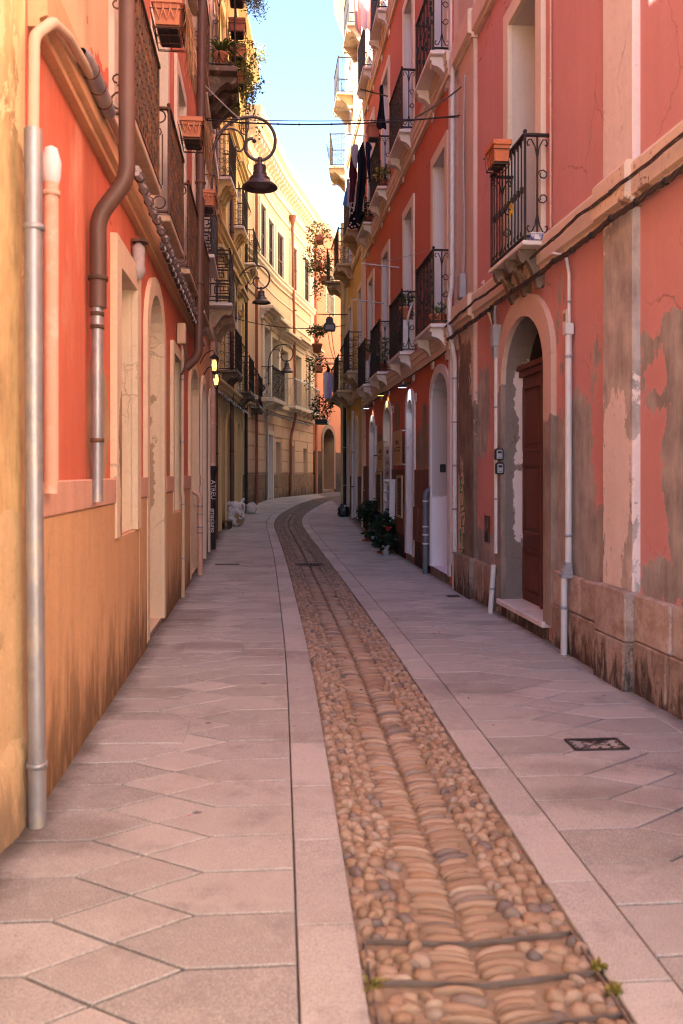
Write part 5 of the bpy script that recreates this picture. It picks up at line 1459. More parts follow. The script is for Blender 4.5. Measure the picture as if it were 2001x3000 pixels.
# key safes on the far jamb of the oxblood door: they face down the street
jam = hR1
du = WR1.at(1481)[0]
for k, (px, py) in enumerate(((1502.5, 1331), (1500.5, 1372))):
    X = (px-CX)/F; Yj = WR1.w(du).y; Xw = WR1.w(du).x; d = -(X*Yj - Xw); z = EYE+(HY-py)/F*Yj
    o = WR1.w(du, -d, z)
    t = thing('key_safe', ('upper' if k == 0 else 'lower')+' of the two key safes on the oxblood door jamb', 'key safe', o, WR1.ang(0), 'key safes by the door')
    MB().prism([(-.048,-.065),(.048,-.065),(.05,.0),(.05,.045),(.036,.066),(-.036,.066),(-.05,.045),(-.05,0)], -.045, 0, 'x').build('case', MT['dark_plastic'], t, bevel=.008)
    f = MB().prism([(-.033,-.052),(.033,-.052),(.034,.036),(.024,.05),(-.024,.05),(-.034,.036)], -.054, -.046, 'x').build('faceplate', MT['silver'], t, bevel=.003)
    MB().box(-.057,-.0545,-.022,.022,.010,.034).build('dial_window', MT['dark_plastic'], f)
    MB().box(-.0555,-.0543,-.016,.016,-.036,-.031).build('lettering', MT['dark_plastic'], f)
o_ = [x for x in bpy.data.objects if x.name.startswith('reveal')]
du2, dY = WR2.at(1266)[0], None
Yj = WR2.w(du2).y; X = (1297-CX)/F*Yj; d = X - WR2.w(du2).x; z = EYE+(HY-1372)/F*Yj
t = thing('intercom', 'black key box on the white doorway jamb of the red house', 'key safe', WR2.w(du2, -d, z), WR2.ang(0))
MB().prism([(-.045,-.065),(.045,-.065),(.045,.065),(-.045,.065)], -.04, 0, 'x').build('case', MT['dark_plastic'], t, bevel=.012)
MB().prism([(-.03,-.045),(.03,-.045),(.03,.045),(-.03,.045)], -.044, -.0405, 'x').build('cover', simple('rubber_black', (.03,.03,.033), .7), t)
# small hatch and plates on the pink wall
t = WR1.place('meter_hatch', 'small soot-stained metal hatch low on the pink wall', 'hatch', WR1.at(1430)[0], .0, .92)
MB().box(-.10,.10,0,.02,-.16,.16).build('frame', MT['rust_iron'], t, bevel=.004); MB().box(-.08,.08,.02,.026,-.14,.14).build('lid', simple('hatch_lid', (.16,.12,.11), .6, 0, .4, 10, col2=(.04,.03,.035), thr=(.45,.55)), t)
for px, py, lab in ((1658, 930, 'small pale house-number plate above the white conduit'), (1416, 840, 'small pale plate under the iron balcony')):
    u, z = WR1.at(px, py); t = WR1.place('wall_plate', lab, 'plate', u, 0, z); MB().box(-.05,.05,0,.015,-.07,.07).build('plate', MT['white_trim'], t, bevel=.003); MB().box(-.03,.03,.015,.018,-.035,.035).build('mark', simple('plate_mark', (.3,.2,.16)), t)
for px, py in ((1219, 1165), (1152, 1200)):
    u, z = WR2.at(px, py); t = WR2.place('wall_plate', 'small pale number plate '+('right of the lit glass door' if px > 1200 else 'above the nearer tan sign'), 'plate', u, 0, z); MB().box(-.05,.05,0,.015,-.08,.08).build('plate', MT['white_trim'], t, bevel=.003); MB().box(-.02,.02,.015,.018,-.035,.035).build('mark', simple('plate_mark2', (.25,.2,.2)), t)
# spray-painted strokes on the grey pilaster
M_GR = simple('spray_green', (.05,.13,.035), .7)
ug0, _ = WR1.at(1361); ug1, _ = WR1.at(1373)
def gp(x, y):
    u = WR1.at(1360+ (x-155)/7.83)[0]; Yj = WR1.w(u).y; return (u, .056, EYE+(HY-(1360+y/7.83))/F*Yj)
t = thing('graffiti', 'dripping green spray-paint strokes down the grey pilaster', 'graffiti', WR1.w(*gp(160, 2050)), WR1.ang(0)); o0 = gp(160, 2050)
for st in (((160,340),(185,300),(235,285),(285,300)), ((168,500),(200,475),(240,465)), ((165,640),(200,625),(240,620)), ((172,980),(210,955),(250,935)), ((180,1110),(215,1090),(258,1060)), ((195,1230),(225,1210),(255,1180)), ((192,1430),(215,1405),(245,1425)), ((172,1630),(205,1610),(240,1595)), ((160,1960),(190,1935),(235,1940),(250,1975),(225,2030),(185,2090),(180,2120),(220,2140),(275,2180)), ((160,300),(163,660)), ((238,470),(236,620)), ((172,700),(172,1030)), ((240,710),(240,930)), ((192,1210),(195,1440)), ((166,1480),(168,1800)), ((236,1600),(220,1900))):
    P = [Vector(gp(*p))-Vector(o0) for p in st]; mb = MB(); thin = len(st) == 2
    for a, b in zip(P, P[1:]): mb.bar(a, b, .002, .012 if thin else .035, up=(0,1,0))
    mb.build('stroke', M_GR, t)

# ------------------------------------------------------------------ cables along the right-hand band and across the street
def along(W, Ya, Yb, d, z0, z1, k=10, wob=.012, seed=1):
    rnd = random.Random(seed)
    return [W.w(W.uY(Ya+(Yb-Ya)*i/k), d+rnd.uniform(-.004,.004), z0+(z1-z0)*i/k+rnd.uniform(-wob,wob)) for i in range(k+1)]
def twisted(name, label, P, rad, r2, mat, turns, ties=0, tie_m=None):
    t = thing(name, label, 'cable', P[0]); a0 = Vector(P[0]); P = [Vector(p)-a0 for p in P]
    Q = []
    for p, q in zip(P, P[1:]):
        for k in range(10): Q.append(p.lerp(q, k/10) - Vector((0,0,.012*math.sin(math.pi*k/10))))
    Q.append(P[-1])
    for s_ in range(3):
        mb = MB(); mb.tube([p + Vector((math.cos(i*turns+s_*2.09)*r2*.3, math.cos(i*turns+s_*2.09)*r2*.95*0, math.sin(i*turns+s_*2.09)*r2)) for i, p in enumerate(Q)], rad, 6); mb.build('strand', mat, t)
    for k in range(ties):
        i = min(len(Q)-2, int((k+.5)/ties*(len(Q)-1))); c = Q[i]; dd = (Q[i+1]-Q[i]).normalized()*.012; MB().tube([c-dd, c+dd], r2+rad*.9, 7).build('tie', tie_m or mat, t)
    return t
twisted('cable_run', 'thick twisted cable strapped below the string course of the pink house', along(WR1, 4.6, 12.0, .12, 3.53, 3.47, 12), .013, .017, MT['cable'], .9, 18, MT['cable_black'])
twisted('cable_run', 'thin bundled cables looping over the string course of the pink house', along(WR1, 4.6, 12.0, .145, 3.73, 3.66, 9, .02, 4), .007, .012, MT['cable'], .5, 6)
twisted('cable_run', 'wrapped old cable bundle under the rusty balconies of the red house', along(WL1, 6.3, 13.6, .16, 3.83, 3.80, 12, .012, 6), .022, .024, MT['cable_grey'], .8, 26, MT['cable'])
twisted('cable_run', 'second old cable bundle lower on the band of the red house', along(WL1, 7.9, 13.6, .15, 3.72, 3.64, 9, .015, 9), .016, .018, MT['cable'], .8, 22, MT['cable_grey'])
twisted('cable_run', 'rope-like cable garland along the mustard house under its balconies', along(WL3, 20.2, 27.0, .20, 3.52, 3.45, 9, .05, 3), .02, .02, MT['cable_grey'], .8, 14, MT['cable'])
twisted('cable_run', 'dark cable run along the curved house at first-floor level', [WL4.w(WL4.len*(1-i/14), .22, 3.72-.02*i/14) for i in range(13)], .018, .016, MT['cable'], .8)
twisted('cable_run', 'dark cable run under the first balconies of the red house', along(WR2, 12.0, 22.5, .10, 3.30, 3.28, 9, .01, 12), .007, .008, MT['cable'], .8)
# hanging loops of thin grey cable on the grey pilaster
up = WR1.uY(11.2)
t = WR1.place('cable_drop', 'grey cables dropping down the pale pilaster into a small box', 'cable', up, .06, 3.7)
for k in range(4): MB().tube(catmull([(k*.035-.05,.02,3.1-k*.3),(k*.03-.04,.03,2.0),(k*.04-.06,.02,1.0),(k*.035-.05,.035,.3),(k*.05-.02,.04,-.05)], 5), .009, 6).build('strand', MT['cable_grey'], t)
MB().box(-.08,.08,0,.09,.18,.50).build('box', MT['grey_plastic'], t, bevel=.01)
for k in range(3): MB().tube([(0.05+.09*math.cos(i*.5+k), .05+.01*k, .02+.10*math.sin(i*.5+k)) for i in range(12)], .006, 5).build('loop', MT['cable_grey'], t)
up = WR1.at(1622)[0]
pipe(WR1, 'conduit', 'thin pinkish cable clipped down the pink wall beside the balcony window', 'pipe', [(up,.03,3.9),(up,.03,9)], .011, MT['pink_pipe'], [(up,.03,z) for z in (4.1,4.4,4.7,5.3,5.8,6.3)], MT['pink_pipe'], 6)
# spans across
pR = WR1.w(WR1.uY(11.4), .08, 6.37); pL = WL1.w(WL1.uY(12.9), .1, 6.95)
wire('span_cable', 'pair of black service cables slung across the street by the large lamp', [pL, pR], .011, MT['cable_black'], sag=.10, n=24, ties=10)
wire('span_cable', 'slack thin cable just above the black pair', [pL+Vector((0,.1,.06)), pR+Vector((0,.1,.02))], .006, MT['cable_black'], sag=.05, n=24)
wire('span_cable', 'knotted tie cable running up to the pale pilaster', [pR+Vector((-.6,.03,-.02)), WR1.w(WR1.uY(11.4), .06, 6.75)], .011, MT['cable'], sag=.02, n=8, ties=4)
wire('span_cable', 'knotted tie cable running up to the red wall by the brown downpipe', [pL+Vector((.7,.1,-.03)), WL1.w(WL1.uY(12.6), .06, 7.5)], .011, MT['cable_grey'], sag=.02, n=8, ties=4)
wire('span_cable', 'far service cable crossing in front of the curved house', [WL3.w(WL3.uY(25.0), .1, 6.1), WR3.w(WR3.uY(26.9), .1, 6.25)], .013, MT['cable'], sag=.18, n=24, ties=9)

# ------------------------------------------------------------------ wall lamps that are lit
def lantern(W, px, py, label):
    u, z = W.at(px, py, .25)
    t = W.place('wall_lantern', label, 'lantern', u, .25, z, 'lit coach lanterns')
    MB().lathe([(.001,.22),(.02,.19),(.09,.13),(.085,.12)], 6).build('roof', MT['iron'], t)
    MB().lathe([(.035,-.14),(.012,-.17),(.012,-.22),(.001,-.24)], 6).build('base', MT['iron'], t)
    mb = MB()
    for j in range(6):
        a = j*math.pi/3; mb.bar((.035*math.cos(a),.035*math.sin(a),-.14), (.085*math.cos(a),.085*math.sin(a),.12), .010)
    mb.build('cage', MT['iron'], t)
    MB().lathe([(.001,-.10),(.03,-.09),(.045,.0),(.03,.08),(.001,.10)], 8).build('bulb', MT['lamp_bulb'], t)
    MB().tube([(0,-.25,.02),(0,-.15,.20),(0,-.02,.26),(0,0,.21)], .010, 6).build('arm', MT['iron'], t)
lantern(WL2, 628, 1070, 'upper lit coach lantern on the salmon house corner')
lantern(WL2, 633, 1112, 'lower lit coach lantern on the salmon house corner')
def led(W, pc, py, m_, label, energy, col):
    u = W.at(pc)[0]; Yl = W.w(u).y; z = EYE+(HY-py)/F*Yl
    t = W.place('spot_lamp', label, 'lamp', u, .16, z, 'small lit lamps over the doors')
    MB().prism([(-.16,.05),(-.16,.10),(-.03,.06),(-.03,.03)], -.015, .015, 'x').build('arm', MT['iron'], t)
    MB().lathe([(.02,.05),(.075,.02),(.085,-.005),(.08,-.012),(.07,.0)], 14).build('hood', MT['dark_plastic'], t)
    MB().lathe([(.001,-.008),(.078,-.008)], 14).build('lens', m_, t)
    l = bpy.data.lights.new('door_light', 'SPOT'); l.energy = energy*.18; l.color = col; l.spot_size = R(110); l.spot_blend = .7; l.shadow_soft_size = .05
    o = bpy.data.objects.new('door_light', l); COL.objects.link(o); o.parent = t; o.location = (0,-.01,-.03); o.rotation_euler = (R(-40),0,0)
led(WR2, 1204, 1134, MT['led_white'], 'white-lit spot lamp above the dark glass door', 5.0, (.75,.85,1.0))
led(WR2, 1137, 1158, MT['led_yellow'], 'yellow-lit spot lamp above the doorway with posters', 5.0, (1.0,.75,.3))
led(WR2, 1092, 1196, MT['led_white'], 'white-lit spot lamp above the last red-house doorway', 4.0, (.9,.85,.7))
# ------------------------------------------------------------------ signs and racks on the red house
def board(W, pa, pb, ya, yb, d, label, cat, name, th=.015):
    ua, ub = sorted((W.at(pa, HY, d)[0], W.at(pb, HY, d)[0])); um = (ua+ub)/2; Y = W.w(um).y
    z1, z0 = EYE+(HY-ya)/F*Y, EYE+(HY-yb)/F*Y
    t = W.place(name, label, cat, um, d, z0); return t, (ub-ua)/2, z1-z0
for k, (pa, pb, ya, yb, lab) in enumerate(((1152.5, 1178.5, 1262, 1364, 'nearer tan hanging sign reading YADLA between the two lit doors'), (1107, 1124.5, 1293, 1381, 'farther tan hanging sign reading YADLA above the tall tan-framed menu board'))):
    t, hw, hh = board(WR2, pa, pb, ya, yb, .07, lab, 'sign', 'hanging_sign')
    MB().box(-hw,hw,0,.012,0,hh).build('panel', MT['sign_tan'], t, bevel=.003)
    f = (R(90),0,R(180))
    text_part('YADLA', hh*.19, (0,.013,hh*.66), f, MT['sign_ink'], t)
    MB().box(-hw*.72,hw*.72,.0125,.014,hh*.50,hh*.525).build('rule', MT['sign_ink'], t)
    for j in range(4): MB().box(-hw*.66+j*hw*.38,-hw*.66+j*hw*.38+hw*.18,.0125,.014,hh*.40,hh*.455).build('emblem', MT['sign_ink'], t)
    for zz in (.33,.30,.27,.16,.13): MB().box(-hw*.5,hw*.5,.0125,.0135,hh*zz,hh*zz+.006).build('small_print', MT['frame_tan'], t)
    for x in (-hw*.9, 0, hw*.9):
        for zz in (hh*.03, hh*.97): MB().lathe([(.018,-.07),(.018,.018),(.0005,.020)], 8, (x,0,zz), axis='y').build('stud', MT['silver'], t)
t, hw, hh = board(WR2, 1132, 1147, 1307, 1431, .03, 'white framed picture menu leaning in the doorway between the tan signs', 'menu board', 'menu_display')
MB().box(-hw,hw,0,.03,0,hh).build('frame', MT['white_paint'], t, bevel=.004)
cols = ((.62,.60,.62),(.38,.36,.42),(.30,.28,.34),(.20,.24,.33))
for j in range(4):
    z0, z1 = hh*(.03+.245*(3-j)), hh*(.03+.245*(3-j)+.215)
    p = MB().box(-hw*.86,hw*.86,.031,.034,z0,z1).build('picture_panel', simple('menu_%d'%j, cols[j], .35, 0, .15, 5), t)
    MB().box(-hw*.5,hw*.3,.0345,.036,z0+(z1-z0)*.25,z0+(z1-z0)*.6).build('print', simple('menu_ink_%d'%j, ((.05,.05,.06),(.42,.12,.10),(.30,.07,.08),(.10,.13,.25))[j]), p)
MB().box(-hw*.55,hw*.35,.0345,.036,hh*.885,hh*.905).build('red_print', simple('menu_red', (.5,.05,.06)), t)
t, hw, hh = board(WR2, 1140, 1157, 1404, 1531, .06, 'white open rack of leaflets on the brown stone by the posters doorway', 'leaflet rack', 'leaflet_rack')
MB().box(-hw,hw,-.02,-.005,0,hh).build('back_board', MT['frame_tan'], t)
for x0, x1 in ((-hw,-hw+.02),(hw-.02,hw)): MB().box(x0,x1,-.004,.11,0,hh).build('side_panel', MT['white_paint'], t, bevel=.003)
for j in range(5): MB().box(-hw+.021,hw-.021,-.004,.10,hh*j*.235,hh*j*.235+.018).build('shelf', MT['white_paint'], t)
for j in range(4):
    for q in range(3):
        x = -hw*.75+q*hw*.52; MB().box(x,x+hw*.42,.02,.05,hh*j*.235+.019,hh*j*.235+hh*.14).build('leaflet', simple('leaflet_%d%d'%(j,q), ((.55,.42,.34),(.5,.35,.33),(.52,.5,.48))[(j+q)%3], .6), t)
for pa, pb, ya, yb, lab in ((1166, 1181, 1393, 1516, 'narrow framed dark menu board under the nearer tan sign'), (1104, 1119.5, 1384, 1499, 'tall tan-framed menu board under the farther tan sign')):
    t, hw, hh = board(WR2, pa, pb, ya, yb, .055, lab, 'menu board', 'menu_board')
    MB().box(-hw+.04,hw-.04,0,.018,.05,hh-.05).build('board', MT['chalk'], t)
    for x0, x1, z0, z1 in ((-hw,-hw+.04,0,hh),(hw-.04,hw,0,hh),(-hw+.04,hw-.04,0,.05),(-hw+.04,hw-.04,hh-.05,hh)): MB().box(x0,x1,0,.035,z0,z1).build('frame_bar', MT['frame_tan'], t, bevel=.003)
    for j in range(9): MB().box(-hw*.55,hw*.4,.0185,.02,hh*(.12+.085*j),hh*(.12+.085*j)+.012).build('chalk_line', simple('chalk_faint', (.17,.11,.08)), t)

# ------------------------------------------------------------------ plants
MT['leaf_ivy'] = leafmat('leaf_ivy', (.06,.10,.02), (.24,.24,.06))
def pot(t, r0, r1, h, m_, z=0.0, c=(0,0)):
    MB().lathe([(.001,z),(r0,z),(r1*.96,z+h*.82),(r1*1.06,z+h*.83),(r1*1.06,z+h),(r1*.95,z+h),(r1*.92,z+h*.9)], 16, (c[0],c[1],0)).build('pot', m_, t)
    MB().lathe([(.001,z+h*.9),(r1*.93,z+h*.9)], 12, (c[0],c[1],0)).build('soil', MT['soil'], t)
def potted(name, label, loc, r, h, m_, leaf, R_, n, size, seed, zc=None, sc_=(1,1,1), flower=None, group=None, saucer=False):
    t = thing(name, label, 'potted plant', loc, 0, group); rnd = random.Random(seed)
    pot(t, r*.72, r, h, m_)
    mb = MB()
    for j in range(7):
        a = j*.9; mb.tube([(0,0,h*.85),(R_*.3*math.cos(a),R_*.3*math.sin(a),h+R_*.5),(R_*.6*math.cos(a),R_*.6*math.sin(a),h+R_*.9)], [.008,.006,.003], 5)
    mb.build('stems', leaf, t)
    mb = MB(); leaves(mb, (0,0,zc if zc else h+R_*.75), R_, n, size, rnd, sc_); mb.build('foliage', leaf, t)
    if flower:
        mb = MB(); 
        for _ in range(flower[1]): leaves(mb, (rnd.uniform(-.6,.6)*R_, rnd.uniform(-.8,.2)*R_, (zc or h+R_*.75)+rnd.uniform(-.2,.5)*R_), .035, 9, .04, rnd, long=1.2)
        mb.build('flowers', flower[0], t, kind='stuff')
    if saucer: MB().lathe([(.001,-.002),(r*1.15,.0),(r*1.2,.03),(r*1.1,.03)], 14).build('saucer', MT['terracotta_dark'], t)
    return t
def gpt(px, py):
    Y = 10.0
    for _ in range(60): Y = (EYE-zg(Y))*F/(py-HY)*.5 + Y*.5
    return Vector(((px-CX)/F*Y, Y, zg(Y)))
grp = 'pots standing by the red house'
p = gpt(1130, 1625)
potted('potted_plant', 'white pot of broad dark leaves with one red bloom, frontmost of the group', p, .085, .19, MT['pot_white'], MT['leaf_dark'], .19, 150, .085, 1, .24, (1.2,1,.55), (MT['petal_red'], 0), grp)
t = thing('red_flower', 'single bright red bloom among the dark pots', 'flower', p+Vector((.06,.10,.50)))
mb = MB(); leaves(mb, (0,0,0), .045, 46, .04, random.Random(3), long=1.1); mb.build('petals', MT['petal_red'], t); MB().tube([(0,0,0),(.0,.01,-.22)], .005, 5).build('stem', MT['leaf_dark'], t)
potted('potted_plant', 'terracotta pot of dense dark shrub just behind the white pot with the bloom', p+Vector((.03,.42,0)), .16, .28, MT['terracotta_dark'], MT['leaf_dark'], .25, 900, .04, 2, .55, (1,1,1.0), None, grp, True)
potted('potted_plant', 'white pot of drooping leaves at the left of the group', gpt(1100, 1598), .10, .21, MT['pot_white'], MT['leaf_dark'], .21, 200, .075, 4, .28, (1.2,1,.6), (MT['petal_pink'], 4), grp)
potted('potted_plant', 'tall round dark shrub in terracotta, largest and rearmost of the pots', gpt(1092, 1590)+Vector((-.02,.45,0)), .18, .30, MT['terracotta_dark'], MT['leaf_dark'], .33, 1900, .036, 5, .66, (1,1,.85), (MT['petal_pink'], 3), grp, True)
potted('potted_plant', 'spindly dark shrub against the posters doorway', p+Vector((.17,.75,0)), .12, .24, MT['terracotta_dark'], MT['leaf_dark'], .26, 900, .034, 6, .60, (.75,.75,1.2), None, grp, True)

def window_box(W, u, d, z, L, w, h, label, m_, cage=True, dead=0, seed=1, group=None, green=None, tilt=0):
    t = W.place('flower_box', label, 'flower box', u, d, z, group)
    mb = MB(); k = .82
    bx0 = [(-L/2*k,-w/2*k,0),(L/2*k,-w/2*k,0),(L/2*k,w/2*k,0),(-L/2*k,w/2*k,0)]; tp = [(-L/2,-w/2,h),(L/2,-w/2,h),(L/2,w/2,h),(-L/2,w/2,h)]
    mb.add(bx0+tp, [(3,2,1,0),(0,1,5,4),(1,2,6,5),(2,3,7,6),(3,0,4,7)]); mb.build('trough', m_, t)
    mb = MB()
    for a in (-1,1):
        mb.box(-L/2-.012, L/2+.012, a*w/2-.012, a*w/2+.012, h-.045, h+.004)
        mb.box(a*L/2-.012, a*L/2+.012, -w/2+.012, w/2-.012, h-.045, h+.003)
    mb.build('rim', m_, t, bevel=.003)
    MB().quad((-L/2*.95,-w/2*.95,h-.03),(L/2*.95,-w/2*.95,h-.03),(L/2*.95,w/2*.95,h-.03),(-L/2*.95,w/2*.95,h-.03)).build('soil', MT['soil'], t)
    MB().box(-L/2*.7,L/2*.7,-w/2*.7,w/2*.7,-.02,-.001).build('base_tray', MT['dark_plastic'], t)
    if cage:
        mb = MB()
        for zz in (-.03, h*.55):
            e = .02 if zz > 0 else .0
            c = [(-L/2*.9-e,-w/2-e,zz),(L/2*.9+e,-w/2-e,zz),(L/2*.9+e,w/2+e,zz),(-L/2*.9-e,w/2+e,zz)]
            for a, b in zip(c, c[1:]+c[:1]): mb.tube([a,b], .005, 5, caps=False)
        for x in (-.4,-.15,.15,.4): mb.tube([(x*L,-w/2-.02,h*.55),(x*L,-w/2,-.03),(x*L,w/2,-.03),(x*L,w/2+.02,h*.55)], .004, 5, caps=False)
        mb.tube([(-L/2*.9,0,-.031),(L/2*.9,0,-.031)], .004, 5, caps=False)
        mb.build('wire_cradle', MT['rust_iron'], t)
    rnd = random.Random(seed)
    if dead:
        mb = MB()
        for _ in range(dead):
            x, y = rnd.uniform(-.45,.45)*L, rnd.uniform(.0,.5)*w; l = rnd.uniform(.15,.62)
            mb.tube([(x,y,h),(x+rnd.uniform(-.03,.03),w/2+.03,h-.02),(x+rnd.uniform(-.05,.05),w/2+rnd.uniform(.03,.10),h-l*.5),(x+rnd.uniform(-.06,.06),w/2+rnd.uniform(.02,.10),h-l)], .0035, 4, caps=False)
        mb.build('dry_stems', MT['dead'], t)
    if green:
        mb = MB(); leaves(mb, (0,0,h+.05), L*.45, green[1], green[2], rnd, (1,.6,.5), .3); mb.build('foliage', green[0], t)
    return t
for k, (Yc, lab) in enumerate(((7.2, 'nearest terracotta trough in a wire cradle on the rusty balcony rail'), (9.55, 'middle terracotta trough of the three on the rusty balconies'), (11.95, 'farthest terracotta trough of the three on the rusty balconies'))):
    t = window_box(WL1, WL1.uY(Yc), .30, 5.30, .46, .23, .20, lab, MT['terracotta'], True, 90 if k < 2 else 10, 10+k, 'terracotta troughs on the rusty balconies')
    for x in (-.12, 0, .12):   # pressed leaf relief on the end that faces the street
        for s_ in (-1, 1):
            MB().tube([(.215, x*.5, .03), (.228, x*.5+s_*.02, .08), (.236, x*.5+s_*.035, .13), (.238, x*.5+s_*.025, .15)], [.003,.008,.006,.002], 5).build('leaf_relief', MT['terracotta'], t)
u, z = WR1.at(1459, 490, .36)
window_box(WR1, u, .36, z+.02, .30, .17, .20, 'orange plastic trough in a wire basket on the pink house balcony', simple('trough_orange', (.55,.16,.06), .6), True, 0, 22)
mb = MB()
# salmon house: roof-high balcony with troughs and ivy
x0, x1 = yd(WL2, 15.6, 17.6)
for k, (uu, zz, lab) in enumerate(((x1-.25, 10.35, 'highest terracotta trough on the ivy balcony'), (x1-.62, 9.95, 'second terracotta trough below the highest one, ivy balcony'), (x1-.95, 9.62, 'third terracotta trough, in a black wire cradle on the ivy balcony'), (x1-1.35, 9.30, 'lowest small trough in a black wire cradle, ivy balcony'))):
    window_box(WL2, uu, .60, zz, .42 if k < 3 else .34, .30, .22, lab, MT['terracotta'] if k != 1 else MT['terracotta_dark'], k >= 1, 0, 30+k, 'troughs on the ivy balcony', (MT['leaf'], 50, .05) if k == 0 else None)
t = WL2.place('ivy', 'trailing ivy cascading off the high balcony into the sky', 'ivy', x0+.45, .45, 9.45); rnd = random.Random(41)
mb = MB(); st = MB()
for _ in range(26):
    x, y = rnd.uniform(-.55,.9), rnd.uniform(-.05,.42); L = rnd.uniform(.4, 1.35); q = Vector((x,y,rnd.uniform(.2,.7))); P = [q.copy()]
    for i in range(12):
        q = q + Vector((rnd.uniform(-.05,.05), rnd.uniform(-.03,.045), -L/12)); P.append(q.copy()); leaves(mb, q, .07, 5, .042, rnd, (1,1,1), .5)
    st.tube(P, .004, 4, caps=False)
mb.build('foliage', MT['leaf_ivy'], t); st.build('stems', MT['leaf_dark'], t)
t = WL2.place('asparagus_fern', 'feathery fern spilling over the top troughs against the sky', 'plant', x1-.35, .72, 10.6); mb = MB(); rnd = random.Random(5)
for _ in range(60):
    q = Vector((rnd.uniform(-.25,.25), rnd.uniform(-.1,.1), .1)); dr = Vector((rnd.uniform(-.4,.4), rnd.uniform(.0,.5), .5))
    for i in range(14):
        q = q + dr*.06; dr.z -= .14; leaves(mb, q, .03, 4, .022, rnd, (1,1,1), .2, long=2.6)
mb.build('foliage', MT['leaf_blue'], t)
t = WL2.place('strappy_plant', 'strap-leaved plant arching through the high iron balcony', 'potted plant', x1-.18, .30, 9.10); rnd = random.Random(8)
pot(t, .09, .13, .26, MT['terracotta'])
for _ in range(26):
    a = rnd.uniform(0,6.28); L = rnd.uniform(.45,.85); mb = MB(); P = [Vector((0,0,.22))]
    for i in range(1,7):
        f = i/6; P.append(Vector((math.cos(a)*L*.75*f, math.sin(a)*L*.75*f, .22+L*(f*1.15-f*f*1.15))))
    s_ = Vector((-math.sin(a), math.cos(a), 0))
    v = []
    for i, q in enumerate(P): w = .022*(1-(i/6)**2)+.002; v += [q-s_*w, q+s_*w]
    mb.add(v, [(2*i,2*i+1,2*i+3,2*i+2) for i in range(6)]); mb.build('leaf', MT['leaf'], t)
t = WL2.place('reed_screen', 'yellowed reed screen on the high iron balcony', 'screen', x1-.35, .08, 9.15); rnd = random.Random(9)
for _ in range(60): x, y = rnd.uniform(-.3,.2), rnd.uniform(0,.35); MB().bar((x,y,.0),(x+rnd.uniform(-.05,.05),y+rnd.uniform(-.03,.03),rnd.uniform(.9,1.25)), .014, .006).build('reed', MT['dead'] if rnd.random()<.5 else MT['leaf_yellow'], t)
# pale roof plant on the mustard house parapet
t = WL3.place('roof_plant', 'pale shrub lit on the parapet of the mustard house', 'plant', .4, .30, 14.25); mb = MB(); leaves(mb, (0,0,.45), .62, 420, .07, random.Random(11), (1,.8,.75)); mb.build('foliage', MT['leaf_blue'], t); MB().tube([(0,0,0),(0,0,.4)], .02, 6).build('stem', MT['dead'], t)

# flowers round the bend on the right
x0, x1 = yd(WR4, 27.75, 29.2)
def flower_mass(u, d, z, Rr, n, mats, seed, label, sc_=(1,.9,1), hang=0, trough=True):
    t = WR4.place('flower_box', label, 'flower box', u, d, z, 'planted boxes on the pale house'); rnd = random.Random(seed)
    if trough:
        MB().box(-.3,.3,-.11,.11,-.02,.17).build('trough', MT['terracotta'], t, bevel=.012)
    for k, (m_, f) in enumerate(mats):
        mb = MB(); leaves(mb, (0,.05,.28), Rr, int(n*f), .06, rnd, sc_, .1); 
        for _ in range(int(hang*f)):
            q = Vector((rnd.uniform(-.3,.3), rnd.uniform(.05,.35), .15)); L = rnd.uniform(.3,.9)
            for i in range(10): q = q+Vector((rnd.uniform(-.03,.03), rnd.uniform(-.02,.03), -L/10)); leaves(mb, q, .06, 4, .045, rnd, (1,1,1), .3)
        mb.build('foliage' if k == 0 else 'flowers', m_, t, kind='stuff')
flower_mass(x0+.5, .92, 9.25, .50, 300, ((MT['leaf_yellow'], .85), (MT['petal_pink'], .12)), 1, 'uppermost planted box in ochre leaf, above the flowered balcony', (1,.9,.8), 6)
flower_mass(x0+.4, .95, 8.35, .55, 380, ((MT['leaf'], .8), (MT['petal_pink'], .2)), 2, 'planted box of purple flowers on the upper flowered balcony', (1,.9,.9), 4)
flower_mass(x0+.9, .80, 8.0, .45, 260, ((MT['leaf_blue'], .9), (MT['petal_pink'], .08)), 3, 'variegated spiky planter beside the purple flowers', (1,.9,1.1), 8)
flower_mass(x0+.4, .95, 4.95, .42, 260, ((MT['leaf'], 1.0),), 4, 'trailing fern box above the hanging washing, lower balcony', (1,.9,.7), 4)
t = WR4.place('potted_tree', 'small round jade tree in a terracotta pot round the bend', 'potted plant', x0+.35, 1.0, 5.55); pot(t, .12, .17, .30, MT['terracotta']); mb = MB()
leaves(mb, (0,0,.72), .36, 420, .055, random.Random(15), (1.1,1,.55)); mb.build('foliage', MT['leaf'], t)
mb = MB()
for a in (0,1.6,3.1,4.6): mb.tube([(0,0,.25),(.08*math.cos(a),.08*math.sin(a),.5),(.22*math.cos(a),.22*math.sin(a),.7)], [.02,.014,.006], 6)
mb.build('branches', MT['dead'], t)
t = WR4.place('climbing_plant', 'dark bush filling the lowest window basket round the bend', 'plant', x0+.5, .85, 3.25); mb = MB(); leaves(mb, (0,0,.5), .5, 420, .06, random.Random(16), (1,.8,.9), .3); mb.build('foliage', MT['leaf_dark'], t); MB().box(-.4,.4,-.2,.2,-.04,.1).build('basket', MT['iron'], t)
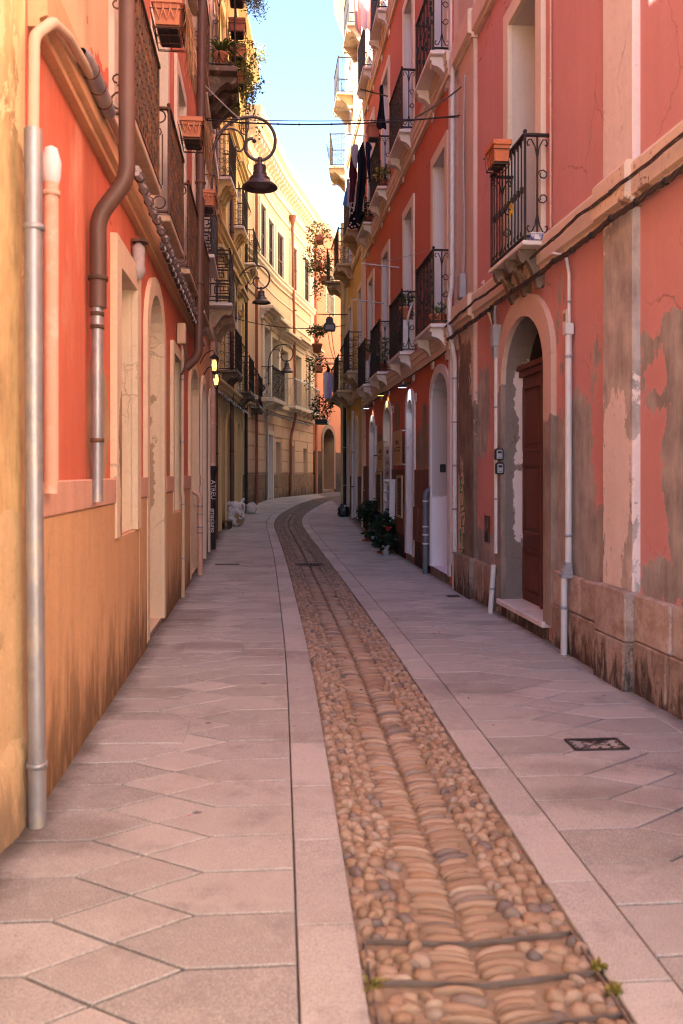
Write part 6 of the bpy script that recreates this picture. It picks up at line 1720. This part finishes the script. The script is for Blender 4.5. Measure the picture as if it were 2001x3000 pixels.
# small pots on the red-house balconies
def balcony_pot(bi, z, f, label, leaf, R_, n, size, seed, r=.09, h=.18, m_=None, sc_=(1,1,1)):
    a, b = bY[bi]; u = WR2.uY(a+(b-a)*f); return potted('potted_plant', label, WR2.w(u, .14, z), r, h, m_ or MT['terracotta'], leaf, R_, n, size, seed, None, sc_, None, 'pots on the red-house balconies')
balcony_pot(0, 3.72, .12, 'low terracotta pot on the nearest lower balcony of the red house', MT['leaf'], .10, 50, .04, 51, .13, .15)
balcony_pot(1, 4.32, .12, 'leafy terracotta pot standing on the air conditioner, second lower balcony', MT['leaf'], .15, 120, .045, 52, .12, .20)
balcony_pot(2, 3.72, .12, 'spiky palm pot on the third lower balcony', MT['leaf_blue'], .24, 90, .06, 53, .10, .20, MT['terracotta_dark'], (.6,.6,1.6))
balcony_pot(3, 4.32, .12, 'small green pot on the farthest lower balcony of the red house', MT['leaf'], .12, 70, .04, 54)
balcony_pot(2, 7.60, .10, 'bright yellow-green pot on the third upper balcony', MT['leaf_yellow'], .17, 80, .06, 55)
balcony_pot(3, 7.60, .10, 'grey-green bushy pot on the farthest upper balcony', MT['leaf_dark'], .22, 180, .045, 56)
def aircon(bi, label):
    a, b = bY[bi]; t = WR2.place('air_conditioner', label, 'air conditioner', WR2.uY(a+.10), .02, 3.73, 'air conditioners on the lower balconies')
    MB().box(0,.72,0,.19,0,.56).build('case', MT['white_paint'], t, bevel=.012)
    MB().lathe([(.20,.191),(.20,.20),(.18,.20)], 20, (.28,0,.28), axis='y').build('fan_guard', MT['grey_plastic'], t)
    MB().box(-.003,-.001,.02,.17,.40,.52).build('service_panel', MT['jamb'], t)
    MB().tube(catmull([(-.01,.10,.45),(-.08,.12,.55),(-.10,.08,.72),(.0,.02,.85)], 4), .022, 7).build('hose', MT['white_pipe'], t)
aircon(1, 'white air conditioner on the second lower balcony'); aircon(3, 'white air conditioner on the farthest lower balcony')
t = window_box(WR2, WR2.uY(17.5), .42, 8.42, .34, .24, .26, 'maroon planter hanging on the second upper balcony under the black trousers', MT['terracotta_dark'], False, 0, 60, None, (MT['leaf'], 40, .04))

# ------------------------------------------------------------------ washing poles and clothes
def cloth(name, label, cat, W, u, d, z, pts, m_, rows=10, fold=.03, seed=1, group=None, th=.004, rot=0.0):
    """garment hung from its top edge; pts = outline half-widths [(z, left, right)] going down; hangs in the plane across the street"""
    rnd = random.Random(seed); t = W.place(name, label, cat, u, d, z, group); n = 9; v = []
    ph = rnd.uniform(0, 6)
    for (zz, l, r_) in pts:
        for j in range(n):
            f = j/(n-1); y = l+(r_-l)*f; dep = abs(zz)*.9+.15
            x = fold*math.sin(f*9+ph+zz*1.2)*min(1, dep) + fold*.6*math.sin(f*17+ph*2)*min(1, dep)
            v.append((x, y, zz+ .012*math.sin(f*11+ph)))
    m = len(pts); f_ = [(i*n+j, i*n+j+1, (i+1)*n+j+1, (i+1)*n+j) for i in range(m-1) for j in range(n-1)]
    mb = MB(); mb.add(v, f_, 0, True); o = mb.build('cloth', m_, t)
    sd = o.modifiers.new('thick', 'SOLIDIFY'); sd.thickness = th; o.modifiers.new('sub', 'SUBSURF').levels = 1; o.modifiers['sub'].render_levels = 2
    return t
def fab(name, c, v=.12): return simple(name, c, .9, 0, v, 9, .4, bscale=50, spec=.15)
def pole(W, u, d0, d1, z, label, m_, r_=.012, dz=0.0):
    t = W.place('washing_pole', label, 'pole', u, d0, z, 'washing poles'); MB().tube([(0,0,0),(0,d1-d0,dz)], r_, 7).build('rod', m_, t)
    for f in (.2,.5,.8): MB().tube([(0,(d1-d0)*f,dz*f),(0,(d1-d0)*f,dz*f-.06)], .004, 4).build('hook', MT['iron'], t)
    return t
GW = 'clothes hung out to dry'
def hang(name, label, cat, px, pys, W, Yt, prof, m_, seed, fold=.03):
    """prof: list of (py, pxl, pxr) as seen at distance Yt"""
    u = W.uY(Yt); q = Yt/F; X0 = (px-CX)*q; nx = W.seg(u)[2].x; d = (X0-W.w(u).x)/nx
    z0 = EYE+(HY-pys)*q
    pts = [(-(py-pys)*q, -(r_-px)*q, -(l-px)*q) for py, l, r_ in prof]
    return cloth(name, label, cat, W, u, d, z0, pts, m_, fold=fold, seed=seed, group=GW)
M_BLK, M_NAVY, M_BURG, M_GREY, M_BLUE = fab('cloth_black', (.010,.009,.012)), fab('cloth_navy', (.012,.014,.035)), fab('cloth_burgundy', (.055,.012,.022)), fab('cloth_grey', (.30,.26,.30)), fab('cloth_blue', (.05,.14,.32))
M_WHITE, M_PINK = fab('cloth_white', (.62,.52,.54), .06), fab('cloth_pinkish', (.52,.36,.36))
hang('hooded_top', 'grey hooded top hanging leftmost on the long pole of washing', 'clothes', 1042, 425, WR2, 19.9, [(424,1036,1046),(432,1028,1052),(455,1028,1050),(478,1033,1047),(495,1040,1048)], M_GREY, 1)
hang('black_shirt', 'long black top in the middle of the long washing pole', 'clothes', 1060, 417, WR2, 19.8, [(416,1062,1065),(425,1057,1066),(455,1045,1070),(475,1048,1073),(500,1049,1074),(528,1048,1073),(560,1044,1068),(600,1042,1062),(645,1040,1056),(652,1041,1055)], M_BLK, 2, .05)
hang('navy_top', 'navy short-sleeved top at the wall end of the long washing pole', 'clothes', 1078, 414, WR2, 19.7, [(413,1076,1080),(420,1071,1083),(437,1070,1094),(442,1071,1084),(465,1073,1086),(500,1075,1087),(520,1080,1088),(538,1080,1085)], M_NAVY, 3)
hang('burgundy_top', 'burgundy knit top behind the grey hooded one', 'clothes', 1036, 455, WR2, 20.3, [(455,1030,1040),(475,1025,1043),(500,1022,1046),(520,1021,1048),(530,1025,1045),(560,1026,1040),(590,1022,1036),(595,1023,1034)], M_BURG, 4)
hang('heart_dress', 'black skirt scattered with pale pink hearts, lowest of the washing', 'clothes', 1050, 560, WR2, 20.6, [(560,1037,1066),(580,1033,1070),(600,1030,1075),(622,1027,1074),(640,1024,1060),(660,1020,1056),(672,1018,1053)], M_BLK, 5, .05)
o = [x for x in bpy.data.objects if x.name.startswith('heart_dress')][-1]; rnd = random.Random(77); q = 20.6/F
for px, py in ((1030,630),(1036,646),(1027,658),(1046,660),(1038,668),(1050,664),(1024,664),(1031,614),(1068,588),(1073,602),(1068,616),(1070,596),(1074,610),(1034,600),(1060,582),(1030,670),(1062,622)):
    y, z = -(px-1050)*q, -(py-560)*q; s_ = .028
    MB().prism([(y+s_*a, z+s_*b) for a, b in ((0,-1),(.9,.1),(.75,.65),(.35,.75),(0,.35),(-.35,.75),(-.75,.65),(-.9,.1))], -.10, -.096, 'x').build('heart', M_PINK, o)
hang('blue_cloth', 'bright blue checked cloth at the outer end of the washing', 'clothes', 1014, 570, WR2, 20.6, [(550,1014,1018),(570,1010,1018),(590,1006,1022),(606,1003,1024)], M_BLUE, 6, .02)
hang('grey_trousers', 'grey-pink trouser leg between the blue cloth and the burgundy top', 'clothes', 1022, 530, WR2, 20.5, [(525,1015,1024),(560,1016,1026),(590,1016,1030),(608,1016,1030)], M_GREY, 7, .02)
hang('pink_leggings', 'pale pink legging strip hanging beside the black top', 'clothes', 1041, 530, WR2, 20.4, [(530,1044,1048),(560,1040,1046),(600,1036,1042),(622,1033,1038)], M_PINK, 8, .01)
hang('pale_strip', 'pale striped cloth hanging beside the navy top', 'clothes', 1064, 570, WR2, 20.2, [(570,1061,1068),(590,1060,1067),(622,1062,1066)], M_PINK, 9, .01)
pole(WR2, WR2.uY(19.7), .28, .80, EYE+(HY-400)/F*19.7, 'silver washing pole carrying the dark clothes', MT['silver'], .013, .03)
hang('black_trousers', 'black trousers pegged alone above the maroon planter', 'clothes', 1118, 252, WR2, 16.5, [(250,1117,1121),(262,1110,1124),(275,1112,1123),(300,1112,1124),(330,1108,1126),(360,1103,1130),(375,1101,1133),(380,1104,1132)], M_BLK, 12, .03)
pole(WR2, WR2.uY(16.35), .28, .82, EYE+(HY-284)/F*16.35, 'rusty washing pole from the second upper balcony', MT['rust_iron'], .013, .12)
hang('white_sheet', 'white sheet hanging at the very top by the uppermost balconies', 'clothes', 1072, -20, WR2, 19.9, [(-30,1054,1098),(20,1056,1097),(50,1055,1096),(75,1055,1092),(88,1065,1086)], M_WHITE, 13, .04)
hang('pink_sheet', 'pale pink cloth hanging left of the white sheet', 'clothes', 1047, -20, WR2, 20.4, [(-30,1036,1056),(20,1036,1058),(50,1038,1060),(80,1038,1058),(102,1054,1058)], M_PINK, 14, .04)
pole(WR2, WR2.uY(15.0), .28, .95, EYE+(HY-785)/F*15.0, 'pale washing pole tied with blue string, second lower balcony', MT['silver'], .012, .06)
pole(WR2, WR2.uY(16.9), .28, .95, EYE+(HY-890)/F*16.9, 'grey washing pole tied with green string, third lower balcony', MT['zinc'], .012, .08)
for Y_, py, d1, lab in ((26.6, 745+0, 1.0, 'dark iron bar holding the strung backpack'), (27.0, 1050, 1.05, 'upper pale washing bar round the bend'), (27.3, 1064, 1.05, 'lower pale washing bar round the bend')):
    pole(WR3, WR3.uY(Y_), .05, d1, EYE+(HY-(922 if py == 745 else py))/F*Y_, lab, MT['iron'] if py == 745 else MT['zinc'], .016)
u = WR3.uY(26.6); zb = EYE+(HY-930)/F*26.6
t = WR3.place('backpack', 'grey backpack dangling by its straps from the dark bar', 'bag', u, .62, zb-.45)
mb = MB(); mb.prism([(-.17,-.0),(.17,.0),(.19,.12),(.18,.24),(.12,.27),(.11,.40),(.06,.46),(-.06,.46),(-.11,.40),(-.12,.27),(-.18,.24),(-.19,.12)], -.06, .06, 'x'); mb.build('body', simple('bag_grey', (.07,.06,.065), .6), t, bevel=.02)
MB().box(-.075,-.061,-.13,.13,.05,.20).build('pocket', simple('bag_light', (.22,.20,.21), .5), t, bevel=.008)
MB().tube([(0,-.06,.0),(.0,-.12,-.5),(.0,-.22,-.95)], .012, 5).tube([(0,.06,.0),(.0,-.02,-.5),(.0,-.16,-.95)], .012, 5).build('strap', MT['beige_pipe'], t)
MB().tube([(0,0,.45),(0,0,.53)], .012, 6).build('hook', MT['iron'], t)
for k, (px, l) in enumerate(((955, 'white'), (967, 'lilac'), (981, 'grey'))):
    hang('hung_cloth', 'pale %s cloth hung under the fern round the bend' % l, 'clothes', px, 1090, WR3, 27.3, [(1090,px-6,px+6),(1120,px-9,px+8),(1150,px-8,px+5),(1170,px-4,px+5)], (M_WHITE, fab('cloth_lilac', (.40,.32,.52)), M_GREY)[k], 90+k, .02)
wire('washing_line', 'washing line sloping past the second and third upper balconies', [WR2.w(WR2.uY(12.6), .55, 9.6), WR2.w(WR2.uY(16.35), .62, 9.05)], .004, MT['white_paint'], 'line', .02, 8)
wire('washing_line', 'outer washing line parallel to the first, upper balconies', [WR2.w(WR2.uY(12.6), .75, 9.6), WR2.w(WR2.uY(16.35), .80, 9.08)], .004, MT['white_paint'], 'line', .02, 8)
wire('washing_line', 'string from the blue-tied pole up to the nearest lower balcony', [WR2.w(WR2.uY(15.0), .9, 5.25), WR2.w(WR2.uY(12.2), .3, 4.78)], .004, MT['cable_grey'], 'line', .03, 8)
# folded blue cloth and yellow pegs at the pink-house balcony
u, z = WR1.at(1560, 700, .15)
t = WR1.place('blue_box', 'small blue and white patterned box on the balcony slab', 'box', WR1.at(1558,0,.15)[0], .14, 3.812); MB().box(-.12,.12,-.06,.06,0,.055).build('body', simple('tile_blue', (.06,.08,.28), .4, 0, .3, 30, col2=(.6,.6,.62), thr=(.45,.55)), t, bevel=.004); MB().box(-.125,.125,-.065,.065,.056,.066).build('lid', MT['white_paint'], t)
u, z = WR1.at(1505, 612, .24)
t = WR1.place('yellow_ribbon', 'yellow ribbon knotted on the pink-house balcony bars', 'ribbon', u, .25, z)
mb = MB(); rnd = random.Random(4)
for _ in range(14): a = rnd.uniform(0,6.28); mb.tube([(0,0,0),(.04*math.cos(a),.02,.04*math.sin(a)),(.07*math.cos(a+.5),.02,.07*math.sin(a+.5)-.02)], .007, 5)
mb.build('knot', simple('ribbon_yellow', (.62,.34,.02), .6), t)

# ------------------------------------------------------------------ rubbish bags
def lumpy(c, r, seed, sc_, n=22, m=16, amp=.18, freq=5.0):
    rnd = random.Random(seed); ph = [rnd.uniform(0,6.28) for _ in range(9)]; v = []; f = []
    for i in range(m+1):
        th = math.pi*i/m
        for j in range(n):
            a = 2*math.pi*j/n; x, y, z = math.sin(th)*math.cos(a), math.sin(th)*math.sin(a), -math.cos(th)
            k = 1+amp*.5*(math.sin(freq*x+ph[0])*math.sin(freq*y+ph[1])+math.sin(freq*1.7*z+ph[2]+x*3)) + amp*.5*math.sin(freq*2.1*x+ph[3]+freq*1.9*z)*math.sin(freq*2.3*y+ph[4]) + rnd.uniform(-1,1)*amp*.16
            p = (abs(x)**.75*math.copysign(1,x), abs(y)**.75*math.copysign(1,y), abs(z)**.7*math.copysign(1,z))
            v.append((c[0]+r*sc_[0]*p[0]*k, c[1]+r*sc_[1]*p[1]*k, max(c[2]-r*sc_[2]*.98, c[2]+r*sc_[2]*p[2]*k)))
    for i in range(m):
        for j in range(n): f.append((i*n+j, i*n+(j+1)%n, (i+1)*n+(j+1)%n, (i+1)*n+j))
    return MB().add(v, f, 0, True)
def bag_mat(name):
    m, nt, b = mat_new(name); qn = N(nt); co = qn.obj()
    c = qn.vor(co, 8.0, out='Color'); s = qn.sep(c)[0]
    col = qn.ramp(s, [(0,(.66,.60,.56)),(.3,(.76,.71,.68)),(.48,(.52,.45,.41)),(.62,(.74,.69,.66)),(.74,(.30,.18,.11)),(.84,(.78,.74,.72)),(.93,(.12,.11,.14)),(1,(.52,.36,.13))], 'CONSTANT')
    col = qn.mix(qn.math('MULTIPLY', qn.noise(co, 20, 6, .7), .5), col, (.62,.54,.50))
    qn.link(col, b.inputs['Base Color']); b.inputs['Roughness'].default_value = .22; b.inputs['Specular IOR Level'].default_value = .7; b.inputs['Coat Weight'].default_value = .4
    h = qn.math('ADD', qn.vor(co, 8.0), qn.noise(co, 26, 6, .7)); qn.bump(h, .9, .03, b); return m
M_BAG = bag_mat('bag_clear_paper')
p = Vector((-2.86, 23.0, zg(23.0)))
t = thing('rubbish_bag', 'big clear plastic bag stuffed with white paper, against the mustard house', 'rubbish bag', p)
lumpy((0,0,.33), .36, 3, (.68,.55,.92), amp=.14).build('sack', M_BAG, t)
rnd = random.Random(6)
for k in range(26):   # crumpled sheets pressing against the plastic
    a, z = rnd.uniform(3.3, 6.1), rnd.uniform(.10,.62); rr = .24+rnd.uniform(-.015,.02); q = Vector((rr*math.cos(a), rr*.85*math.sin(a), z)); s_ = rnd.uniform(.05,.11)
    e1 = Vector((-math.sin(a), math.cos(a), rnd.uniform(-.6,.6))).normalized(); e2 = Vector((rnd.uniform(-.3,.3)*math.cos(a), rnd.uniform(-.3,.3), 1)).normalized(); nn = Vector((math.cos(a), math.sin(a), 0))*.012
    MB().add([q-e1*s_-e2*s_*.6, q+e1*s_-e2*s_*.6+nn, q+e1*s_+e2*s_*.6, q-e1*s_+e2*s_*.6+nn, q+nn*2.2], [(0,1,4),(1,2,4),(2,3,4),(3,0,4)]).build('paper_scrap', MT['paper'] if k % 5 else MT['frame_tan'], t)
mb = MB(); mb.tube([(.14,0,.62),(.19,-.01,.68),(.24,-.02,.74)], [.03,.05,.035], 7).tube([(.14,0,.62),(.22,0,.64)], [.03,.02], 6); mb.build('knot', MT['paper'], t)
p = Vector((-2.80, 26.0, zg(26.0)))
t = thing('rubbish_bag', 'low white carrier bag with looped handle beside the big clear bag', 'rubbish bag', p); lumpy((0.05,0,.15), .20, 5, (.75,.6,.85), amp=.2, freq=6).build('sack', simple('bag_white', (.58,.50,.46), .3, 0, .2, 12, .8, bscale=18), t)
MB().tube([(.10+.055*math.cos(a*.5), -.02, .30+.05*math.sin(a*.5)) for a in range(0,8)], .010, 6).build('handle', MT['paper'], t)
MB().tube([(.16,0,.03),(.24,-.03,.02),(.30,-.05,.015)], [.05,.04,.015], 6).build('loose_corner', MT['paper'], t)
t = thing('paper_sack', 'brown paper sack with white rubbish poking out, left of the carrier bag', 'rubbish bag', p+Vector((-.20,.02,0)))
mb = MB(); mb.add([(-.11,-.08,0),(.10,-.08,0),(.10,.08,0),(-.11,.08,0),(-.12,-.09,.26),(.08,-.085,.24),(.09,.08,.25),(-.12,.09,.27)], [(0,1,2,3),(0,1,5,4),(1,2,6,5),(2,3,7,6),(3,0,4,7)]); mb.build('sack', simple('kraft_paper', (.33,.18,.08), .8, 0, .25, 8, .5, bscale=14), t)
lumpy((-.01,0,.27), .09, 8, (.9,.8,.6), n=12, m=8).build('contents', MT['paper'], t)
p = gpt(1006, 1513)
t = thing('rubbish_bag', 'small knotted black rubbish bag at the foot of the yellow house', 'rubbish bag', p); lumpy((0,0,.15), .20, 9, (.88,.7,.85), amp=.14, freq=6).build('sack', MT['black_bag'], t)
MB().tube([(0,0,.28),(-.04,0,.33),(-.08,.0,.36)], [.05,.03,.04], 7).tube([(0,0,.28),(.05,0,.33)], [.04,.02], 6).build('knot', MT['black_bag'], t)
MB().ball((.05,-.03,.31), .03, n=7, m=5).build('white_scrap', MT['paper'], t)
# low stone bench by the bag
p = Vector((-2.97, 22.2, zg(22.2)))
t = thing('stone_step', 'low stone step standing at the mustard house wall by the bags', 'step', p+Vector((-.05,.1,0))); MB().box(-.17,.14,-.15,.3,.17,.205).build('top', M_L4S, t, bevel=.006); MB().box(.06,.12,-.12,.28,-.02,.169).build('support', M_L4S, t); MB().box(-.15,-.09,-.12,.28,-.02,.169).build('support', M_L4S, t)
# old insulator bracket on the vermilion wall
u, z = WL1.at(420, 740, .1)
t = WL1.place('insulator_bracket', 'weathered cable box hung from a rusty bracket over the cream arch', 'bracket', u, .06, z)
MB().box(-.06,.06,-.05,.08,.08,.10).build('shelf', MT['rust_iron'], t); MB().lathe([(.02,.08),(.055,.04),(.05,-.1),(.06,-.16),(.03,-.22),(.001,-.23)], 10).build('insulator', MT['cable_grey'], t)
MB().tube([(0,-.05,-.1),(0,.0,-.1)], .012, 6).build('stay', MT['rust_iron'], t)
u, z = WL1.at(540, 985, .1)
t = WL1.place('cable_box', 'small cream cable box with looping tails above the cream conduit', 'junction box', u, .07, z-.1); MB().box(-.05,.05,-.06,.05,0,.26).build('case', MT['beige_pipe'], t, bevel=.01); MB().tube(catmull([(0,.02,0),(.03,.05,-.15),(-.03,.03,-.3),(.02,0,-.38)], 4), .016, 6).build('cable_tail', MT['cable'], t)
# dead leaves and petals dropped on the paving
t = thing('fallen_leaves', 'scattered red petals and dry leaf bits lying on the paving', 'litter', (0,10,0)); t['kind'] = 'stuff'; rnd = random.Random(19); mb = MB(); mb2 = MB()
for k in range(70):
    Y = rnd.uniform(3.2, 22); tt = rnd.uniform(-1.8,1.75); q = road(sY(Y), tt, .006) - Vector((0,10,0)); leaves(mb if k % 3 else mb2, q, .006, 1, .014, rnd, (1,1,.1), 0)
mb.build('dry_bits', MT['soil'], t, kind='stuff'); mb2.build('petals', MT['petal_red'], t, kind='stuff')
t = thing('weed_tuft', 'bright green moss tufts in the joint by the steel tray', 'weed', road(sY(2.72), .40, 0))
for k, (Y, tt) in enumerate(((2.72,.378),(2.60,.385),(2.68,-.36),(2.42,-.33))):
    mb = MB(); leaves(mb, road(sY(Y), tt, .008)-Vector(t.location), .022, 60, .012, random.Random(k), (1.3,.8,.7)); mb.build('tuft', MT['leaf_yellow'], t)
